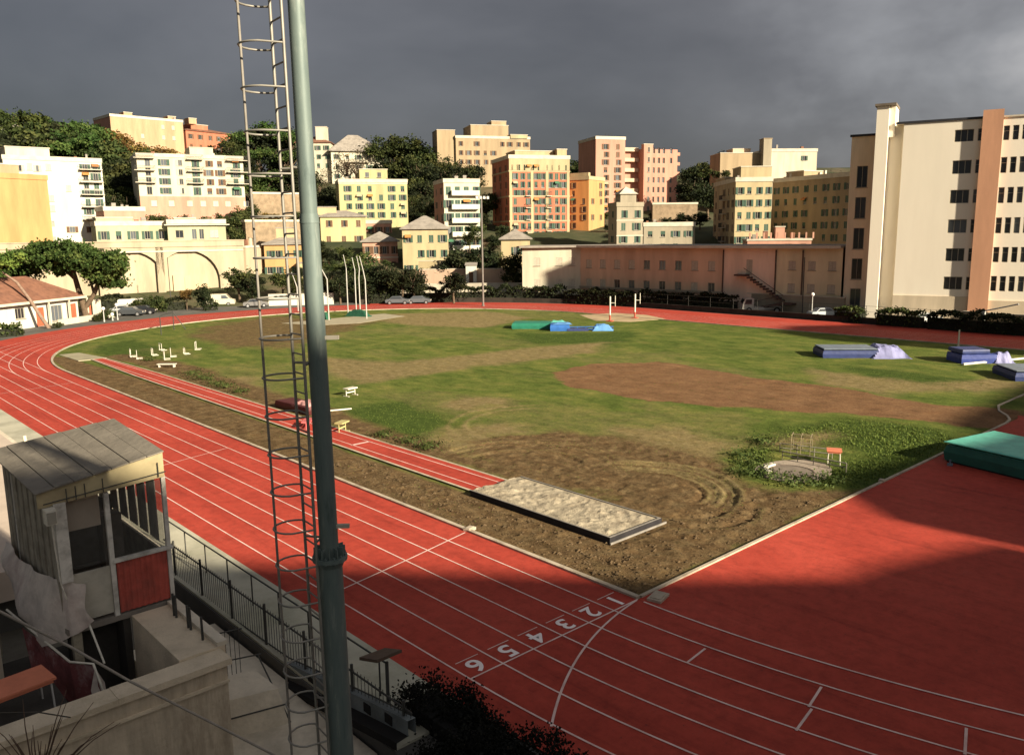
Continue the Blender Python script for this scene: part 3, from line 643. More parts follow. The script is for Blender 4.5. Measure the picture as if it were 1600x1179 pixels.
b = Bld('house', 'pale green house above left arch of the retaining wall with railed terrace', 'house', 149, 181, 262, 183, 7, 351, PGREEN, {'F': [W_(5, 1, 1.0, 1.6, 'g', hz=3.3, top=.8, skip=.1)]}, z0=7.0)
b.box('roof_terrace', .3, b.W*.52, 1, 6, b.H+.01, b.H+1.3, PGREEN, PALE)
b = Bld('house', 'pale green flat house above the open arch with dark doors and big window', 'house', 261, 181, 352, 182, 7, 348, PGREEN, {'F': [W_(1, 1, 1.5, 1.5, 'p', x=(1, 3.3), hz=3.5, top=.9), W_(2, 1, .9, 2.0, 'p', x=(4.2, 7), hz=3.6, top=.9), W_(1, 1, 1.6, 1.6, 'c', x=(7.5, 10), hz=3.5, top=.9), W_(2, 1, .7, 1.7, 'g', x=(10, 12.6), hz=3.5, top=.9)]}, z0=7.0)
b.box('roof_box', 1.5, 5.5, 2, 5, b.H+.01, b.H+.9, PGREEN, PALE); b.box('eave', -.6, b.W+.7, -.7, -.15, b.H-.5, b.H-.3, PALE)
b = Bld('apartment_building', 'white four storey apartment block with balconies and pink ground floor on the slope', 'apartment building', 213, 225, 379, 229, 13, 246, CREAM, {'F': [W_(1, 4, 1.2, 1.9, 'p', x=(1.2, 3.5), top=.3), W_(1, 4, 1.3, 1.5, 'g', x=(4.6, 7.5), top=.3), W_(1, 4, .9, 1.4, 'l', x=(8.6, 11), top=.3), W_(1, 4, 1.2, 1.9, 'g', x=(11.6, 14.6), top=.3), W_(2, 4, 1.2, 1.5, 'b', x=(15, 20.6), top=.3), W_(1, 4, 1.2, 2.0, 'g', x=(21.5, 24.5), top=.3), W_(1, 4, .9, 1.3, 'l', x=(25.5, 28.5), top=.3)]}, base=9.8)
for k in range(3):
    z = 12.9+2.9*k; b.balcony('F', -.8, 3.9, z); b.balcony('F', 11.3, 15.2, z); b.balcony('F', 20.8, 26.4, z, 1.3)
pk = MB(); facade(pk, (0, -.06), (1, 0), b.W, 9.6, [(x, 7.2, x+1.3, 8.6) for x in (2.5, 6.5, 10.8, 14, 17, 20, 24.5)], .2); pk.quad((0, -.06, 9.6), (b.W, -.06, 9.6), (b.W, 0, 9.6), (0, 0, 9.6)); pk.build('ground_floor', SALMON, b.root)
for x in (2.5, 6.5, 10.8, 14, 17, 20, 24.5): link('window', window_mesh('p', 1.3, 1.4, 0), b.root, (x+.65, -.07, 7.2))
b.box('roof_cabin', 12.6, 18.2, 2, 8, b.H+.01, b.H+2.5, CREAM, PALE); b.aerials(4)
# hilltop left
b = Bld('apartment_building', 'long peach building on top of the wooded hill at left', 'apartment building', 172, 335, 285, 345, 16, 186, [PEACH, PINK], {'F': [W_(6, 2, 1.1, 1.5, 'c', x=(9, 32), hz=8, skip=.6)]}, rmat=PALE)
for x in (6, 22, 30): b.box('roof_hut', x, x+3, 3, 7, b.H+.01, b.H+2, PEACH, PALE)
b = Bld('house', 'red villa with terrace on the hilltop beside the peach building', 'villa', 290, 350, 362, 362, 12, 206, REDP, {'F': [W_(5, 2, 1.2, 1.8, 'b', hz=8)]}, roof='hip', rmat=TERRA, rh=1.6)
b.box('attic', 4, 12, 3, 9, b.H+.3, b.H+2.6, REDP, PALE)
b = Bld('house', 'small white house peeking from trees at the top left corner', 'house', 2, 318, 28, 318, 8, 198, WHITE, {'F': [W_(2, 2, 1, 1.4, 'g', hz=7)]}, roof='hip', rh=2.5)
# villa cluster behind the mast
b = Bld('villa', 'large pale hilltop villa with hipped grey roof behind the bare tree', 'villa', 517, 318, 600, 322, 16, 236, CREAM, {'F': [W_(5, 3, 1.1, 1.7, 'g', hz=11)]}, roof='hip', rh=6.5, over=1)
b.balcony('F', 5, 14, b.H-4, 1.4); b.box('wing', 16.5, 21, -2.5, -.01, 0, b.H-4.5, CREAM, PALE)
b = Bld('villa', 'pale villa partly hidden behind the floodlight mast on the hill', 'villa', 462, 322, 516, 320, 12, 222, CREAM, {'F': [W_(4, 3, 1.1, 1.6, 'g', hz=10)]}, roof='hip', rh=2.6, rmat=TERRA)
b.box('turret', 7, 11, 2, 6, b.H+.01, b.H+5.5, CREAM, PALE)
# centre
b = Bld('apartment_building', 'bright yellow four storey apartment block with small roof attic', 'apartment building', 529, 228, 636, 230, 12, 284, YELLOW, {'F': [W_(6, 4, 1.0, 1.5, 'g', x=(.8, 18.2), top=.7, skip=.04)]}, base=3.5)
b.box('attic', 5.6, 13, 1, 7, b.H+.01, b.H+3.2, YELLOW, PALE)
for x in (7.6, 10.8): link('window', window_mesh('p', 1, 1.3, 0), b.root, (x, .82, b.H+1.2))
b.band(b.H-.6, .3); b.aerials(3)
b = Bld('house', 'pink low house tucked under the bright yellow apartment block', 'house', 571, 218, 612, 218, 6, 348, SALMON, {'F': [W_(3, 1, .9, 1.4, 'b', hz=3)]})
b = Bld('house', 'small yellow house with grey hipped roof left of the pink house', 'house', 500, 202, 571, 203, 8, 337, YELLOW, {'F': [W_(3, 1, 1.0, 1.5, 'b', hz=3.2, top=.4), W_(3, 1, 1, 1.4, 'b', hz=6.8, top=4.0)]}, roof='hip', rh=1.3)
b.box('roof_turret', -.5, 4, 2, 6, b.H+.2, b.H+2.0, OCHRE, GREYROOF)
b = Bld('house', 'pink house with grey hipped roof beside the tall cream house', 'house', 566, 184, 621, 184, 8, 376, SALMON, {'F': [W_(4, 1, .9, 1.6, 'b', hz=3.4, top=.6), W_(4, 1, .9, 1.4, 'b', hz=6.6, top=3.8, skip=.3)]}, roof='hip', rh=2.0)
b.band(b.H-3.7, .25)
b = Bld('house', 'tall cream house with three window rows and grey hipped roof', 'house', 628, 178, 700, 178, 9, 356, [OCHRE, UMBER], {'F': [W_(4, 3, .95, 1.5, 'g', hz=10, top=.7, skip=.05)], 'L': [W_(2, 3, .9, 1.4, 'g', hz=10, top=.7)]}, roof='hip', rh=2.6)  # side walls in darker umber: their shade is put into the colour
b = Bld('apartment_building', 'white and pink apartment block with continuous white balconies left of the red palazzo', 'apartment building', 693, 195, 749, 197, 11, 284, [CREAM, PINK], {'F': [W_(4, 5, 1.2, 1.8, 'g', hz=15.5)], 'L': [W_(2, 5, .9, 1.4, 'g', hz=15.5)]})
for k in range(5): b.balcony('F', 1.6, b.W-.3, b.H-3.0-3.1*k, 1.2, solid=WHITE)
b.aerials(2)
b = Bld('apartment_building', 'tall brick red and yellow palazzo with cream top floor', 'apartment building', 795, 211, 890, 216, 16, 247, [REDP, REDP], {'F': [W_(8, 9, .85, 1.5, 'g', top=1.4, x=(.6, 15.2), skip=.03)], 'L': [W_(3, 9, .9, 1.5, 'b', top=1.4)]}, base=.5)
for z in (b.H-3.4, b.H-9.5, b.H-15.6, b.H-21): b.band(b.H-(b.H-z), .35, .1, OCHRE, 'FL')
for x in (.05, 5.6, 9.6, b.W-.75): b.box('pilaster', x, x+.7, -.09, -.005, 0, b.H-3.4, OCHRE)
b.box('top_floor', .02, b.W-.02, -.07, -.006, b.H-3.0, b.H-.25, OCHRE); b.box('penthouse', 2.5, b.W-3.2, 3, 11, b.H+.01, b.H+1.9, OCHRE, PALE); b.box('roof_hut', b.W-3, b.W-.4, 1, 5, b.H+.01, b.H+2.2, OCHRE, PALE)
for k in range(5):
    b.balcony('F', 4.2, 5.6, b.H-9.2-2.9*k, .7); b.balcony('F', 9.7, 11, b.H-9.2-2.9*k, .7)
b.aerials(3)
b = Bld('apartment_building', 'orange apartment building with yellow sunlit side right of the red palazzo', 'apartment building', 888, 221, 920, 218.2, 9, 280, [plaster('deep_orange_plaster', (.62, .30, .10)), ORANGE, YELLOW], {'F': [W_(2, 6, .8, 1.4, 'b', skip=.4)], 'R': [W_(2, 6, .8, 1.4, 'b', skip=.3)]}, rmat=OCHRE)
b.box('parapet_ornament', .3, b.W-.3, .4, 1.4, b.H+.01, b.H+1.6, OCHRE)
# hilltop brown cluster
b = Bld('apartment_building', 'brown hilltop apartment complex with stepped roofs behind the red palazzo', 'apartment building', 712, 305, 828, 312, 18, 216, [UMBER, OCHRE], {'F': [W_(9, 3, 1.1, 1.6, 'b', hz=10, skip=.2)]})
b.box('upper_block', 6, 20, 2, 14, b.H+.01, b.H+4.6, UMBER, PALE); b.box('upper_block', 14, 19.5, 3, 10, b.H+4.9, b.H+6.2, UMBER, PALE); b.box('side_block', -6.5, -.02, 1, 10, -3, b.H+2.5, UMBER, PALE); b.box('ochre_block', 20.1, 26.5, -.5, 8, b.H+.01, b.H+1.2, OCHRE, PALE); b.aerials(3)  # one roof block in lighter ochre plaster
# tall pink
b = Bld('apartment_building', 'tall pink apartment tower with two blocks and recessed balconies on skyline', 'apartment building', 931, 262, 977, 266, 14, 217, PINK, {'F': [W_(2, 9, 1.2, 1.6, 'b', top=1.2, x=(1.2, 9.4), skip=.05)]}, base=3)
W0 = b.W; dz = b.H
rp = MB(); facade(rp, (W0+6.5, 2.0), (1, 0), 12.6, dz-2.6, [(x, 3+i*3.0, x+.8, 4.7+i*3.0) for x in (3.9, 5.7, 7.4, 10.0) for i in range(7) if not (x == 10.0 and i == 4)], .3); rp.quad((W0+6.5, 2, 0), (W0+6.5, 2, dz-2.6), (W0+6.5, 12, dz-2.6), (W0+6.5, 12, 0)); rp.quad((W0+19.1, 2, 0), (W0+19.1, 2, dz-2.6), (W0+19.1, 12, dz-2.6), (W0+19.1, 12, 0)); rp.quad((W0+6.5, 2, dz-2.6), (W0+19.1, 2, dz-2.6), (W0+19.1, 12, dz-2.6), (W0+6.5, 12, dz-2.6))
rp.build('right_block', PINK, b.root)
for x in (3.9, 5.7, 7.4, 10.0):
    for i in range(7):
        if not (x == 10.0 and i == 4): link('window', window_mesh('p', .8, 1.7, 0), b.root, (W0+6.5+x+.4, 2.1, 3+i*3.0))
b.box('narrow_block', W0+6.48, W0+9.6, .2, 1.99, 0, dz-1.4, PINK, PALE)
for i in range(7): link('window', window_mesh('p', .7, 1.5, 0), b.root, (W0+8.2, .03, 3.2+i*3.0))
b.box('recess_wall', W0+.01, W0+6.47, 4.5, 8, 0, dz-2.2, SALMON, PALE)
for i in range(7): b.box('loggia', W0+.3, W0+6.2, 3.2, 4.49, 3.0+i*3.1, 4.1+i*3.1, BROWN)
for i in range(5): b.box('side_balcony', W0+19.12, W0+20.6, 3, 7, 8.5+i*3.0, 9.5+i*3.0, SALMON)
b.aerials(4)
b = Bld('tower_house', 'narrow grey stuccoed tower house with small pyramid roof below the pink tower', 'tower house', 964, 186, 1005, 188, 6, 321, GREYP, {'F': [W_(2, 4, .95, 1.6, 'g', top=.5)], 'L': [W_(1, 4, .8, 1.4, 'g')]}, roof='flat', rmat=GREYP)
r_ = MB(); c = (b.W/2, 3, b.H+4.2); r_.add([(.8, .8, b.H+2.5), (b.W-.8, .8, b.H+2.5), (b.W-.8, 5.2, b.H+2.5), (.8, 5.2, b.H+2.5), c], [(0, 1, 4), (1, 2, 4), (2, 3, 4), (3, 0, 4)]); r_.build('roof', PALE, b.root)
b.box('lantern', 1.2, b.W-1.2, 1.2, 4.8, b.H+.01, b.H+2.49, GREYP); b.band(b.H-3.3, .2); b.band(b.H-6.6, .2)
b = Bld('house', 'low grey house with terrace between tower house and beige block', 'house', 1006, 188, 1086, 190, 8, 352, GREYP, {'F': [W_(4, 2, 1, 1.3, 'g', hz=6, skip=.3)]})
# right of centre
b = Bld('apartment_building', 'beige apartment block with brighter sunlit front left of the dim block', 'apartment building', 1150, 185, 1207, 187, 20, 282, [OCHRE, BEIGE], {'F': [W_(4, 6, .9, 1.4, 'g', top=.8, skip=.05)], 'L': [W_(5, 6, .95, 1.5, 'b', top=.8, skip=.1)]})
b.box('penthouse', 1.5, 8, 2, 9, b.H+.01, b.H+2.9, OCHRE, PALE); b.box('roof_garden_wall', 0, 6.5, 10, 18, b.H+.01, b.H+1.2, BEIGE, PALE)
for k in range(5): b.balcony('L', 9, 12, b.H-3.6-3*k, .9)
b = Bld('apartment_building', 'dim olive brown apartment block between the beige block and the office building', 'apartment building', 1207.5, 203, 1334, 186, 14, 279, UMBER, {'F': [W_(8, 6, .9, 1.4, 'g', top=.8, skip=.08)]})
b.box('penthouse', 1, 6.5, 3, 9, b.H+.01, b.H+2.0, UMBER, PALE); b.aerials(3)
b = Bld('apartment_building', 'pale yellow upper building with grey stair tower rising above the beige block', 'apartment building', 1198, 268, 1277, 274, 14, 236, [CREAM, OCHRE], {'F': [W_(2, 2, 1, 1.4, 'g', hz=7, skip=.5)]})
b.box('stair_tower', -1.2, 1.3, -.6, 3, -2, b.H+3.5, GREYP, UMBER); b.box('left_wing', -13.5, -1.21, 2, 12, -4, b.H-.4, UMBER, PALE); b.box('attic', -9, -3.5, 4, 10, b.H-.1, b.H+1.0, BROWN, PALE)
b = Bld('house', 'small pinkish house with balustraded roof terrace above the long low building', 'house', 1168, 168, 1268, 170, 7, 374, SALMON, {'F': [W_(4, 1, .9, 1.2, 'b', hz=2.4, top=.5)]}, parapet=.15)
for k in range(10): b.box('baluster', .3+k*1.3, .6+k*1.3, .0, .3, b.H+.16, b.H+1.3, SALMON)
b.box('chimney', 5.5, 7.2, 2, 4, b.H+.01, b.H+2.3, SALMON, PALE)
# pitched roof house in front of the red palazzo
b = Bld('house', 'ochre house with pale hipped roof and side coloured as shade below the red palazzo', 'house', 783, 168, 828, 168, 15, 372, [OCHRE, UMBER], {'F': [W_(3, 2, .8, 1.5, 'g', hz=8.5, skip=.2)]}, roof='hip', rh=1.8)  # umber sides put the shade into the plaster colour
# orange house behind the ladder
b = Bld('house', 'orange house with grey roof behind the ladder of the floodlight mast', 'house', 412, 176, 482, 176, 9, 380, ORANGE, {'F': [W_(5, 2, .95, 1.4, 'g', hz=7, top=.5, skip=.2)]}, roof='hip', rh=1.6)
b.box('lean_to', 6.5, 10, -3, -.01, b.H-10, b.H-4, YELLOW, GREYROOF); b.box('upper_room', 2.5, 6, 3, 7, b.H+.4, b.H+3, OCHRE, GREYROOF)
STONE = mat('brown_stone_wall', (.27, .20, .13), 1, .35, .8, dirt=(.14, .11, .07), bump=.6, bscale=4)
for q in ((383, 188, 470, 192, 345, 'brown stone terrace wall below the hillside stairs', 5), (395, 215, 470, 218, 302, 'upper brown stone terrace wall on the hillside behind the ladder', 4), (1020, 232, 1090, 234, 318, 'dark stone terrace wall below the pink tower', 5)):
    b = Bld('terrace_wall', q[5], 'wall', q[0], q[1], q[2], q[3], 2.5, q[4], STONE, parapet=.25); 

# long low building, three colours of plaster in one row
A0 = ond(907, 400, 150); W2 = Vector((.09, -.996))
def long_low():
    z0 = -1.0; zt = ond(1000, 386, 146)[2]; H = zt-z0; rz = math.atan2(-.996, .09)
    r = empty('low_building', 'long brownish two storey building with pale flat roof edge and outside stair beyond the track', 'building', (A0[0], A0[1], z0), rz)
    ln = 0.0; secs = []
    def xat(px):   # distance along the front where the pixel column meets it
        d = rd((px, 420)); a = np.array([[d[0], -math.cos(rz)], [d[1], -math.sin(rz)]]); s = np.linalg.solve(a, np.array([A0[0]-CAM[0], A0[1]-CAM[1]])); return s[1]
    x1, x2, x3 = xat(1130), xat(1212), xat(1316)
    ops = []; wl = []
    for i in range(9):
        x = x1*(i+.5)/9.3+.4
        for zz, st in ((H-3.6, 'c' if i in (0, 1, 2, 3, 7, 8) else 'p'), (H-7.0, 'c' if i in (0, 1, 7) else 'p')):
            ops.append((x-.6, zz, x+.6, zz+1.5)); wl.append((x, zz, st))
    low = [(x1*a, 2.2, x1*b_, 3.0) for a, b_ in ((.04, .17), (.19, .36), (.56, .75), (.8, .98))]
    wb = MB(); facade(wb, (0, 0), (1, 0), x1, H, ops+low, .25); wb.build('brown_wall', BROWN, r)
    wb = MB(); facade(wb, (x1, 0), (1, 0), x2-x1, H, [(.45*(x2-x1), H-3.9, .45*(x2-x1)+1, H-1.8)], .25); wb.build('pink_wall', plaster('dull_pink_plaster', (.74, .56, .43)), r)
    ops3 = [((x3-x2)*a, H-z_, (x3-x2)*a+1.1, H-z_+1.3) for a in (.2, .5, .8) for z_ in (3.2, 6.5)]
    wb = MB(); facade(wb, (x2, 0), (1, 0), x3-x2, H, ops3, .25); wb.build('olive_wall', OLIVE, r)
    for x, zz, st in wl: link('window', window_mesh('l' if st == 'c' else 'p', 1.2, 1.5, 1 if st == 'c' else 0), r, (x, .02, zz))
    for o in ops3: link('window', window_mesh('l', 1.1, 1.3, 1), r, (x2+(o[0]+o[2])/2, .02, o[1]))
    link('door', window_mesh('l', 1.0, 2.1, 1), r, (x1+.45*(x2-x1)+.5, .02, H-3.9))
    for o in low: wb = MB(); wb.quad((o[0], .24, o[1]), (o[2], .24, o[1]), (o[2], .24, o[3]), (o[0], .24, o[3])); wb.build('garage_opening', mat('shade_black', (.015, .014, .013), 1), r)  # flat black quads close the openings, dark inside put into the colour
    wb = MB()
    for x in (x1*.175, x1*.37, x1*.55, x1*.77): wb.box(x-.25, x+.25, -.18, -.004, 0, 3.4)
    wb.box(0, x1, -.3, -.19, 3.4, 3.75); wb.build('plinth_frame', GREYP, r)
    wb = MB(); wb.box(0, x3, 14, 14.2, 0, H); wb.box(-.2, 0, .01, 14, 0, H); wb.build('rear_wall', GREYP, r)
    wb = MB(); wb.box(-.2, x3, -.9, 14.4, H+.003, H+.32); wb.box(-.1, x3, -1.02, -.905, H-.06, H+.34, 1); wb.build('roof', [GREYROOF, PALE], r)
    for x in (x1+.02, x2+.02, x2+(x3-x2)*.42): wb = MB(); wb.tube([(x, -.12, 0), (x, -.12, H-.3)], .11, 6); wb.build('drainpipe', mat('dark_drainpipe', (.10, .065, .05), .7), r)
    # outside stair: two flights and a landing
    st = MB(); xs0 = x1+.47*(x2-x1); n = 12
    for f_, (xa, za, xb, zb) in enumerate(((xs0, H-4.0, xs0+6.4, H-7.9), (xs0+6.4, H-8.0, xs0+1.0, 1.4))):
        y = -1.2 if f_ == 0 else -2.3
        for i in range(n): a = i/n; st.box(min(xa+(xb-xa)*a, xa+(xb-xa)*(a+1/n)), max(xa+(xb-xa)*a, xa+(xb-xa)*(a+1/n)), y, y+1.0, za+(zb-za)*a-.28, za+(zb-za)*a)
        st.tube([(xa, y, za+1), (xb, y, zb+1)], .05, 5)
    st.box(xs0-1.6, xs0+.02, -1.2, -.01, H-4.25, H-4.0); st.box(xs0+6.4, xs0+8.2, -2.3, -.1, H-8.2, H-7.95); st.build('outside_stair', mat('rusty_stair', (.085, .055, .045), .8, .4, 3), r)
    # cream end face, turned at an angle to the long front
    cw_ = MB(); Lc = 10.4; cx_, cy_ = .77, .638; o_ = (-.01-cx_*Lc, .01-cy_*Lc)
    ops4 = [(Lc*a, H-z_, Lc*a+1.1, H-z_+1.4) for a in (.2, .58, .8) for z_ in (3.2, 7.0)]
    facade(cw_, o_, (cx_, cy_), Lc, H, ops4, .2); cw_.quad((*o_, 0), (o_[0]-6, o_[1]+9, 0), (o_[0]-6, o_[1]+9, H), (*o_, H)); cw_.quad((o_[0]-6, o_[1]+9, 0), (-.2, 14, 0), (-.2, 14, H), (o_[0]-6, o_[1]+9, H)); cw_.build('cream_wing', CREAM, r)
    ww = MB(); pp = [(-.1, -.95), (o_[0]+.2, o_[1]-1.0), (o_[0]-1, o_[1]-.4), (o_[0]-6, o_[1]+9), (-.3, 14)]; ww.prism(pp, H+.006, H+.31); ww.build('wing_roof', GREYROOF, r)
    an = math.atan2(cy_, cx_)
    for o in ops4: x = (o[0]+o[2])/2; link('window', window_mesh('l', 1.1, 1.4, 1), r, (o_[0]+cx_*x, o_[1]+cy_*x, o[1]), an)
long_low()

# big office building at the right
def office():
    P0 = np.array([90.0, 33.8]); rz = math.atan2(-.949, .314); z0 = -1.0
    ztop = onu(1415, 197, 31)[2]
    dx, dy = math.cos(rz), math.sin(rz)
    def xat(px, y=330):
        d = rd((px, y)); a = np.array([[d[0], -dx], [d[1], -dy]]); return np.linalg.solve(a, P0-CAM[:2])[1]
    def zat(px, py):
        x = xat(px, py); q = P0+np.array([dx, dy])*x; D = math.hypot(*(q-CAM[:2])); return x, ond(px, py, D)[2]-z0
    r = empty('office_building', 'huge cream institutional block with orange pier and rows of narrow windows at right', 'office building', (P0[0], P0[1], z0), rz)
    xL, xt0 = zat(1351, 500)[0], xat(1362, 330); xm0 = xat(1392, 330); H = zat(1470, 190)[1]; Ht = zat(1385, 166)[1]
    xp0, xp1 = xat(1524, 330), xat(1556, 330); Hp = zat(1550, 172)[1]; xe = xp1+40
    big = plaster('cream_institution_plaster', (.82, .75, .62), .05, (.77, .69, .56)); pier = plaster('orange_pier_plaster', (.56, .30, .185), .1); pl = plaster('plinth_plaster', (.60, .50, .36), .15)
    rows = []
    for (xw, yt, yb) in ((1495, 203, 222), (1490, 251, 272), (1486, 297, 318), (1482, 343, 364), (1478, 388, 408), (1474, 432, 452)): rows.append((zat(xw, yb)[1], zat(xw, yt)[1]))
    ops = []; wl = []
    wa = (xat(1474, 442), xat(1503, 442)); wb_ = (xat(1513, 395), xat(1520, 395))
    for z_, z2 in rows:
        ops.append((wa[0], z_, wa[1], z2)); wl.append((wa, z_, z2)); ops.append((wb_[0], z_, wb_[1], z2)); wl.append((wb_, z_, z2))
    mb = MB(); facade(mb, (xm0+.9, 0), (1, 0), xp0-xm0-.9, H, [(o[0]-xm0-.9, o[1], o[2]-xm0-.9, o[3]) for o in ops], .3)
    # narrow recessed strip between stair tower and main wall
    mb.quad((xm0-.9, .9, 0), (xm0+.9, .9, 0), (xm0+.9, .9, H), (xm0-.9, .9, H)); mb.quad((xm0+.9, 0, 0), (xm0+.9, .9, 0), (xm0+.9, .9, H), (xm0+.9, 0, H))
    ops2 = []; n = 12; step = (xat(1590, 250)-xat(1568, 250)); x0 = xat(1569, 250)
    for z_, z2 in rows:
        for i in range(n): a = x0+i*step*.66; ops2.append((a-.33-xp1, z_-.1, a+.33-xp1, z2+.15)); wl.append(((a-.33, a+.33), z_-.1, z2+.15))
    facade(mb, (xp1, .05), (1, 0), xe-xp1, H, ops2, .35)
    mb.quad((xe, 0, 0), (xe, 16, 0), (xe, 16, H), (xe, 0, H)); mb.quad((0, 16, 0), (xe, 16, 0), (xe, 16, H), (0, 16, H)); mb.quad((xm0, 0, H), (xe, 0, H), (xe, 16, H), (xm0, 16, H))
    mb.build('wall', big, r)
    for (a, b_), z_, z2 in wl:
        wd, hh = b_-a, z2-z_; f = MB(); g = MB(); t_ = .06
        f.box(-wd/2, -wd/2+t_, .16, .24, 0, hh); f.box(wd/2-t_, wd/2, .16, .24, 0, hh); f.box(-wd/2+t_, wd/2-t_, .16, .24, hh-t_, hh); f.box(-wd/2+t_, wd/2-t_, .16, .24, 0, t_)
        if wd > 1.5:
            for q in (-wd/6, wd/6): f.box(q-.04, q+.04, .165, .235, t_, hh-t_)
        else: f.box(-wd/2+t_, wd/2-t_, .17, .23, hh*.62, hh*.62+.05)
        k = ('off', round(wd, 1), round(hh, 1))
        if k not in WCACHE:
            fo = f.build('window', FRW); g.quad((-wd/2, .2, 0), (wd/2, .2, 0), (wd/2, .2, hh), (-wd/2, .2, hh)); go = g.build('pane', DK); WCACHE[k] = (fo.data, go.data); bpy.data.objects.remove(fo); bpy.data.objects.remove(go)
        fo = link('window', WCACHE[k][0], r, ((a+b_)/2, .02, z_)); link('pane', WCACHE[k][1], fo)
    mb = MB(); mb.box(xL, xm0-.9, -.35, 4.5, 0, Ht); mb.box(xm0-.899, xm0-.2, .3, 4.5, H-1.5, Ht-.05); mb.build('stair_tower', big, r)
    mb = MB(); mb.box(xL-.25, xm0-.1, -.6, 4.7, Ht+.003, Ht+.3); mb.build('tower_cap', mat('weathered_coping', (.16, .13, .10), .9, .3, 1), r)
    mb = MB(); mb.box(xp0, xp1, -.52, 3, 0, Hp); mb.build('pier', pier, r)
    mb = MB(); mb.box(xm0-.05, xp0-.01, -.12, .3, H+.003, H+.28); mb.box(xp1+.01, xe, -.1, .3, H+.003, H+.2, 1); mb.build('roof_edge', [mat('dark_roof_edge', (.03, .03, .035), .7), PALE], r)
    zp = zat(1450, 462)[1]; mb = MB(); mb.box(xm0+.91, xp0-.01, -.16, -.004, 0, zp); mb.box(xp1+.01, xe, -.12, .045, 0, zp-.4); mb.build('plinth', pl, r)
    # left return: set-back stair bay with tall glazing strips
    xr = MB(); Lr = 20; Hr = zat(1333, 208)[1]
    facade(xr, (xL-3.6, 5.2), (1, 0), 3.5, Hr, [(.9, 2+k*4.2, 2.3, 4.9+k*4.2) for k in range(5)], .3)
    xr.quad((xL-3.6, 5.2, 0), (xL-3.6, 24, 0), (xL-3.6, 24, Hr-1), (xL-3.6, 5.2, Hr)); xr.quad((xL-.1, 4.5, 0), (xL-.1, 5.2, 0), (xL-.1, 5.2, Hr), (xL-.1, 4.5, Hr)); xr.quad((xL-3.6, 5.2, Hr), (xL+.5, 5.2, Hr), (xL+.5, 24, Hr-1), (xL-3.6, 24, Hr-1)); xr.build('set_back_bay', plaster('tan_bay_plaster', (.80, .68, .50)), r)  # bay plaster a browner tan than the main wall
    for k in range(5): link('window', window_mesh('p', 1.4, 2.9, 0), r, (xL-3.6+1.6, 5.22, 2+k*4.2))
    mb = MB(); mb.box(xL-3.8, xL+.2, 5.0, 5.4, Hr+.003, Hr+.3); mb.build('bay_coping', mat('dark_roof_edge', (.03, .03, .035), .7), r)
office()

# big arched retaining wall
def arch_wall():
    A = ond(-60, 420, 166); B = ond(382, 420, 169); z0 = -1.2; rz = math.atan2(B[1]-A[1], B[0]-A[0]); W = math.hypot(B[0]-A[0], B[1]-A[1])
    zt = ond(250, 386, 168)[2]-z0; r = empty('retaining_wall', 'tall buff plastered retaining wall with big blind arches at left', 'retaining wall', (A[0], A[1], z0), rz)
    m = plaster('buff_wall_plaster', (.39, .325, .225), .3, (.25, .20, .14)); mb = MB(); k = W/(382+60)
    xs = [0]; ac = [((284+60)*k, 5.5), ((190+60)*k, 5.5), ((96+60)*k, 5.5), ((2+60)*k, 5.5)]
    zs = 5.4; cur = W; rec = .75; hi = 5.5
    for cx, ra in ac:
        mb.quad((cx+ra, 0, 0), (cur, 0, 0), (cur, 0, zt), (cx+ra, 0, zt)); n = 18
        for i in range(n):
            a0 = math.pi*i/n; a1 = math.pi*(i+1)/n; xa, xb = cx+ra*math.cos(a0), cx+ra*math.cos(a1); za, zb = zs+hi*math.sin(a0), zs+hi*math.sin(a1)
            mb.quad((xb, 0, zb), (xa, 0, za), (xa, 0, zt), (xb, 0, zt)); mb.quad((xa, 0, za), (xb, 0, zb), (xb, rec, zb), (xa, rec, za))
        mb.quad((cx+ra, 0, 0), (cx+ra, 0, zs), (cx+ra, rec, zs), (cx+ra, rec, 0)); mb.quad((cx-ra, 0, 0), (cx-ra, 0, zs), (cx-ra, rec, zs), (cx-ra, rec, 0)); mb.quad((cx-ra, rec, 0), (cx+ra, rec, 0), (cx+ra, rec, zs+hi), (cx-ra, rec, zs+hi)); cur = cx-ra
    mb.quad((0, 0, 0), (cur, 0, 0), (cur, 0, zt), (0, 0, zt)); mb.quad((W, 0, 0), (W, 9, 0), (W, 9, zt), (W, 0, zt)); mb.quad((0, 0, zt), (W, 0, zt), (W, 14, zt), (0, 14, zt)); mb.build('wall', m, r)
    pb = MB(); pb.box(-1, W+.2, -.18, .25, zt+.003, zt+1.0); pb.box(-1, W+.25, -.28, .3, zt+1.003, zt+1.18); pb.build('parapet', m, r)
    st = MB(); st.box(0, W, -.12, -.004, zt-.9, zt-.65); st.build('string_course', PALE, r)
    cx = ac[0][0]; inn = MB(); inn.box(cx-2.8, cx+3.4, rec-.35, rec-.01, 0, 6.4); inn.box(cx-.8, cx-.55, rec-.43, rec-.36, 3, 6); inn.build('arch_infill', plaster('pale_infill_plaster', (.47, .36, .23)), r)
arch_wall()
# side wing of the wall, stepping back to the right
b = Bld('retaining_wall', 'plain buff wall stepping back right of the open arch', 'retaining wall', 383, 171, 411, 178, 8, 385, plaster('buff_wall_plaster', (.43, .33, .20)), z0=-1, parapet=.2)

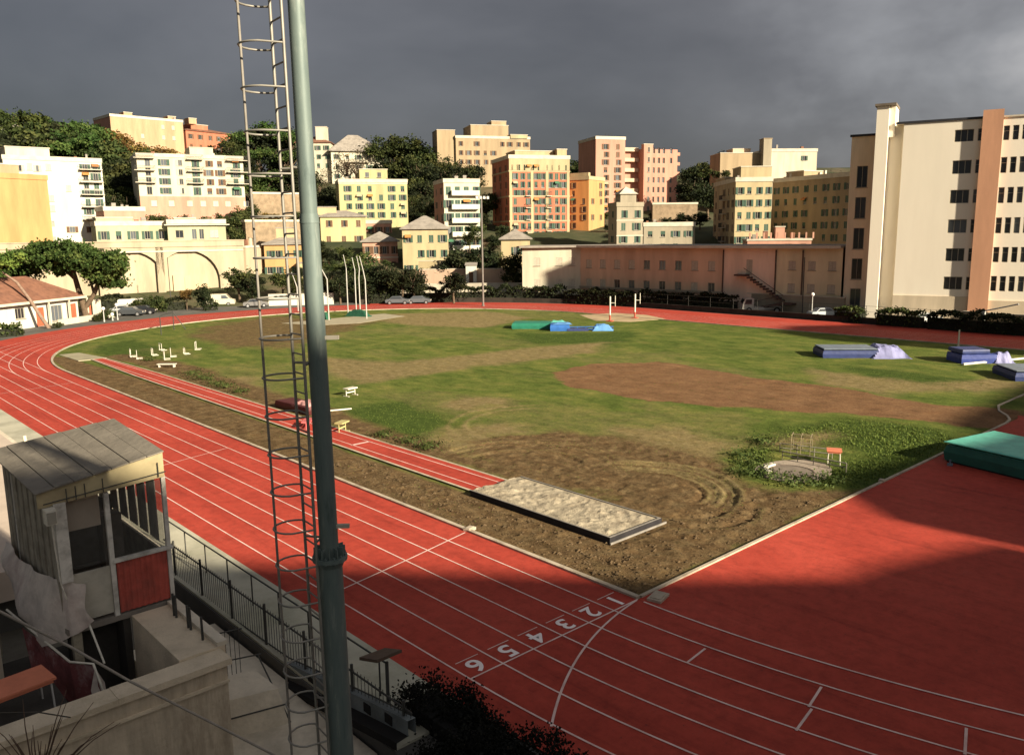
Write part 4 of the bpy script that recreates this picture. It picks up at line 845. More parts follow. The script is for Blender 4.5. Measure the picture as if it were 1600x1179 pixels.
# off to the right behind the viewpoint: unseen blocks, shaped from the shadow outlines, that keep the near straight in shadow
tv = Vector((math.cos(TH), math.sin(TH))); nv = Vector((math.sin(TH), -math.cos(TH))); TE = math.tan(R(SUN_EL)); AC = -46.0
def caster(name, label, prof, depth=12):
    """prof: (s, a) shadow outline on the ground -> gable outline of an unseen block standing at AC"""
    P = [(s*nv.x+AC*tv.x, s*nv.y+AC*tv.y, (a-AC)*TE) for s, a in prof]; n = len(P)
    lo = [(P[0][0], P[0][1], -1.7)]+P+[(P[-1][0], P[-1][1], -1.7)]; b2 = [(x-depth*tv.x, y-depth*tv.y, z) for x, y, z in lo]; k = len(lo)
    c = lo[0]; r = empty(name, label, 'apartment building', (c[0], c[1], -1.7)); off = Vector((c[0], c[1], -1.7))
    mb = MB(off); mb.add(lo+b2, [list(range(k)), list(range(k, 2*k))[::-1], (0, k-1, 2*k-1, k)]+[(0, k, k+1, 1), (k-2, 2*k-2, 2*k-1, k-1)]); mb.build('wall', OCHRE, r)
    rb = MB(off); rb.add(lo+b2, [(i, i+1, k+i+1, k+i) for i in range(1, k-2)]); rb.build('roof', TERRA, r)
caster('unseen_block', 'unseen gabled block behind the viewpoint that shades the near straight', [(-44, 0), (-30, 11), (-17.2, 26.3), (-6.4, 12.1), (1.7, .6), (6.0, -4.2), (7.5, -4.6), (9.0, -5.2), (11, -6.2), (13.2, -7.3)])
caster('unseen_block', 'unseen long flat roofed block to the right behind the viewpoint shading the jumping area', [(13.5, -3.4), (16.5, .2), (19, .9), (27, -1.6), (33, -2.0), (34, -.2), (52, -.6), (58, -3), (63, -4)])
caster('unseen_block', 'unseen taller block to the right behind the viewpoint shading the far straight', [(69.5, 22), (73, 30), (80, 31), (84, 27), (88, 24)])

# ------------------------------------------------------------------ trees and hedges
LEAF_D = leaf_mat('dark_evergreen_leaves', (.011, .016, .008), (.024, .032, .013), (.042, .048, .018))
LEAF_G = leaf_mat('green_leaves', (.019, .030, .010), (.044, .058, .018), (.082, .090, .028))
LEAF_P = leaf_mat('pine_needles', (.022, .042, .011), (.050, .088, .021), (.095, .125, .034))
LEAF_A = leaf_mat('autumn_leaves', (.07, .042, .013), (.13, .082, .022), (.19, .13, .04))
LEAF_B = leaf_mat('brown_bare_twigs', (.045, .032, .02), (.075, .055, .035), (.11, .085, .055))
BARK = mat('grey_brown_bark', (.12, .085, .055), .95, .4, 3, bump=.6, bscale=12)
def clumps(seed, lobes, n, rc, fill=.45):
    """points of leaves gathered in clumps over the skin of several lobes; returns points and a tone per clump"""
    rg = np.random.default_rng(seed); P = []; T = []
    vol = np.array([l[3]*l[4]*l[5] for l in lobes])**.67; cnt = np.maximum(3, (vol/vol.sum()*n/55).astype(int))
    for l, k in zip(lobes, cnt):
        for _ in range(k):
            d = rg.normal(size=3); d /= np.linalg.norm(d); rr = rg.uniform(fill, 1)**.5
            c = np.array(l[:3])+d*np.array(l[3:6])*rr; q = rg.normal(size=(55, 3))*.42*rc*np.array([1, 1, .75]); q *= rg.uniform(.7, 1.25)
            P.append(c+q); T.append(np.full(55, rg.uniform(.1, .95)))
    return np.concatenate(P), np.concatenate(T)
def trunk_mesh(seed, h, r, limbs, top):
    rg = random.Random(seed); mb = MB()
    mb.tube([(0, 0, -.6), (.05*h*rg.uniform(-.3, .3), 0, h*.3), (.06*h*rg.uniform(-1, 1), .06*h*rg.uniform(-1, 1), h*.62)], [r*1.3, r, r*.7], 7, caps=False)
    for i in range(limbs):
        a = 6.28*i/limbs+rg.uniform(-.5, .5); z = h*rg.uniform(.35, .6); l = top*rg.uniform(.6, 1)
        mb.tube([(0, 0, z), (math.cos(a)*l*.5, math.sin(a)*l*.5, z+h*.14), (math.cos(a)*l, math.sin(a)*l, z+h*.3)], [r*.55, r*.35, r*.12], 5, caps=False)
    return mb
TREES = {}
def proto(kind, var):
    k = (kind, var)
    if k in TREES: return TREES[k]
    s = hash(kind) % 97+var*13+len(kind); rg = np.random.default_rng(s+len(kind)*7)
    if kind in ('round', 'autumn'):   # unit height 10
        lobes = [(rg.uniform(-1.7, 1.7), rg.uniform(-1.7, 1.7), rg.uniform(4.6, 7.8), rg.uniform(1.3, 2.2), rg.uniform(1.3, 2.2), rg.uniform(1.2, 2.0)) for _ in range(8)]
        P, T = clumps(s, lobes, 3400, 1.1); m = LEAF_G if kind == 'round' else LEAF_A; sz = .21
    elif kind == 'dark':
        lobes = [(rg.uniform(-1.9, 1.9), rg.uniform(-1.9, 1.9), rg.uniform(3.2, 8.0), rg.uniform(1.3, 2.0), rg.uniform(1.3, 2.0), rg.uniform(1.4, 2.3)) for _ in range(9)]
        P, T = clumps(s, lobes, 3600, 1.1); m = LEAF_D; sz = .22
    elif kind == 'cypress':
        lobes = [(rg.uniform(-.2, .2), rg.uniform(-.2, .2), z, 1.25*(1-abs(z-3.6)/7.4), 1.25*(1-abs(z-3.6)/7.4), 1.2) for z in np.linspace(1.2, 9.2, 9)]
        P, T = clumps(s, lobes, 2600, .6); m = LEAF_D; sz = .17
    elif kind == 'umbrella':
        lobes = [(rg.uniform(-2.6, 2.6), rg.uniform(-2.6, 2.6), rg.uniform(7.4, 8.8), rg.uniform(1.2, 2.0), rg.uniform(1.2, 2.0), rg.uniform(.7, 1.1)) for _ in range(9)]
        P, T = clumps(s, lobes, 3000, .9); m = LEAF_P; sz = .19
    elif kind == 'bare':
        lobes = [(rg.uniform(-1.6, 1.6), rg.uniform(-1.6, 1.6), rg.uniform(4.5, 8), 1.6, 1.6, 1.8) for _ in range(7)]
        P, T = clumps(s, lobes, 1100, 1.3); m = LEAF_B; sz = .12
    else:                             # bush, unit height 3
        lobes = [(rg.uniform(-1.2, 1.2), rg.uniform(-1.2, 1.2), rg.uniform(.7, 2.0), rg.uniform(.7, 1.1), rg.uniform(.7, 1.1), rg.uniform(.6, 1.0)) for _ in range(7)]
        P, T = clumps(s, lobes, 2200, .6); m = LEAF_D if kind == 'darkbush' else LEAF_G; sz = .12
    cr = leafmesh('crown', P, sz, m, T, s)
    h = 3 if 'bush' in kind else 10; tr = trunk_mesh(s, h, .26 if h > 3 else .09, 6, 2.0 if h > 3 else .8)
    me = tr.build('trunk', BARK); tm = me.data; bpy.data.objects.remove(me); TREES[k] = (cr, tm, h); return TREES[k]
def tree(kind, px, ytop, d, label, group=None, zb=None, wide=1.0, name=None, var=None, name2=None):
    var = random.randrange(3) if var is None else var; cr, tm, h = proto(kind, var)
    p = ond(px, ytop, d); z0 = (terr(d)-.3) if zb is None else zb
    s = max(.2, (p[2]-z0)/(h*.98))
    r = empty(name or ('bush' if 'bush' in kind else {'cypress': 'cypress_tree', 'umbrella': 'pine_tree'}.get(kind, 'tree')), label, 'bush' if 'bush' in kind else 'tree', (p[0], p[1], z0), random.uniform(0, 6.28), group)
    r.scale = (s*wide, s*wide, s); link('trunk', tm, r); link('crown', cr, r); return r
def grove(group, label, rows, kinds):
    for px, yt, d in rows:
        tree(random.choice(kinds), px+random.uniform(-3, 3), yt, d, label, group, wide=random.uniform(1.0, 1.4))
g1 = [(12, 178, 300), (30, 172, 322), (48, 190, 300), (62, 186, 318), (80, 184, 330), (98, 186, 312), (115, 188, 322), (132, 196, 300), (20, 205, 290), (42, 210, 285), (66, 206, 285), (92, 205, 282), (118, 208, 278), (140, 214, 275), (8, 215, 272), (160, 215, 285)]
grove('trees on the hilltop at far left', 'dark green tree on the hilltop behind the tall white block at far left', g1, ['dark', 'round', 'umbrella'])
g2 = [(166, 252, 262), (178, 240, 272), (194, 250, 258), (203, 235, 280), (172, 275, 250), (188, 272, 246), (204, 270, 244), (180, 295, 236), (198, 300, 233), (208, 240, 262), (212, 285, 240), (170, 300, 234)]
grove('trees between the two white blocks at left', 'dark evergreen on the slope between the tall white block and the balconied white block', g2, ['dark', 'round', 'dark'])
g3 = [(182, 214, 318), (200, 218, 312), (216, 222, 305), (236, 228, 300), (255, 226, 306), (272, 226, 302), (288, 236, 300), (190, 232, 296), (166, 198, 322), (226, 236, 288), (246, 240, 284), (305, 238, 296)]
grove('autumn trees below the peach building', 'golden brown autumn tree below the long peach hilltop building', g3, ['autumn', 'autumn', 'round'])
g4 = [(345, 222, 332), (362, 214, 340), (378, 205, 345), (398, 200, 345), (415, 192, 348), (432, 190, 345), (452, 205, 340), (360, 236, 310), (384, 238, 305), (406, 232, 308), (428, 228, 305), (448, 232, 300), (392, 262, 280), (414, 268, 270), (436, 262, 275), (458, 258, 280), (475, 262, 276), (390, 286, 256), (470, 284, 256)]
grove('trees on the ridge behind the floodlight mast', 'dark tree on the ridge behind the ladder and floodlight mast', g4, ['dark', 'round', 'umbrella'])
g5 = [(608, 214, 322), (622, 210, 322), (638, 212, 318), (655, 222, 316), (670, 232, 310), (686, 246, 300), (612, 240, 292), (632, 240, 290), (650, 248, 286), (668, 252, 282), (702, 256, 280), (720, 252, 288), (740, 256, 290), (645, 275, 262), (662, 280, 256), (655, 300, 246), (668, 310, 238), (642, 318, 238), (520, 290, 262), (508, 300, 248), (516, 312, 236), (600, 258, 300), (590, 275, 300)]
grove('trees between yellow block and red palazzo', 'dark green tree on the slope between the bright yellow block and the red palazzo', g5, ['dark', 'dark', 'round'])
for q in ((498, 262, 285), (540, 232, 292), (556, 240, 288)): tree('bare', *q, 'bare brown tree in front of the large pale hilltop villa', 'bare trees by the villa', wide=1.2)
g6 = [(898, 250, 292), (912, 244, 298), (924, 252, 290), (905, 262, 275), (922, 270, 262), (1080, 258, 288), (1092, 252, 292), (1104, 256, 285), (1084, 272, 262), (1118, 262, 296), (1010, 338, 210), (1030, 342, 207), (1055, 340, 208), (1075, 335, 212)]
grove('trees around the pink tower', 'dark evergreen beside the tall pink apartment tower', g6, ['dark', 'round'])
for q in ((1128, 240, 290), (1142, 246, 288)): tree('cypress', *q, 'dark cypress left of the pale yellow upper building', 'cypresses by the upper building', wide=1.6)
for q in ((1115, 262, 200), (1135, 262, 200), (1098, 266, 200)): tree('bush', q[0], q[1], q[2], 'green roof garden shrub on top of the beige block', 'roof garden shrubs', zb=ond(q[0], 278, q[2])[2])
# slope below the white balconied block
g7 = [(232, 334, 200), (250, 332, 202), (275, 336, 199), (300, 338, 198), (328, 338, 199), (352, 334, 200), (372, 330, 205), (390, 320, 210), (240, 350, 190), (372, 350, 190)]
grove('shrubs below the balconied white block', 'green shrubby tree below the balconied white block and above the arches', g7, ['round', 'dark'])
grove('trees on the stepped slope by the stone terraces', 'green tree on the stepped slope behind the orange house', [(398, 345, 205), (420, 330, 214), (446, 318, 222), (470, 330, 212), (488, 345, 206), (430, 352, 200), (495, 372, 190), (512, 384, 180), (540, 386, 178), (478, 368, 192)], ['dark', 'round', 'autumn'])
# near trees along the far bend and far straight
for q in ((372, 418, 158, 'round', 1.2), (392, 428, 156, 'dark', 1.2)): tree(q[3], q[0], q[1], q[2], 'green bushy tree in front of the plain buff wall right of the arches', 'two trees by the buff wall', zb=-.3, wide=q[4])
tree('bush', 243, 452, 150, 'rounded green tree beside the white van in front of the arches', zb=-.1, wide=.8, name='tree', var=0)
tree('bush', 214, 462, 151, 'low spreading green shrub left of the rounded tree at the arches', zb=-.1, wide=1.0, var=1)
tree('autumn', 290, 450, 152, 'thin golden brown sapling in front of the open arch', zb=-.1, wide=.9, var=1)
tree('darkbush', 318, 447, 150, 'dark purple green shrub right of the open arch', zb=-.1, wide=.8)
for q in ((440, 420, 158), (465, 432, 154)): tree('round', q[0], q[1], q[2], 'green tree behind the ladder below the orange house', 'trees under the orange house', zb=-.2, wide=1.1)
for q in ((606, 408, 152, 1.1), (628, 414, 150, 1.1), (590, 412, 154, 1.1), (645, 415, 149, 1.0)): tree('dark', *q[:3], 'dark rounded evergreen behind the far bend below the cream house', 'dark evergreens below the cream house', zb=-.1, wide=q[3])
tree('dark', 708, 424, 148, 'solitary dark rounded evergreen between cream house and pitched roof house', zb=-.1, wide=1.2, var=1)
for q in ((715, 392, 165, 1.3), (735, 380, 168, 1.3), (752, 388, 166, 1.2)): tree('dark', *q[:3], 'dark evergreen in shade left of the ochre house', 'dark evergreens left of the ochre house', zb=0, wide=q[3])
tree('round', 800, 392, 158, 'small leafy tree in front of the ochre house wall', zb=0, wide=.8, var=2)
tree('round', 560, 392, 168, 'leafy tree in front of the pink hipped house', zb=0, wide=1.3, var=1)
grove('shrubby trees on the slope below the yellow houses', 'dark shrubby tree on the slope below the small houses in the centre', [(505, 390, 185), (528, 384, 188), (548, 388, 184), (585, 415, 174), (606, 405, 178), (700, 392, 184), (715, 398, 180), (735, 400, 178), (760, 408, 172), (700, 412, 172), (640, 425, 168), (668, 428, 167), (690, 430, 166), (780, 420, 164), (815, 425, 160), (752, 330, 205), (735, 362, 192), (768, 366, 190), (782, 362, 196), (760, 385, 182), (790, 350, 200), (740, 345, 208), (758, 300, 222), (746, 350, 196), (640, 300, 240), (655, 330, 222), (668, 350, 206), (648, 345, 214), (480, 400, 178), (470, 415, 172), (520, 408, 172), (545, 412, 170)], ['dark', 'round', 'dark'])
grove('trees on the ridge behind the right buildings', 'dark tree on the low ridge behind the beige and olive blocks', [(1100, 262, 320), (1085, 270, 310), (1290, 278, 290), (1300, 285, 280), (1110, 280, 240), (1060, 330, 225), (1045, 338, 220), (1020, 332, 235), (950, 330, 240), (945, 350, 215), (1095, 330, 215)], ['dark', 'dark', 'round'])
for q in ((512, 420, 156), (530, 432, 152), (552, 424, 155), (570, 430, 152)): tree('dark', *q, 'dark tree behind the throwing cage poles', 'dark trees behind the throwing cage', zb=-.1, wide=1.2)

def big_pine():
    p = onz(140, 499, 0)*1.0; r = empty('umbrella_pine', 'big spreading umbrella pine with forked trunk beside the clubhouse', 'tree', (p[0], p[1], 0), R(47.5-90))
    d = cdist(p[0], p[1]); s = d/FPX     # metres per pixel column, local x to the right
    L_ = []
    for px, py, rx, rz in ((95, 392, 32, 15), (60, 402, 30, 15), (25, 405, 28, 15), (-8, 408, 26, 14), (125, 390, 30, 14), (150, 402, 30, 18), (178, 410, 28, 20), (193, 404, 15, 14), (165, 424, 20, 12), (40, 418, 24, 9), (110, 406, 30, 14), (75, 388, 22, 10), (15, 422, 18, 8), (172, 432, 12, 7)):
        z = 12.18-(py-372)*s; L_.append(((px-140)*s, random.uniform(-2.6, 2.6), z, rx*s, 3.2, rz*s))
    P, T = clumps(5, L_, 34000, .9, .25); link('crown', leafmesh('crown', P, .22, LEAF_P, T, 4), r)
    def at(px, py): return ((px-140)*s, 0, 12.18-(py-374)*s)
    mb = MB(); mb.tube([(-.2, 0, -.4), at(134, 470), at(128, 440), at(124, 418), at(118, 400)], [.62, .5, .4, .34, .2], 8); mb.tube([at(134, 472), at(150, 450), at(160, 428), at(166, 410)], [.4, .33, .3, .16], 7); mb.tube([at(126, 430), at(112, 416), at(90, 404)], [.26, .2, .1], 6); mb.tube([at(150, 450), at(146, 430), at(140, 412)], [.22, .16, .1], 6)
    mb.build('trunk', BARK, r)
    p2 = onz(78, 512, 0); r2 = empty('leaning_trunk', 'slender leaning pale pine trunk in front of the clubhouse roof', 'tree', (p2[0], p2[1], 0), R(47.5-90)); s2 = cdist(p2[0], p2[1])/FPX
    def a2(px, py): return ((px-78)*s2, 0, 12.18-(py-374)*s2)
    mb = MB(); mb.tube([(0, 0, -.3), a2(68, 480), a2(54, 454), a2(40, 432), a2(22, 418)], [.28, .25, .22, .19, .12], 7); mb.build('trunk', mat('pale_pine_bark', (.22, .15, .11), .9, .3, 4, bump=.5), r2)
    P, T = clumps(9, [(-2-k*1.3, random.uniform(-1, 1), 9.2+random.uniform(-.5, .5), 1.5, 1.6, .9) for k in range(4)], 2600, .8); 
    P[:, 0] += -2; link('crown', leafmesh('crown', P, .18, leaf_mat('yellow_green_needles', (.04, .07, .015), (.09, .13, .025), (.15, .18, .04)), T, 6), r2)
big_pine()

def hedge(label, pts, h, wd, m=LEAF_D, dens=130, name='hedge'):
    rg = np.random.default_rng(len(label)); P = []; core = MB((pts[0][0], pts[0][1], 0))
    for (x0, y0), (x1, y1) in zip(pts, pts[1:]):
        Ln = math.hypot(x1-x0, y1-y0); n = int(Ln*dens*(h+wd)/3); t_ = rg.uniform(0, 1, n)
        bump = .75+.5*vnoise(t_*Ln*.7, t_*0+3, 5); w_ = rg.uniform(-1, 1, n); z = rg.uniform(0, 1, n)**.7; sf = rg.integers(0, 3, n)
        w_ = np.where(sf == 0, np.sign(w_), w_); z = np.where(sf > 0, 1-.12*rg.uniform(0, 1, n), z); nx, ny = -(y1-y0)/Ln, (x1-x0)/Ln
        q = np.stack([x0+(x1-x0)*t_+nx*w_*wd/2, y0+(y1-y0)*t_+ny*w_*wd/2, z*h*bump], 1)+rg.normal(0, .12, (n, 3)); P.append(q)
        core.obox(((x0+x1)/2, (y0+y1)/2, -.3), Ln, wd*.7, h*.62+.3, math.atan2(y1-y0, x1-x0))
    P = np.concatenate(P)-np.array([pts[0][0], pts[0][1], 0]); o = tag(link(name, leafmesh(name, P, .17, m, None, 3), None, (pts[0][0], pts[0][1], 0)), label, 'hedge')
    core.build('twigs', mat('hedge_core', (.018, .02, .012), 1), o); return o  # solid dark core inside the leaves, added to stop see-through
def pl(*px, d=None): return [tuple(onz(x, y, 0)[:2]) for x, y in px]
hedge('long dark clipped hedge in shade along the far bend below the houses', [tuple(ond(x, 460, D)[:2]) for x, D in ((575, 152), (650, 152), (740, 152), (828, 150), (880, 147))], 2.6, 2.2)
hedge('dark hedge at the foot of the long low brown building', [tuple(ond(x, 470, D)[:2]) for x, D in ((885, 146), (960, 141), (1050, 136), (1150, 131))], 2.3, 2.0)
hedge('short clipped hedge right of the pale parked car', [tuple(ond(x, 495, D)[:2]) for x, D in ((1308, 120.5), (1348, 118))], 1.9, 1.6, LEAF_G)
hedge('clipped hedge in front of the cream office block', [tuple(ond(x, 500, D)[:2]) for x, D in ((1372, 116.5), (1420, 115), (1440, 114))], 2.1, 1.6, LEAF_G)
hedge('dark hedge beyond the far straight at the right edge', [tuple(ond(x, 505, D)[:2]) for x, D in ((1452, 114), (1530, 111.5), (1640, 110))], 2.2, 1.6)
hedge('dark green hedge between the parked cars and the open arch', [tuple(ond(x, 470, D)[:2]) for x, D in ((258, 152), (288, 153))], 2.0, 1.2, LEAF_D)
hedge('dark clipped hedge behind the parked cars below the pine', [tuple(ond(x, 470, D)[:2]) for x, D in ((155, 154), (202, 155))], 2.8, 1.4, LEAF_D)
hedge('low garden hedge in front of the clubhouse', [tuple(ond(x, 515, D)[:2]) for x, D in ((-40, 122), (30, 124))], 1.5, 1.6, LEAF_G)
for q in ((20, 505, 124), (88, 500, 131), (150, 488, 138), (165, 480, 140)): tree('bush', *q, 'small green shrub in front of the clubhouse wall', 'clubhouse shrubs', zb=-.1)

# ------------------------------------------------------------------ clubhouse at left
def clubhouse():
    b = Bld('clubhouse', 'white single storey clubhouse with orange doors and brown tiled roof at left', 'clubhouse', -60, 126, 121, 141, 9, 471, [WHITE, CREAM],
            {'F': [(1, 1, 1.7, 1.5, 'p', {'x': (8.0, 10.3), 'z0': 1.2, 'z1': 3.2}), (1, 1, 2.2, 2.3, 'p', {'x': (14.6, 17.4), 'z0': .3, 'z1': 2.9}), (1, 1, 1.6, 2.2, 'p', {'x': (19.2, 21.2), 'z0': .3, 'z1': 2.9})]}, z0=-.1, roof='hip', rmat=TERRA, rh=3.2, over=.9)
    red = mat('orange_red_door', (.42, .10, .05), .7, .2, 2)
    for x in (12.0, 18.4, 21.6): b.box('door', x, x+1.4, -.08, -.004, .1, 2.7, red)
    b.box('shutter', 23.4, 25.3, -.07, -.004, .7, 3.0, PALE)
    b.box('fascia', -.9, b.W+.9, -1.0, -.9, b.H-.35, b.H+.0, PALE); b.box('porch_wall', 13.5, 25.5, -2.2, -2.0, 0, .9, CREAM)
    for x in (13.6, 17.6, 21.4): b.box('post', x, x+.18, -.86, -.68, .05, b.H-.3, PALE)
clubhouse()

# ------------------------------------------------------------------ vehicles and lamps
TYRE = mat('black_rubber', (.02, .02, .02), .9, .2, 5); RIM = mat('dull_alloy', (.35, .35, .35), .5, .1, 5, metal=.6)
def car(label, px, d, rz, col, kind='car', base=-.05, name='parked_car', cat='car'):
    p = ond(px, 480, d); r = empty(name, label, cat, (p[0], p[1], base), rz)
    paint = mat('car_paint_'+'_'.join(str(int(c*100)) for c in col), col, .3, .08, 2, spec=.5)
    if kind == 'car': prof = [(-2.1, .35), (-2.15, .75), (-2.0, .92), (-1.5, .98), (-.95, 1.42), (.55, 1.46), (1.1, 1.02), (1.95, .88), (2.12, .6), (2.1, .35)]; hw = .86; gl = [(-1.38, 1.0), (-.92, 1.36), (.5, 1.39), (.95, 1.02)]
    elif kind == 'van': prof = [(-2.4, .35), (-2.45, 1.9), (-2.2, 2.1), (1.0, 2.1), (1.75, 1.25), (2.4, 1.05), (2.45, .35)]; hw = .95; gl = [(.2, 1.3), (.2, 1.9), (.95, 1.9), (1.5, 1.3)]
    else: prof = [(-3.2, .7), (-3.2, .95), (1.4, .95), (1.4, 2.2), (2.7, 2.2), (3.0, 1.4), (3.1, .5), (-1, .5)]; hw = 1.0; gl = [(1.7, 1.4), (1.7, 2.05), (2.55, 2.05), (2.75, 1.4)]
    n = len(prof); mb = MB(); tp = lambda z: hw*(1 if z < 1.0 else 1-.16*min(1, (z-1.0)/.5)) if kind == 'car' else hw
    V = [(x, -tp(z), z) for x, z in prof]+[(x, tp(z), z) for x, z in prof]
    mb.add(V, [list(range(n))[::-1], list(range(n, 2*n))]+[(i, (i+1) % n, n+(i+1) % n, n+i) for i in range(n)]); mb.build('body', paint, r)
    for s_ in (-1, 1):
        g = MB(); g.add([(x, s_*(tp(z)+.012), z) for x, z in gl], [(0, 1, 2, 3)]); g.build('side_window', DK, r)
    g = MB(); i0 = 5 if kind == 'car' else (3 if kind == 'van' else 4); a, c = prof[i0], prof[i0+1]; q = .1
    g.add([(a[0]+(c[0]-a[0])*t_+.012, y*tp(a[1])*.88, a[1]+(c[1]-a[1])*t_+.02) for t_, y in ((q, -1), (q, 1), (.92, 1), (.92, -1))], [(0, 1, 2, 3)]); g.build('windscreen', DK, r)
    for x in ((-1.35, 1.35) if kind != 'truck' else (-2.0, 2.1)):
        for y in (-hw+.02, hw-.02):
            wv = MB(); k = 14; rr = .34 if kind != 'truck' else .45
            wv.add([(x+rr*math.cos(6.283*i/k), y+o, rr+rr*math.sin(6.283*i/k)) for o in (-.11, .11) for i in range(k)], [list(range(k)), list(range(k, 2*k))[::-1]]+[(i, (i+1) % k, k+(i+1) % k, k+i) for i in range(k)])
            wo = wv.build('wheel', TYRE, r); rv = MB(); o = .115 if y > 0 else -.115
            rv.add([(x+rr*.6*math.cos(6.283*i/k), y+o, rr+rr*.6*math.sin(6.283*i/k)) for i in range(k)], [list(range(k))]); rv.build('rim', RIM, wo)
    for y in (-hw*.7, hw*.7):
        hl = MB(); f = prof[-2] if kind != 'truck' else (3.08, .9); hl.box(f[0]-.02, f[0]+.03, y-.16, y+.16, .62, .78); hl.build('headlight', PALE, r)
    return r
CR = R(47.5-90)
car('dark grey parked car beside the bin below the pine', 203, 145, CR+.1, (.05, .055, .06)); car('black parked car right of the grey car below the arches', 222, 147, CR+.2, (.015, .015, .018)); car('silver parked car behind the dark grey car', 192, 149, CR+.4, (.32, .33, .34))
car('white delivery van parked behind the rounded shrub below the arches', 211, 154, CR+.1, (.62, .60, .56), 'van', name='parked_van', cat='van')
car('cream parked van at the foot of the plain buff wall', 346, 158, CR+.2, (.55, .50, .38), 'van', name='parked_van', cat='van')
car('grey parked car under trees just right of the ladder', 400, 152, CR+.3, (.16, .155, .15))
car('pale blue grey parked car near the lamp beyond the far straight', 1288, 124, CR+.1, (.40, .44, .46)); car('grey flatbed truck with white cab edge parked by the outside stair', 1190, 130, CR+3.1, (.38, .36, .33), 'truck', name='parked_truck', cat='truck')
car('white car in the gap of the hedge before the office block', 1446, 120, CR, (.5, .5, .48))
for px, d in ((655, 149), (622, 149)): car('grey parked car half hidden in shade behind the far bend', px, d, CR, (.10, .11, .12)).__setitem__('group', 'cars behind the far bend')

MAST = mat('pale_grey_steel', (.42, .41, .38), .6, .15, 4); WGLOBE = mat('white_lamp_globe', (.75, .73, .68), .4, .05, 3)
def lamp(label, px, ybase, ytop, d=None, head='globe', name='street_lamp', cat='street lamp', rad=.06, z0=-.1, m=MAST):
    p = onz(px, ybase, 0) if d is None else ond(px, ybase, d); D = cdist(p[0], p[1]); zt = ond(px, ytop, D)[2]
    r = empty(name, label, cat, (p[0], p[1], z0)); h = zt-z0; mb = MB(); mb.tube([(0, 0, 0), (0, 0, h)], [rad*1.4, rad], 8); mb.tube([(0, 0, 0), (0, 0, .3)], rad*2, 8); mb.build('pole', m, r)
    if head == 'globe':
        g = MB(); k = 10
        for i in range(5):
            a0 = -math.pi/2+math.pi*i/5; a1 = a0+math.pi/5
            for j in range(k):
                b0, b1 = 6.283*j/k, 6.283*(j+1)/k; g.quad(*[(.26*math.cos(a)*math.cos(b), .26*math.cos(a)*math.sin(b), h+.2+.26*math.sin(a)) for a, b in ((a0, b0), (a0, b1), (a1, b1), (a1, b0))])
        g.build('globe', WGLOBE, r)
    elif head == 'arm':
        g = MB(); g.tube([(-.55, 0, h-.05), (.55, 0, h-.05)], .04, 6); g.box(-.8, -.3, -.12, .12, h-.15, h-.03); g.box(.3, .8, -.12, .12, h-.15, h-.03); g.build('lamp_head', MAST, r)
    elif head == 'flood':
        g = MB(); g.box(-1.4, 1.4, -.06, .06, h-.2, h-.05)
        for x in (-1.2, -.4, .4, 1.2): g.box(x-.25, x+.25, -.3, -.065, h-.3, h+.15)
        g.build('lamp_head', MAST, r)
    return r
lamp('white globe lamp on thin post in front of the parked cars', 184, 499, 478); lamp('short post with white lamp left of the taller globe lamp', 163, 502, 484); lamp('very short white lamp beside the dark grey car', 176, 500, 493)
lamp('white lamp post with two heads before the pale blue car', 1268, 496, 462, head='globe')
lamp('tall floodlight mast beyond the far bend', 755, 478, 308, head='flood', name='floodlight_mast', cat='floodlight mast', rad=.13, m=mat('dull_mast_steel', (.16, .14, .125), .7, .2, 3))
lamp('slender double armed lamp at the foot of the office block pier', 1537, 500, 441, head='arm'); lamp('thin grey pole in front of the open arch', 268, 482, 402, head='none', name='pole', cat='pole', m=RAIL)
lamp('thin dark pole standing in front of the olive plaster wall', 1253, 494, 402, head='none', name='pole', cat='pole', m=RAIL)

def barrier():
    a = ond(1537, 486, 115); b = ond(1592, 475, 112); r = empty('barrier', 'raised white barrier arm at the gate below the office block', 'barrier', (a[0], a[1], 0)); o = Vector(a)
    mb = MB(o*0+Vector((a[0], a[1], 0))); mb.tube([a, b], .09, 6); mb.build('arm', WGLOBE, r); mb = MB(); mb.box(-.2, .2, -.2, .2, -.1, a[2]+.1); mb.build('post', MAST, r)
barrier()

# low dark boundary wall with wire posts along the far straight
def far_wall():
    pts = [(86.6, -45), (86.6, 30), (86.6, 66)]+[(36.5+50.2*math.cos(R(a)), 68+50.2*math.sin(R(a))) for a in range(6, 64, 8)]
    r = empty('boundary_wall', 'low dark wall with mesh posts along the outer edge of the far straight', 'wall', (86.6, 30, 0)); o = Vector((86.6, 30, 0)); mb = MB(o)
    for a, b in zip(pts, pts[1:]): mb.obox(((a[0]+b[0])/2, (a[1]+b[1])/2, -.1), math.hypot(b[0]-a[0], b[1]-a[1]), .25, .85, math.atan2(b[1]-a[1], b[0]-a[0]))
    mb.build('wall', mat('dark_mossy_wall', (.045, .036, .028), .95, .4, 1, bump=.4), r)
    for i in range(22):
        q = MB(o); y = -20+4*i
        if y > 66: break
        q.tube([(86.6, y, .7), (86.6, y, 2.3)], .03, 5); q.build('post', RAIL, r)
    q = MB(o); q.tube([(86.6, -40, 2.25), (86.6, 66, 2.25)], .018, 4); q.tube([(86.6, -40, 1.5), (86.6, 66, 1.5)], .015, 4); q.build('wire', RAIL, r)
far_wall()
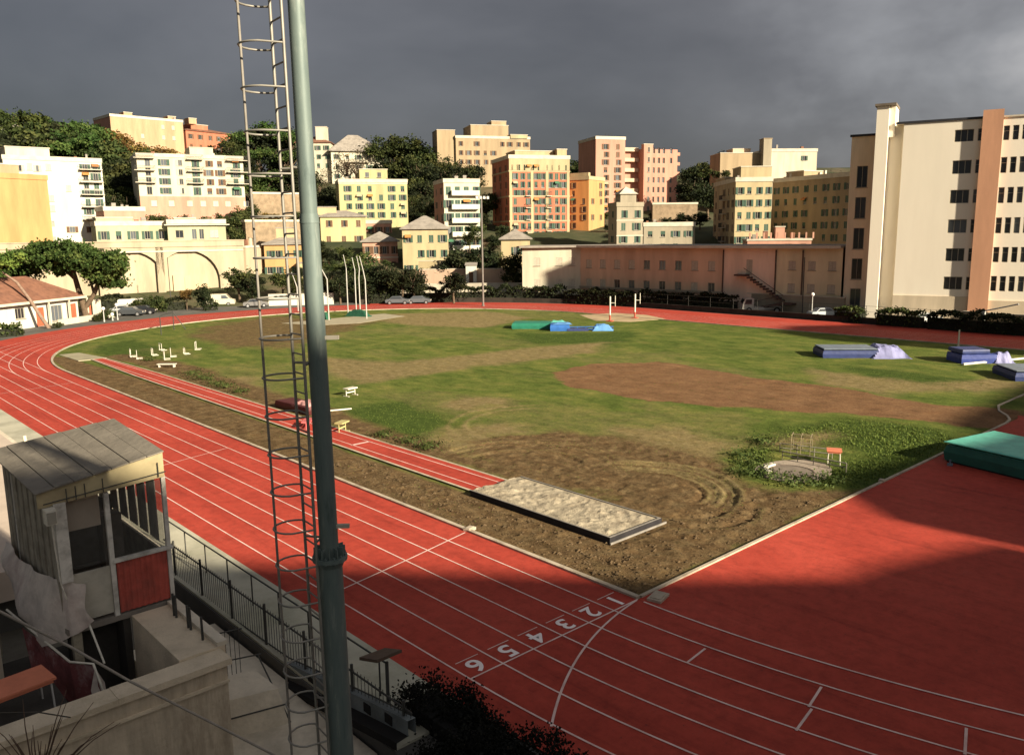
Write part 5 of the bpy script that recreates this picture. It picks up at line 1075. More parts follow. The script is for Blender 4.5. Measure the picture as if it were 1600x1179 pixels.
def garden_wall(label, pts, zt, m, h0=-.2, name='garden_wall'):
    o = Vector((*pts[0], 0)); mb = MB(o)
    for a, b in zip(pts, pts[1:]): mb.obox(((a[0]+b[0])/2, (a[1]+b[1])/2, h0), math.hypot(b[0]-a[0], b[1]-a[1]), .35, zt-h0, math.atan2(b[1]-a[1], b[0]-a[0])); mb.obox(((a[0]+b[0])/2, (a[1]+b[1])/2, zt+.003), math.hypot(b[0]-a[0], b[1]-a[1]), .45, .12, math.atan2(b[1]-a[1], b[0]-a[0]), 1)
    tag(mb.build(name, [m, PALE]), label, 'wall')
def dl(*q): return [tuple(ond(x, 440, D)[:2]) for x, D in q]
garden_wall('pale lower garden wall behind the dark rounded evergreens', dl((600, 158), (700, 157), (830, 156)), 2.9, plaster('pale_garden_plaster', (.45, .40, .31)))
garden_wall('pinkish upper garden wall with plants left of the ochre house', dl((655, 163), (712, 163), (790, 161)), 5.4, plaster('pink_garden_plaster', (.40, .28, .20)))
garden_wall('buff upper garden wall below the tall cream house', dl((655, 170), (702, 169)), 6.8, OCHRE)
garden_wall('white boundary wall behind the ladder along the far bend', dl((418, 154), (520, 153)), 1.9, WHITE)
garden_wall('grey boundary wall before the yard with the parked truck', [tuple(ond(x, 480, D)[:2]) for x, D in ((1150, 134), (1320, 126))], 2.6, GREYP)
garden_wall('long grey wall below the terrace at the right edge', [tuple(ond(x, 490, D)[:2]) for x, D in ((1505, 117), (1660, 113))], 1.9, UMBER)
def shed():
    p = ond(736, 424, 160); r = empty('shed', 'small white shed beside the floodlight mast among the garden walls', 'shed', (p[0], p[1], 3), CR); mb = MB(); mb.box(-1, 1, 0, 2, 0, 3.2); mb.build('wall', WHITE, r); mb = MB(); mb.add([(-1.2, -.2, 3.2), (1.2, -.2, 3.2), (1.2, 2.2, 3.7), (-1.2, 2.2, 3.7)], [(0, 1, 2, 3)]); mb.build('roof', GREYROOF, r); mb = MB(); mb.box(-.4, .4, -.05, -.004, 0, 2); mb.build('door', SHB, r)
shed()

# ------------------------------------------------------------------ things on the infield
def tarp_mat(name, col, var=.22): return mat(name, col, .55, var, 1.2, bump=.5, bscale=3, spec=.35)
NAVY = tarp_mat('navy_mat_cover', (.03, .045, .14)); TEAL = tarp_mat('teal_mat_cover', (.13, .50, .39)); TEAL_SHADE = tarp_mat('teal_side_shade', (.02, .13, .10)); BLUE = tarp_mat('blue_mat_cover', (.03, .13, .42)); GREEN = tarp_mat('green_mat_cover', (.02, .17, .11)); LAV = tarp_mat('pale_lavender_sheet', (.22, .225, .40)); GREYT = tarp_mat('grey_blue_tarp', (.15, .18, .22))
WHITEP = mat('chipped_white_paint', (.62, .58, .48), .6, .2, 5); REDT = tarp_mat('dark_red_mat', (.075, .016, .015)); PINKT = tarp_mat('faded_pink_sheet', (.48, .25, .23))
def pillow(mb, cx, cy, sx, sy, z0, z1, rz, mi=0, n=9, sag=.12, seed=1, mi_side=None):
    """a soft slab: wrinkled top, bulging rounded sides"""
    c, s_ = math.cos(rz), math.sin(rz); xs = np.linspace(-1, 1, n); V = []; rg = random.Random(seed); h = z1-z0
    def P(a, b, z): x, y = a*sx/2, b*sy/2; return (cx+c*x-s_*y, cy+s_*x+c*y, z)
    for b in xs:
        for a in xs:
            e = max(abs(a), abs(b)); V.append(P(a*(.985 if e > .99 else 1), b*(.985 if e > .99 else 1), z1-sag*h*(1-e)*rg.uniform(.3, 1)-(.10*h if e > .99 else 0)+rg.uniform(-.025, .025)*h))
    mb.add(V, [(j*n+i, j*n+i+1, (j+1)*n+i+1, (j+1)*n+i) for j in range(n-1) for i in range(n-1)], mi, True)
    ring_ = [(xs[i], -1) for i in range(n)]+[(1, xs[i]) for i in range(1, n)]+[(xs[i], 1) for i in range(n-2, -1, -1)]+[(-1, xs[i]) for i in range(n-2, 0, -1)]
    k = len(ring_); zs = (z0, z0+h*.5, z1-.10*h); bl = (1.0, 1.02, .985); V = [P(a*q, b*q, z) for z, q in zip(zs, bl) for a, b in ring_]
    mb.add(V, [(l*k+i, l*k+(i+1) % k, (l+1)*k+(i+1) % k, (l+1)*k+i) for l in range(2) for i in range(k)], mi if mi_side is None else mi_side, False)
def crumple(mb, cx, cy, sx, sy, z0, zt, rz, seed, mi=0, n=22):
    xs = np.linspace(-1, 1, n); X, Y = np.meshgrid(xs, xs); e = np.maximum(abs(X), abs(Y))
    Z = z0+(zt-z0)*(1-sstep(.45, 1.05, e))*(.6+.55*fbm(X*2.2+seed, Y*2.2, seed, 4)); X2 = X*(1+.25*(vnoise(Y*3, X*0+seed, seed)-.5)); c, s_ = math.cos(rz), math.sin(rz)
    V = [(cx+c*x*sx/2-s_*y*sy/2, cy+s_*x*sx/2+c*y*sy/2, z) for x, y, z in zip(X2.ravel(), Y.ravel(), Z.ravel())]
    mb.add(V, [(j*n+i, j*n+i+1, (j+1)*n+i+1, (j+1)*n+i) for j in range(n-1) for i in range(n-1)], mi)
def matthing(label, x, y, parts, name='landing_mat', cat='landing mat'):
    r = empty(name, label, cat, (x, y, 0))
    for pn, fn, m in parts:
        mb = MB((x, y, 0)); fn(mb); mb.build(pn, m, r)
    return r
GF = -.02
# the big teal high jump mat at the right edge
def hj():
    x, y, rz = 26.1, -4.5, R(-13)
    r = empty('high_jump_mat', 'big teal high jump landing mat with sides shaded by colour at the right edge', 'landing mat', (x, y, 0)); 
    mb = MB((x, y, 0)); pillow(mb, x, y, 4.3, 7.0, .1, 1.02, rz, 0, 11, .06, 3, 1); mb.build('cushion', [TEAL, TEAL_SHADE], r)  # sides in a darker teal: their shade is put into the colour
    mb = MB((x, y, 0)); pillow(mb, x, y, 4.35, 7.05, 1.03, 1.13, rz, 0, 11, .3, 5); mb.build('top_cover', TEAL, r)
    mb = MB((x, y, 0)); mb.obox((x, y, .012), 4.2, 6.8, .085, rz); mb.build('pallet', mat('dark_pallet', (.03, .03, .03), .9), r)
    q = (24.2, -1.1); s_ = empty('upright_foot', 'small grey cast foot beside the corner of the big teal mat', 'stand foot', (q[0], q[1], .012)); mb = MB(); mb.obox((0, 0, 0), .35, .25, .08, .3); mb.tube([(0, 0, .08), (0, 0, .3)], .05, 8); mb.build('base', GREYT, s_)
hj()
a = onz(838, 512); matthing('long green landing mat lying beside the blue mat at far side of infield', a[0], a[1], [('cushion', lambda mb: pillow(mb, a[0], a[1], 6.0, 3.0, GF, .82, R(-50), 0, 9, .15, 2), GREEN), ('loose_cover', lambda mb: crumple(mb, a[0]+1.9, a[1]-2.0, 2.2, 2.6, .6, .95, R(-50), 4), TEAL)])
a2 = onz(880, 516); matthing('short bright blue mat at the right end of the long green mat', a2[0], a2[1]+.6, [('cushion', lambda mb: pillow(mb, a2[0], a2[1]+.6, 2.4, 2.4, GF, .85, R(-45), 0, 9, .15, 6), BLUE), ('top_sheet', lambda mb: crumple(mb, a2[0]+.2, a2[1]+.4, 2.3, 2.3, .8, 1.0, R(-45), 8), tarp_mat('light_blue_sheet', (.10, .25, .5)))])
a3 = onz(922, 516)
def frames():
    r = empty('mat_frame', 'heap of blue frames and folded covers right of the blue mat', 'equipment heap', (a3[0], a3[1], 0)); o = Vector((a3[0], a3[1], 0))
    mb = MB(o)
    for i in range(6): q = (a3[0]-2.2+i*.75, a3[1]+1.6-i*.75, 0); mb.tube([(q[0], q[1], 0), (q[0], q[1], .55)], .04, 5)
    mb.tube([(a3[0]-2.3, a3[1]+1.7, .5), (a3[0]+1.8, a3[1]-2.3, .5)], .05, 5); mb.tube([(a3[0]-2.3, a3[1]+1.7, .2), (a3[0]+1.8, a3[1]-2.3, .2)], .05, 5); mb.build('frame', BLUE, r)
    mb = MB(o); crumple(mb, a3[0]+1.2, a3[1]-1.0, 2.6, 1.8, GF, .85, R(-45), 12); mb.build('folded_cover', tarp_mat('light_blue_sheet', (.10, .25, .5)), r)
    mb = MB(o); pillow(mb, a3[0]-1.2, a3[1]+1.0, 2.6, 1.0, GF, .35, R(-45), 0, 7, .2, 4); mb.build('pad', NAVY, r)
frames()
b1 = onz(1372, 557)
matthing('navy landing mat under grey tarp with crumpled lavender sheet at its right end', b1[0], b1[1], [('cushion', lambda mb: pillow(mb, b1[0]-1.4, b1[1]+2.6, 3.4, 5.2, GF, .78, R(43), 0, 9, .25, 2), NAVY), ('tarp', lambda mb: pillow(mb, b1[0]-1.4, b1[1]+2.6, 3.2, 5.0, .78, .9, R(43), 0, 9, .3, 3), GREYT),
    ('sheet', lambda mb: crumple(mb, b1[0]+1.0, b1[1]-.3, 3.9, 3.7, GF, 1.2, R(40), 21), LAV)])
b2 = onz(1532, 566)
matthing('deep blue folded mat with sloping pale flap near right edge', b2[0], b2[1], [('cushion', lambda mb: pillow(mb, b2[0], b2[1]+.8, 2.6, 3.2, GF, .9, R(48), 0, 9, .2, 9), tarp_mat('deep_blue_cover', (.028, .05, .22))),
    ('flap', lambda mb: crumple(mb, b2[0]+1.3, b2[1]-1.1, 2.2, 1.9, GF, 1.0, R(48), 33), LAV), ('folded_top', lambda mb: pillow(mb, b2[0]-.2, b2[1]+1.0, 2.3, 2.5, .9, 1.3, R(50), 0, 7, .3, 4), NAVY)])
b3 = onz(1590, 590)
matthing('flat navy mat cut by the right edge beyond the dirt patch', b3[0]+1.5, b3[1]-1.2, [('cushion', lambda mb: pillow(mb, b3[0]+1.5, b3[1]-1.2, 4.2, 5.6, GF, .75, R(40), 0, 9, .08, 2), NAVY), ('tarp', lambda mb: pillow(mb, b3[0]+1.5, b3[1]-1.2, 4.0, 5.4, .75, .84, R(40), 0, 9, .2, 5), GREYT)])
p0 = onz(1505, 569, .12); p1 = onz(1640, 556, .12); mb = MB((p0[0], p0[1], 0)); mb.tube([(p0[0], p0[1], .12), (p1[0], p1[1], .12)], .11, 8); tag(mb.build('white_beam', WHITEP), 'long white beam lying on the grass before the deep blue mat', 'beam')
# pole vault uprights and their pit
for i, (px, py, yt) in enumerate(((953, 502, 463), (992, 497, 459))):
    q = onz(px, py); D = cdist(q[0], q[1]); h = ond(px, yt, D)[2]
    r = empty('jump_upright', ['left white pole vault upright with red base on the sandy pit', 'right white pole vault upright with red base on the sandy pit'][i], 'pole vault upright', (q[0], q[1], 0)); mb = MB(); mb.tube([(0, 0, .9), (0, 0, h)], .11, 8); mb.tube([(.5, -.5, h-1.4), (.5, -.5, h+.1)], .05, 6); mb.tube([(0, 0, h-.9), (.5, -.5, h-.9)], .04, 5); mb.build('pole', WHITEP, r)
    mb = MB(); mb.tube([(0, 0, 0), (0, 0, .9)], .13, 8); mb.obox((0, 0, 0), .8, .8, .12, .3); mb.build('base', mat('red_base_paint', (.42, .09, .06), .6, .2, 3), r)
q = w2([(905, 492), (960, 489), (1010, 492), (1040, 498), (985, 503), (930, 501)]); struct(MB().prism(q, -.04, .02).build('sand_apron', mat('pale_dry_sand', (.40, .30, .18), 1, .3, .5, dirt=(.25, .17, .10))))
lamp('thin white post standing at the inner edge of the far straight', 1497, 543, 515, head='none', name='marker_post', cat='post', m=WHITEP, rad=.07)
# throwing cage
def cage():
    c = onz(545, 497); r = empty('throwing_cage', 'throwing cage of tall bent pale poles with bundled green nets', 'throwing cage', (c[0], c[1], 0)); o = Vector((c[0], c[1], 0)); pm = mat('pale_cage_pole', (.40, .385, .35), .6, .15, 3)
    for px, py, yt in ((466, 486, 425), (514, 500, 396), (544, 490, 398), (557, 491, 402), (563, 490, 400), (573, 498, 400)):
        q = onz(px, py); D = cdist(q[0], q[1]); h = ond(px, yt, D)[2]; mb = MB(o); dx, dy = (c[0]-q[0])*.03, (c[1]-q[1])*.03
        mb.tube([(q[0], q[1], 0), (q[0], q[1], h*.62), (q[0]-dx*4-.25, q[1]+.3, h*.78), (q[0]-dx*5-.6, q[1]+.6, h)], [.10, .09, .07, .05], 7); mb.build('pole', pm, r)
    for i, (px, py, sx, rz) in enumerate(((505, 499, 2.2, .4), (560, 494, 4.2, -.5))):
        q = onz(px, py); mb = MB(o); crumple(mb, q[0], q[1], sx, 1.3, 0, 1.1, rz+R(-42), 5+i*7, n=18); mb.build('net', mat('dark_green_net', (.018, .085, .05), .9, .4, 4), r)
    q = w2([(440, 505), (600, 490), (632, 494), (560, 505), (500, 508)]); mb = MB(o); mb.prism(q, -.04, .02); mb.build('circle_slab', mat('pale_slab', (.33, .29, .20), .95, .2, 1), r)
cage()
def goal():
    A, B, C = onz(252, 523), onz(272, 515), onz(290, 514); r = empty('goal_frame', 'thin dark goal frame standing inside the far bend at left', 'goal frame', (A[0], A[1], 0)); o = Vector((A[0], A[1], 0)); h = 2.4
    for nm, a, b in (('post', (A[0], A[1], 0), (A[0], A[1], h)), ('post', (B[0], B[1], 0), (B[0], B[1], h)), ('crossbar', (A[0], A[1], h), (B[0], B[1], h)), ('stay', (B[0], B[1], h), (C[0], C[1], 0))): mb = MB(o); mb.tube([a, b], .06, 6); mb.build(nm, RAIL, r)
goal()
# hurdles
def hurdle(pos, rz, label, bar=1.2, h=.95):
    r = empty('hurdle', label, 'hurdle', pos, rz, 'white hurdles stored beside the runway')
    for s_ in (-1, 1): mb = MB(); mb.tube([(s_*.42, 0, .05), (s_*.42, 0, h)], .03, 6); mb.box(s_*.42-.03, s_*.42+.03, -.55, .05, 0, .05); mb.build('upright', WHITEP, r)
    mb = MB(); mb.box(-.48, .48, -.02, .02, h-.07, h+.01); mb.build('bar', WHITEP, r); return r
for px, py, a, hh in ((204, 557, 1.4, .95), (214, 560, 1.2, 1.0), (238, 555, 1.6, .9), (257, 561, 1.25, 1.0), (267, 557, 1.1, 1.05), (288, 553, 1.5, .8), (251, 547, 1.9, .9), (306, 546, .6, 1.0)):
    q = onz(px, py); hurdle((q[0], q[1], FZ(q[0], q[1])), R(74)+(a-1.3)*.35, 'white training hurdle among the hurdles left of the runway middle', h=hh*.85)
q = onz(261, 573); mb = MB((q[0], q[1], 0)); mb.obox((q[0], q[1], .25), 1.75, .45, .06, R(-43)); [mb.obox((q[0]+s_*.5, q[1]-s_*.5, -.02), .08, .4, .27, R(-43)) for s_ in (-1, 1)]; tag(mb.build('bench', WHITEP), 'low white bench by the runway in front of the hurdles', 'bench')
def weeds(label, pts, n, seed):
    rg = np.random.default_rng(seed); P = []
    for px, py, s_ in pts:
        q = onz(px, py); P.append(np.array([q[0], q[1], .12])+rg.normal(0, 1, (n, 3))*np.array([s_, s_, .09]))
    P = np.concatenate(P); P[:, 2] = abs(P[:, 2]); o = P[0].copy(); o[2] = 0; tag(link('weeds', leafmesh('weeds', P-o, .06, leaf_mat('weed_leaves', (.03, .048, .012), (.062, .085, .022), (.10, .12, .035)), None, seed), None, tuple(o)), label, 'weeds', kind='stuff')
weeds('dark clumps of weeds along the far edge of the runway', [(300, 583, .6), (312, 588, .7), (322, 592, .5), (340, 600, .6), (352, 604, .5), (232, 563, .4), (375, 612, .4), (640, 690, .5), (670, 698, .5), (600, 680, .4)], 260, 4)
weeds('dark weeds around the shot put circle', [(1160, 712, .5), (1175, 725, .5), (1195, 742, .4), (1230, 752, .5), (1265, 755, .5), (1300, 750, .5), (1170, 740, .5), (1190, 690, .5)], 300, 9)
e1 = onz(452, 641)
matthing('low dark red mat half covered by faded pink sheet beside the runway', e1[0], e1[1], [('cushion', lambda mb: pillow(mb, e1[0]+.75, e1[1]-.2, 1.5, 4.2, GF, .55, R(3), 0, 9, .15, 2), REDT), ('sheet', lambda mb: crumple(mb, e1[0]+.85, e1[1]-1.3, 1.4, 2.0, .42, .8, R(5), 14), PINKT)])
def stand(label, px, py, w_, h, rz, m, nm='take_off_indicator', cat='indicator stand'):
    q = onz(px, py); r = empty(nm, label, cat, (q[0], q[1], FZ(q[0], q[1])), rz)
    for s_ in (-1, 1): mb = MB(); mb.box(s_*w_/2-.04, s_*w_/2+.04, -.3, .3, 0, .06); mb.tube([(s_*w_/2, 0, 0), (s_*w_/2, 0, h)], .035, 6); mb.build('leg', m, r)
    mb = MB(); mb.box(-w_/2-.05, w_/2+.05, -.28, .28, h, h+.08); mb.box(-w_/2, w_/2, -.02, .02, h*.45, h*.6); mb.build('panel', m, r)
stand('small yellowish white box stand on the grass right of the mast', 548, 618, .9, .55, .2, WHITEP); stand('yellowish stand with board at the runway edge right of the mast', 535, 674, .8, .62, .5, mat('yellowed_board', (.42, .36, .16), .8, .2, 3)); stand('pinkish red low barrier on the runway left of the mast', 481, 668, 1.2, .5, .9, mat('pinkish_red_paint', (.5, .12, .12), .7, .2, 3), 'low_barrier', 'barrier')
q = onz(525, 642); mb = MB((q[0], q[1], 0)); mb.obox((q[0], q[1], .04), 2.2, .12, .08, R(-20)); tag(mb.build('plank', WHITEP), 'pale plank lying on the grass just right of the mast', 'plank')
# shot put circle with stop board, rails and orange table
def shot():
    c = np.array([17.35, 4.05]); r = empty('shot_put_circle', 'concrete shot put circle with white curved stop board in worn grass', 'throwing circle', (c[0], c[1], 0)); k = 40
    cm = mat('worn_pale_concrete', (.34, .28, .22), .95, .35, 1.5, dirt=(.18, .14, .10), bump=.4)
    mb = MB(); mb.prism([(1.9*math.cos(6.283*i/k)+(.7 if math.cos(6.283*i/k) > 0 else 0)*abs(math.cos(6.283*i/k)), 1.75*math.sin(6.283*i/k)) for i in range(k)], -.06, .03); mb.build('slab', cm, r)
    mb = MB(); mb.prism([(1.06*math.cos(6.283*i/k), 1.06*math.sin(6.283*i/k)) for i in range(k)], .031, .036); mb.build('circle_floor', mat('dark_circle_concrete', (.20, .165, .13), .9, .4, 2, dirt=(.1, .08, .06)), r)
    mb = MB()
    for i in range(k):
        a0, a1 = 6.283*i/k, 6.283*(i+1)/k; P = [(rr*math.cos(a), rr*math.sin(a), .055) for rr, a in ((1.06, a0), (1.13, a0), (1.13, a1), (1.06, a1))]; mb.quad(*P); mb.quad(P[1][:2]+(.0,), P[2][:2]+(.0,), P[2], P[1]); mb.quad(P[0][:2]+(.0,), P[3][:2]+(.0,), P[3], P[0])
    mb.build('iron_rim', mat('rusty_rim', (.12, .09, .07), .7, .3, 4), r)
    mb = MB()
    for i in range(9):
        a0, a1 = R(72+9*i), R(72+9*(i+1)); c4 = [(rr*math.cos(a), rr*math.sin(a)) for rr, a in ((1.14, a0), (1.36, a0), (1.36, a1), (1.14, a1))]; mb.prism(c4, .03, .15)
    mb.build('stop_board', WHITEP, r)
shot()
def rails(label, pts, h, n, nm='low_railing', m=None):
    P = [onz(*p) for p in pts]; a, b = P[0], P[-1]; r = empty(nm, label, 'railing', (a[0], a[1], 0)); o = Vector((a[0], a[1], 0)); m = m or mat('dull_grey_rail', (.24, .22, .18), .7, .2, 4)
    for hz in (h, h*.5): mb = MB(o); mb.tube([(a[0], a[1], hz), (b[0], b[1], hz)], .03, 6); mb.build('rail', m, r)
    for i in range(n): t_ = i/(n-1); x, y = a[0]+(b[0]-a[0])*t_, a[1]+(b[1]-a[1])*t_; mb = MB(o); mb.tube([(x, y, -.05), (x, y, h)], .025, 5); mb.build('post', m, r)
rails('longer low grey railing behind the shot put circle', [(1222, 717), (1322, 737)], .45, 5); rails('second low grey railing further behind the shot put circle', [(1218, 706), (1300, 716)], .5, 4)
def small_cage():
    q = onz(1252, 706); r = empty('wire_cage', 'small arched wire cage in straw grass behind the shot put circle', 'cage', (q[0], q[1], 0), .4); m = mat('rusty_wire', (.22, .18, .11), .8, .2, 4)
    for y in (-.5, 0, .5): mb = MB(); mb.tube([(-.65, y, 0), (-.65, y, .7), (-.4, y, 1.0), (.4, y, 1.0), (.65, y, .7), (.65, y, 0)], .022, 5); mb.build('hoop', m, r)
    for x, z in ((-.65, .35), (.65, .35), (-.65, .7), (.65, .7), (0, 1.0)): mb = MB(); mb.tube([(x, -.5, z), (x, .5, z)], .018, 5); mb.build('bar', m, r)
small_cage()
def table(label, x, y, z, sx, sy, h, rz, m, leg):
    r = empty('table', label, 'table', (x, y, z), rz); mb = MB(); mb.box(-sx/2, sx/2, -sy/2, sy/2, h-.05, h); mb.build('top', m, r)
    mb = MB(); mb.box(-sx/2+.05, sx/2-.05, -sy/2+.05, sy/2-.05, h-.13, h-.052); mb.build('apron', m, r)
    for a in (-1, 1):
        for b_ in (-1, 1): mb = MB(); mb.tube([(a*(sx/2-.07), b_*(sy/2-.07), 0), (a*(sx/2-.09), b_*(sy/2-.09), h-.13)], .022, 6); mb.build('leg', leg, r)
ORT = mat('faded_orange_top', (.62, .20, .11), .6, .15, 2)
table('small orange topped table on thin pale legs beside the shot put circle', 20.35, 3.3, -.02, .75, .75, .78, .5, ORT, WHITEP)

# ------------------------------------------------------------------ floodlight mast with caged ladder in front
def near_mast():
    C = np.array([-14.22, -4.94]); ux, uy = .736, -.676; fx, fy = .665+.0, .727   # camera right / forward in plan
    zb = -1.6; zt = 19.5; r = empty('floodlight_mast', 'tall green grey tubular mast with caged ladder rising in front of the view', 'floodlight mast', (C[0], C[1], zb))
    def steel():
        m, nt, b = base_mat('weathered_green_steel'); L = nt.links.new; tc = nd(nt, 'ShaderNodeTexCoord'); mp = nd(nt, 'ShaderNodeMapping'); mp.inputs['Scale'].default_value = (3, 3, .5); L(tc.outputs['Object'], mp.inputs[0])
        n = nd(nt, 'ShaderNodeTexNoise', i_Scale=1.8, i_Detail=8.0, i_Roughness=.7); L(mp.outputs[0], n.inputs[0]); rr = ramp(nt, [(.28, (.06, .085, .08)), (.42, (.115, .15, .14)), (.55, (.135, .17, .155)), (.68, (.22, .25, .225)), (.8, (.24, .20, .16))]); L(n.outputs['Fac'], rr.inputs[0])
        L(rr.outputs[0], b.inputs['Base Color']); b.inputs['Roughness'].default_value = .55; b.inputs['Metallic'].default_value = .15; return m
    ax = Vector((-.676, -.736, 0)); r.rotation_euler = Matrix.Rotation(.0085, 3, ax).to_euler(); r.location = (C[0]+.736*.045, C[1]-.676*.045, zb)
    ST = steel(); H = zt-zb; zf = 6.95-zb
    mb = MB(); mb.tube([(0, 0, 0), (0, 0, zf)], [.21, .195], 24); mb.build('lower_tube', ST, r)
    mb = MB(); mb.tube([(0, 0, zf), (0, 0, zf+5.5)], [.152, .145], 24); mb.tube([(0, 0, zf+5.5), (0, 0, H)], [.132, .11], 24); mb.tube([(0, 0, zf+5.42), (0, 0, zf+5.56)], [.152, .14], 24); mb.build('upper_tube', ST, r)
    mb = MB(); mb.tube([(0, 0, zf-.02), (0, 0, zf+.05)], .285, 24); mb.tube([(0, 0, zf-.12), (0, 0, zf-.02)], [.21, .25], 24)
    for i in range(12):
        a = 6.283*i/12; mb.obox((.2*math.cos(a), .2*math.sin(a), zf+.05), .11, .015, .16, a); mb.tube([(.255*math.cos(a+.26), .255*math.sin(a+.26), zf-.04), (.255*math.cos(a+.26), .255*math.sin(a+.26), zf+.09)], .018, 6)
    mb.build('flange', ST, r)
    LM = mat('galvanised_ladder', (.26, .245, .21), .5, .2, 3, metal=.3); DKL = mat('rusty_ladder_strap', (.22, .20, .17), .6, .3, 3)
    def P(a, b, z): return (ux*a+fx*b, uy*a+fy*b, z)          # a right, b away from the viewer
    def tf(z): k = (z+zb-4)/12.0; return k
    nr, fr, st = (-.165, -.22), (-.42, .12), (-.845, -.06)
    for nm, (a, b) in (('ladder_rail', nr), ('ladder_rail', fr)): mb = MB(); mb.tube([P(a, b, .5), P(a, b, H)], .024, 6); mb.build(nm, LM, r)
    mb = MB(); mb.tube([P(*st, 2.0), P(*st, H)], .020, 6); mb.build('cage_strap', DKL, r)
    mb = MB(); mb.tube([P(-.80, -.40, 2.0), P(-.80, -.40, H)], .0, 4) if False else None
    z = .8; k = 0
    while z < H-.1:
        mb = MB(); mb.tube([P(*nr, z), P(*fr, z)], .014, 5); mb.build('rung', DKL, r); z += .31
        k += 1
    z = 2.3
    while z < H-.1:
        pts = [P(*nr, z)]; c = ((nr[0]+fr[0])/2-.25, (nr[1]+fr[1])/2); 
        for i in range(1, 12):
            t_ = i/12; an = R(-62)-t_*R(236); pts.append(P(c[0]+.005+.325*math.cos(an)*1.02, c[1]+.34*math.sin(an), z))
        pts.append(P(*fr, z)); mb = MB()
        mb.tube(pts, .016, 6); mb.build('cage_hoop', LM, r); z += .62
    for z in (3.2, 6.0, 8.9, 11.8, 14.8):
        mb = MB(); mb.tube([P(*nr, z), P(-.13, -.03, z)], .02, 6); mb.build('bracket', LM, r); mb = MB(); mb.tube([P(*fr, z), P(-.13, .04, z)], .02, 6); mb.build('bracket', LM, r)
    for z in (9.1, 12.2): mb = MB(); mb.obox(P(.24, 0, z-.03), .22, .07, .06, R(47.5-90)); mb.build('clip', PALE, r)
near_mast()

# ------------------------------------------------------------------ judges' booth and stand in the left foreground
GRC = mat('stained_grey_concrete', (.34, .30, .22), .95, .4, .7, dirt=(.17, .145, .105), bump=.6, bscale=7); PLC = mat('pale_worn_concrete', (.62, .55, .43), .95, .3, .9, dirt=(.36, .31, .23), bump=.4, bscale=8); COP = mat('pale_coping_slab', (.60, .50, .36), .92, .25, 1.2, dirt=(.38, .31, .21), bump=.4)
def dirty_glass():
    m, nt, b = base_mat('dirty_glass'); b.inputs['Base Color'].default_value = (.10, .10, .09, 1); b.inputs['Roughness'].default_value = .18; b.inputs['Transmission Weight'].default_value = .0; b.inputs['Alpha'].default_value = .38; return m
DG = dirty_glass()
def corrug(mb, a, b, z0, z1, n, amp=.025, mi=0):
    a, b = Vector(a), Vector(b); d = (b-a); nrm = Vector((d.y, -d.x, 0)).normalized(); k = n*4; V = []
    for i in range(k+1):
        o = amp*(1 if (i % 4) in (1, 2) else 0); p = a+d*i/k+nrm*o; V += [(p.x, p.y, z0), (p.x, p.y, z1)]
    mb.add(V, [(2*i, 2*i+2, 2*i+3, 2*i+1) for i in range(k)], mi)
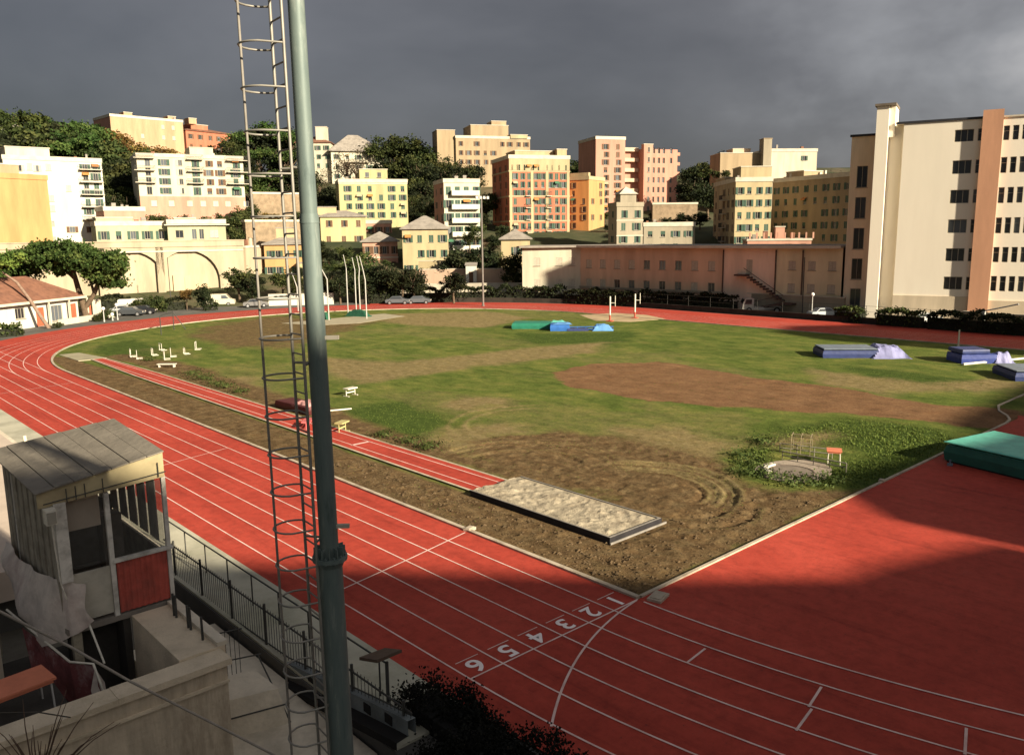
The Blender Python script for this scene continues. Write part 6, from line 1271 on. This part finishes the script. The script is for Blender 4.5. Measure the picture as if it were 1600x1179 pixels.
def booth():
    o = Vector((-15, 6, 2.9)); r = empty('judges_booth', 'weathered grey judges booth with glazed front and red corrugated panel', 'judges booth', tuple(o)); B = lambda: MB(o)
    x0, x1, y0, y1 = -16.12, -13.66, 4.3, 8.6; zf = 3.0
    RF = mat('weathered_grey_roof_sheet', (.19, .168, .135), .85, .3, .8, dirt=(.12, .108, .085), bump=.5, bscale=6); FS = mat('yellowed_fascia', (.42, .35, .20), .8, .25, 1.2, dirt=(.27, .21, .12)); PO = mat('chipped_grey_post', (.58, .55, .48), .75, .25, 3, dirt=(.17, .15, .12)); RED = mat('dark_red_corrugated', (.42, .085, .06), .75, .3, 2.5, dirt=(.2, .06, .045)); DRK = mat('dark_booth_lining', (.19, .165, .135), .9, .3, 2); SL = mat('grey_slat_board', (.30, .27, .21), .9, .4, 2, dirt=(.14, .12, .09))
    # roof sheets, falling to the left
    mb = B(); q = [(-16.55, 4.12, 6.46), (-13.62, 4.12, 6.93), (-13.42, 8.5, 7.03), (-16.45, 9.6, 6.42)]; n = 7
    for i in range(n):
        a0, a1 = i/n, (i+1)/n-.006; P = lambda t_, e: Vector(q[0 if e == 0 else 3]).lerp(Vector(q[1 if e == 0 else 2]), t_)
        c4 = [P(a0, 0), P(a1, 0), P(a1, 1), P(a0, 1)]; lift = .012 if i % 2 else 0; top = [v+Vector((0, 0, lift+.03)) for v in c4]
        mb.add(c4+top, [(4, 5, 6, 7), (0, 3, 2, 1), (0, 1, 5, 4), (1, 2, 6, 5), (2, 3, 7, 6), (3, 0, 4, 7)])
    mb.build('roof', RF, r)
    mb = B(); mb.add([(-16.5, 4.2, 6.10), (-13.64, 4.2, 6.28), (-13.64, 4.2, 6.91), (-16.5, 4.2, 6.44), (-16.5, 4.26, 6.10), (-13.64, 4.26, 6.28), (-13.64, 4.26, 6.91), (-16.5, 4.26, 6.44)], [(0, 1, 2, 3), (7, 6, 5, 4), (0, 4, 5, 1), (1, 5, 6, 2), (0, 3, 7, 4)]); mb.build('fascia', FS, r)
    mb = B(); mb.tube([(-16.4, 4.14, 6.20), (-13.62, 4.14, 6.42)], .014, 5); [mb.tube([(x, 4.15, 6.1+.08*(x+16.4)), (x, 4.15, 6.42+.1*(x+16.4))], .012, 4) for x in (-15.9, -15.7, -15.5, -15.1, -13.8)]; mb.build('cable', RAIL, r)
    for nm, x, y, w_, zb_ in (('post', x0+.06, y0, .26, 4.2), ('post', -15.02, y0, .11, zf), ('post', x1, y0, .10, zf), ('post', x1, y1-.3, .10, zf), ('post', x0, y1, .12, zf)):
        mb = B(); mb.box(x-w_/2, x+w_/2, y-w_/2, y+w_/2, zb_, 6.3 if x > -14 else 6.15); mb.build(nm, PO, r)
    mb = B(); corrug(mb, (-14.94, 4.28, 0), (-13.72, 4.28, 0), 3.05, 4.36, 9); mb.build('red_panel', RED, r)
    mb = B(); mb.box(-15.0, x1+.08, 4.2, 4.36, 4.363, 4.44); mb.build('sill', PO, r)
    mb = B(); mb.box(-16.0, -15.08, 4.3, 4.36, 3.1, 4.30); mb.build('grey_panel', mat('pale_grey_panel', (.44, .41, .33), .8, .25, 1.5, dirt=(.27, .24, .18)), r)
    mb = B(); mb.box(x0-.05, x1+.06, y0-.05, y1, zf-.14, zf); mb.build('floor', DRK, r)
    # inside: dark lower lining, pale board, far wall
    mb = B(); mb.box(x0+.1, x1-.1, y1-.25, y1-.2, zf+.01, 4.9); mb.box(x0+.1, -14.5, y1-.25, y1-.2, 4.905, 5.2); mb.box(x0+.1, x0+.14, y0+.2, y1-.3, zf+.01, 6.0); mb.build('lining', DRK, r)
    mb = B(); mb.box(-15.96, -15.1, 4.62, 4.65, 5.28, 6.1); mb.build('notice_board', mat('tan_notice_board', (.70, .58, .45), .9, .1, 2), r)
    mb = B(); mb.box(-14.6, -14.1, 6.4, 6.9, 3.01, 4.9); mb.build('cupboard', DRK, r)
    mb = B()
    for i in range(5): corrug(mb, (x1-.12, 4.6+i*.78, 0), (x1-.12, 4.6+i*.78+.62, 0), 4.5, 6.25, 5, .03)
    mb.build('curtain', mat('dusty_grey_curtain', (.36, .33, .28), .9, .3, 2), r)
    for x in (-14.5, -14.1): mb = B(); mb.box(x, x+.07, y1-.4, y1-.33, 4.9, 6.2); mb.build('mullion', PO, r)
    mb = B(); mb.quad((-15.94, 4.32, 4.42), (-15.1, 4.32, 4.42), (-15.1, 4.32, 6.1), (-15.94, 4.32, 6.1)); mb.quad((-14.94, 4.32, 4.45), (-13.73, 4.32, 4.45), (-13.73, 4.32, 6.2), (-14.94, 4.32, 6.1)); mb.build('front_glass', DG, r)
    mb = B(); mb.quad((x1, 4.38, 4.2), (x1, y1-.4, 4.2), (x1, y1-.4, 6.3), (x1, 4.38, 6.3)); mb.build('side_glass', DG, r); mb = B(); mb.box(x1-.03, x1+.03, 4.38, y1-.4, 3.0, 4.19); mb.build('side_panel', SL, r)
    mb = B(); n = 17
    for i in range(n): y = y0+.15+(y1+.9-y0-.2)*i/n; mb.box(x0-.06+(.03 if i % 2 else 0), x0-.02, y, y+(y1-y0+.7)/n-.03, 3.4-.0*i, 6.14)
    mb.build('slatted_side', SL, r)
    mb = B(); mb.box(-16.42, -16.2, 3.9, 4.18, 5.75, 6.1); mb.box(-16.40, -16.22, 3.86, 3.899, 5.79, 6.06, 1); mb.build('lamp_box', [WHITEP, FRW], r)
    mb = B(); mb.tube([(-16.26, 4.2, 5.74), (-16.24, 4.2, 5.0), (-16.2, 4.2, 4.2), (-16.12, 4.2, 3.8)], .018, 5); mb.build('downpipe', WHITEP, r)
booth()
def banner():   # torn sheet hanging from the left side of the booth
    top = [(-16.3, 9.4, 3.85), (-16.3, 7.4, 3.82), (-16.25, 5.6, 4.0), (-16.1, 4.3, 4.25), (-15.75, 4.1, 4.1)]; bot = [(-16.45, 9.2, 3.3), (-16.6, 7.0, 2.6), (-16.5, 5.2, 2.35), (-15.95, 4.0, 2.95), (-15.62, 3.95, 3.2)]
    o = Vector((-16.3, 6, 2.4)); mb = MB(o); n = 8; V = []
    for i in range((len(top)-1)*5+1):
        k = min(i//5, len(top)-2); t_ = i/5-k; a = Vector(top[k]).lerp(Vector(top[k+1]), t_); b = Vector(bot[k]).lerp(Vector(bot[k+1]), t_)
        for j in range(n+1): s_ = j/n; p = a.lerp(b, s_); p += Vector((-.10*math.sin(s_*3.1)+.05*math.sin(i*1.3+s_*5), .04*math.sin(i*.9), 0)); V.append(p)
    m_ = (len(top)-1)*5+1; mb.add(V, [(i*(n+1)+j, (i+1)*(n+1)+j, (i+1)*(n+1)+j+1, i*(n+1)+j+1) for i in range(m_-1) for j in range(n)], 0, True)
    tag(mb.build('torn_tarpaulin', mat('dirty_pale_tarpaulin', (.58, .51, .44), .8, .3, 1.5, dirt=(.36, .27, .24), bump=.5, bscale=5)), 'dirty pale tarpaulin sagging from the left side of the judges booth', 'tarpaulin')
    o = Vector((-16, 5, 1)); r = empty('torn_banner', 'torn maroon and grey banner on bent frame below the judges booth', 'banner', tuple(o))
    mb = MB(o); mb.add([(-16.7, 6.4, 2.5), (-16.25, 4.0, 2.3), (-15.9, 3.4, 2.35), (-15.75, 3.3, 1.3), (-16.2, 3.9, 1.15), (-16.7, 5.8, 1.5)], [(0, 1, 4, 5), (1, 2, 3, 4)]); mb.build('cloth', mat('maroon_cloth', (.19, .06, .06), .9, .4, 3, dirt=(.38, .30, .28)), r)
    mb = MB(o); mb.tube([(-16.85, 7.2, 2.75), (-16.25, 3.95, 2.35), (-15.9, 3.38, 2.4), (-15.68, 3.25, 1.25)], .03, 6); mb.tube([(-15.75, 4.1, 3.2), (-15.68, 3.3, 2.35)], .025, 6); mb.build('frame', PO_ if False else WHITEP, r)
    mb = MB(o); mb.add([(-15.88, 3.36, 2.3), (-15.72, 3.28, 1.9), (-15.70, 3.22, 1.15), (-15.9, 3.4, 1.1), (-15.98, 3.5, 1.7)], [(0, 1, 2, 3, 4)]); mb.build('grey_flap', mat('dirty_pale_tarpaulin', (.34, .30, .26)), r)
banner()
def stand_structure():
    # floor below the booth, dark stairwell, ledge and big parapet wall
    struct(MB().prism([(-40, -30), (-10.72, -30), (-10.72, 1.0), (-10.72, 30), (-40, 30)], -1.72, -1.55).build('yard', mat('lightened_yard', (.16, .145, .115), .95, .4, .5, dirt=(.08, .085, .05), bump=.4)))  # yard tone lightened to bounce light onto the shaded foreground
    o = Vector((-15, 1, 0)); r = empty('parapet_wall', 'thick stained concrete parapet wall with pale coping in the lower left corner', 'wall', tuple(o))
    mb = MB(o); mb.box(-19.5, -13.86, .62, .98, -1.55, 2.72); mb.build('wall', mat('brown_stained_render', (.52, .43, .31), .95, .4, 1.7, dirt=(.15, .11, .07), bump=.5, bscale=6, streak=True), r)
    mb = MB(o); mb.box(-16.2, -13.78, .52, 1.12, 2.723, 2.87); mb.box(-19.5, -16.203, .52, 1.12, 2.723, 2.86); mb.build('coping', COP, r)
    mb = MB(o); mb.box(-19.5, -13.85, .55, .617, 2.30, 2.36); mb.build('drip_band', COP, r)
    o = Vector((-14, 3, 0)); r = empty('stair_ledge', 'narrow pale concrete ledge with short dark posts between booth and parapet wall', 'concrete ledge', tuple(o))
    mb = MB(o); mb.box(-14.72, -13.66, 1.13, 4.2, -1.55, 2.92); mb.build('wall', COP, r); mb = MB(o); mb.box(-13.84, -13.6, 1.13, 4.2, 2.923, 3.02); mb.build('kerb', PLC, r)
    for y in (1.7, 2.4, 2.55, 3.3, 3.45): mb = MB(o); mb.tube([(-13.95, y, 2.92), (-13.95, y, 3.5)], .03, 6); mb.build('post', RAIL, r)
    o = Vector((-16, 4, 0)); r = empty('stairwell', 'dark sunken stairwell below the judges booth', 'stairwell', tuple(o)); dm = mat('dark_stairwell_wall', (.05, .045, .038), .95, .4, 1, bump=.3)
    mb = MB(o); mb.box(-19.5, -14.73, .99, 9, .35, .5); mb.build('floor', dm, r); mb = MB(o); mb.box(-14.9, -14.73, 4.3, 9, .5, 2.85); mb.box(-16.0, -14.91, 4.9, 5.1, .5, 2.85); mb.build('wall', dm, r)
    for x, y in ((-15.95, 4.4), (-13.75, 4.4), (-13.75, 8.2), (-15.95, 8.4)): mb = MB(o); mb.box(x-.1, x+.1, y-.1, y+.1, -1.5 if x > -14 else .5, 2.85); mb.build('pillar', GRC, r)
    table('orange topped table on thin metal legs in the dark stairwell at left edge', -17.55, 3.0, .5+1.45, 1.35, .85, .78, .12, ORT, MAST)
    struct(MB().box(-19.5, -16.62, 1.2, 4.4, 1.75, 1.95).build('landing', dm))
    # terrace and steps of the stand, left of and beyond the booth
    struct(MB().prism([(-22, 9.5), (-16.7, 9.5), (-16.5, 13.5), (-22, 14)], .5, 3.3).build('stand_terrace', GRC)); struct(MB().prism([(-26, 11), (-17.4, 5.2), (-17.6, 4.7), (-26, 4.7)], .5, 3.1).build('stand_landing', PLC))
    lt = mat('pale_terrace_slab', (.52, .43, .35), .9, .12, .6, dirt=(.42, .34, .27))
    struct(MB().prism([(-24, 15), (-13.0, 15), (-10.95, 21), (-10.95, 60), (-24, 60)], -.06, 1.0).build('pale_terrace', lt))
    mb = MB((-10.75, 40, 0)); mb.box(-10.94, -10.68, 14, 60, -.05, .78); mb.box(-10.96, -10.64, 14, 60, .783, .9, 1); tag(mb.build('low_wall', [mat('shade_black', (.015, .014, .013), 1), PLC]), 'low wall with face coloured black as shade between pale terrace and track walk', 'wall')  # face in flat black, its shade put into the colour
    o = Vector((-11.15, 31.5, 1)); r = empty('short_post', 'short pale leaning post at the corner of the pale terrace', 'post', tuple(o)); mb = MB(o); mb.tube([(-11.15, 31.0, .95), (-11.2, 31.2, 2.2)], .09, 6); mb.build('pole', PLC, r); mb = MB(o); mb.box(-11.4, -10.97, 29.8, 30.8, .9, 1.25); mb.build('foot', GRC, r)
    # slatted screen left of the booth
    o = Vector((-17.5, 12, 3.3)); r = empty('balustrade', 'short white balustrade on the stand terrace left of the booth', 'balustrade', tuple(o))
    mb = MB(o); mb.box(-19.4, -16.6, 13.2, 13.35, 4.15, 4.28); mb.build('handrail', WHITEP, r)
    for i in range(9): mb = MB(o); mb.box(-19.3+i*.32, -19.2+i*.32, 13.22, 13.32, 3.3, 4.148); mb.build('baluster', WHITEP, r)
    # lower concrete platform with a boxed bench, in front of the picket fence
    struct(MB().prism([(-13.55, -.6), (-10.8, -.6), (-10.8, 9), (-13.55, 9)], -1.55, -.35).build('concrete_platform', PLC))
    struct(MB().prism([(-30, -12), (-11.2, -12), (-10.8, -.75), (-13.6, -1.6), (-30, -1.6)], -1.548, -.9).build('rough_lawn', mat('dark_rough_lawn', (.055, .055, .024), 1, .5, 2, dirt=(.10, .08, .05), bump=.8)))
    o = Vector((-12.4, 3, -.35)); r = empty('concrete_block', 'big sloped concrete block with wire frame beside the picket fence', 'concrete block', tuple(o))
    mb = MB(o); mb.add([(-13.2, 2.5, -.35), (-11.75, 2.1, -.35), (-11.75, 4.4, -.35), (-13.2, 4.6, -.35), (-13.1, 2.75, .55), (-11.85, 2.4, .55), (-11.9, 3.7, .6), (-13.1, 3.9, .6)], [(4, 5, 6, 7), (0, 1, 5, 4), (1, 2, 6, 5), (2, 3, 7, 6), (3, 0, 4, 7)]); mb.build('block', PLC, r)
    for a, b_ in (((-13.25, 2.5, .2), (-11.7, 2.1, .2)), ((-13.2, 3.9, 1.1), (-11.7, 3.6, 1.0)), ((-11.7, 2.1, -.35), (-11.8, 3.6, 1.0)), ((-13.22, 2.5, -.3), (-13.25, 3.9, 1.1)), ((-13.2, 5.2, 1.3), (-11.6, 5.0, 1.2))): mb = MB(o); mb.tube([a, b_], .022, 5); mb.build('wire_bar', RAIL, r)
    for x in (-13.2, -13.0): mb = MB(o); mb.tube([(x, 3.0, -.35), (x, 3.0, 1.6), (x+.05, 3.4, 1.75), (x+.1, 3.7, 1.5)], .035, 6); mb.build('hooked_post', RAIL, r)
    mb = MB(o)
    for i in range(12): mb.tube([(-13.1+i*.13, 5.1, -.3), (-13.1+i*.13, 5.1, 1.25)], .01, 4)
    mb.build('wire_mesh', RAIL, r)
stand_structure()
def picket():
    o = Vector((-10.4, 6, 0)); r = empty('picket_fence', 'dark iron picket fence on sloped blue grey wall beside the track walk', 'fence', tuple(o)); x = -10.5
    zm = lambda y: float(np.interp(y, [-1.6, 0, 4.5, 7.6, 13.7, 16], [.95, .72, .0, -.08, -.28, -.3])); zl = lambda y: float(np.interp(y, [-1.6, 0, 4.5, 7.6, 13.9, 16], [.55, .3, -.44, -.76, -1.5, -1.6]))
    ys = np.linspace(-1.7, 14.2, 40); wm = mat('blue_grey_painted_wall', (.17, .19, .19), .9, .35, 1.2, dirt=(.09, .10, .095), bump=.4)
    mb = MB(o)
    for a, b in zip(ys, ys[1:]): mb.add([(x-.12, a, zl(a)), (x-.12, b, zl(b)), (x-.12, b, zm(b)), (x-.12, a, zm(a)), (x+.1, a, zl(a)), (x+.1, b, zl(b)), (x+.1, b, zm(b)), (x+.1, a, zm(a))], [(0, 1, 2, 3), (3, 2, 6, 7), (4, 7, 6, 5)])
    mb.build('low_wall', wm, r)
    mb = MB(o)
    for a, b in zip(ys, ys[1:]): mb.add([(x-.45, a, zl(a)-.02), (x-.45, b, zl(b)-.02), (x-.1, b, zl(b)+.02), (x-.1, a, zl(a)+.02), (x-.45, a, zl(a)-.22), (x-.45, b, zl(b)-.22)], [(0, 1, 2, 3), (0, 4, 5, 1)])
    mb.build('shade_strip', mat('shade_black', (.015, .014, .013), 1), r)  # black strip standing in for the shaded gap under the wall
    for i in range(16): y = -.9+i*.95; mb = MB(o); z = (zm(y)+zl(y))/2; mb.obox((x-.135, y, z-.12), .025, .30, .24, 0); mb.build('black_plate', mat('shade_black', (.015, .014, .013), 1), r)  # thin black plates in place of holes, shade put into the colour
    mb = MB(o); mb.tube([(x, -1.7, 1.1), (x, 14.0, 1.1)], .028, 6); mb.build('top_rail', RAIL, r)
    mb = MB(o); mb.tube([(x, y, zm(y)+.1) for y in ys[::3]], .022, 5); mb.build('bottom_rail', RAIL, r)
    for i in range(95): y = -1.65+i*.165; mb = MB(o); mb.tube([(x, y, zm(y)), (x, y, 1.2)], .010, 4); mb.build('picket', RAIL, r)
    for y in (-1.4, .9, 3.4, 5.8, 8.2, 10.6, 13.0): mb = MB(o); mb.tube([(x-.02, y, zm(y)-.3), (x-.02, y, 1.32)], .04, 6); mb.build('post', RAIL, r)
    o = Vector((-9.62, 6, 0)); r = empty('handrail', 'plain dark tubular handrail along the track side of the walk', 'handrail', tuple(o)); mb = MB(o); mb.tube([(-9.62, .6, 1.1), (-9.62, 16.4, 1.1)], .028, 6); mb.build('rail', RAIL, r)
    for y in np.linspace(1.0, 16.2, 9): mb = MB(o); mb.tube([(-9.62, y, 0), (-9.62, y, 1.1)], .024, 6); mb.build('post', RAIL, r)
    o = Vector((-10.1, 0, 0)); r = empty('lectern', 'small brown roofed box on a post by the picket fence right of the mast', 'notice box', tuple(o))
    mb = MB(o); mb.tube([(-10.1, -.1, 0), (-10.1, -.1, 1.62)], .045, 6); mb.build('post', RAIL, r); mb = MB(o); mb.add([(-10.55, .45, 1.62), (-9.85, .35, 1.66), (-9.8, -.35, 1.86), (-10.5, -.3, 1.82), (-10.55, .45, 1.7), (-9.85, .35, 1.74), (-9.8, -.35, 1.94), (-10.5, -.3, 1.9)], [(0, 3, 2, 1), (4, 5, 6, 7), (0, 1, 5, 4), (1, 2, 6, 5), (2, 3, 7, 6), (3, 0, 4, 7)]); mb.build('roof', mat('brown_board', (.10, .07, .05), .9, .3, 3), r)
picket()
def dark_shrub():
    lobes = [(-9.15+.2*math.sin(i*1.7), -.5-i*.95, .28+.06*math.sin(i*2.1), .85, .8, .75) for i in range(9)]+[(-10.2, -2.6-i*1.0, .1, .9, .8, .75) for i in range(8)]
    P, T = clumps(31, lobes, 40000, .36, .2); P[:, 0] = np.minimum(P[:, 0], -8.25); o = np.array([-9.7, -3, 0]); r = empty('dark_shrub', 'dense near black evergreen shrub hugging the outer edge of the track', 'shrub', tuple(o))
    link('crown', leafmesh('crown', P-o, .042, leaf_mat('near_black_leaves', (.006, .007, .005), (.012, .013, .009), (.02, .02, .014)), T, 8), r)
    mb = MB(o); [mb.obox((-9.2, -.8-i*1.0, -.9), .9, 1.05, 1.3, 0) for i in range(8)]; mb.build('twigs', mat('shade_black', (.015, .014, .013), 1), r)  # solid black core boxes, the shrub's inner shade put into the colour
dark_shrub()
def wires():
    pts = [ond(-30, 940, 13.6), ond(0, 955, 13.8), ond(110, 1010, 14), ond(200, 1062, 14.2), ond(330, 1128, 14.5), ond(450, 1190, 14.8)]; mb = MB(pts[0]); mb.tube(pts, .022, 6); tag(mb.build('cable', mat('pale_cable', (.30, .27, .23), .7, .2, 3)), 'pale sagging cable crossing in front of the parapet wall', 'cable')
    pts = [ond(0, 1113, 15), ond(60, 1112, 15.6), ond(110, 1120, 16)]; mb = MB(pts[0]); mb.tube(pts, .012, 5); tag(mb.build('cable', RAIL), 'thin grey wire above the bare shrub in the lower left corner', 'wire')
    rg = random.Random(3); o = ond(62, 1230, 13.5); r = empty('bare_shrub', 'bare brown twiggy shrub in the lower left corner', 'shrub', tuple(o)); mb = MB(o)
    for i in range(34):
        a = rg.uniform(-1.25, 1.25); l = rg.uniform(.7, 1.35); k = rg.uniform(-.3, .3); p = Vector(o); d = Vector((.736*math.sin(a)+.665*k, -.676*math.sin(a)+.727*k, math.cos(a)*.95+.15)); s_ = d.orthogonal().normalized()*rg.uniform(-.22, .22)
        mb.tube([p, p+d*l*.35+s_*.3, p+d*l*.7+s_, p+d*l+s_*1.9-Vector((0, 0, .12*abs(a)))], [.014, .011, .008, .004], 4)
    mb.build('twigs', mat('dry_brown_twig', (.10, .065, .045), .9, .3, 5), r)
wires()
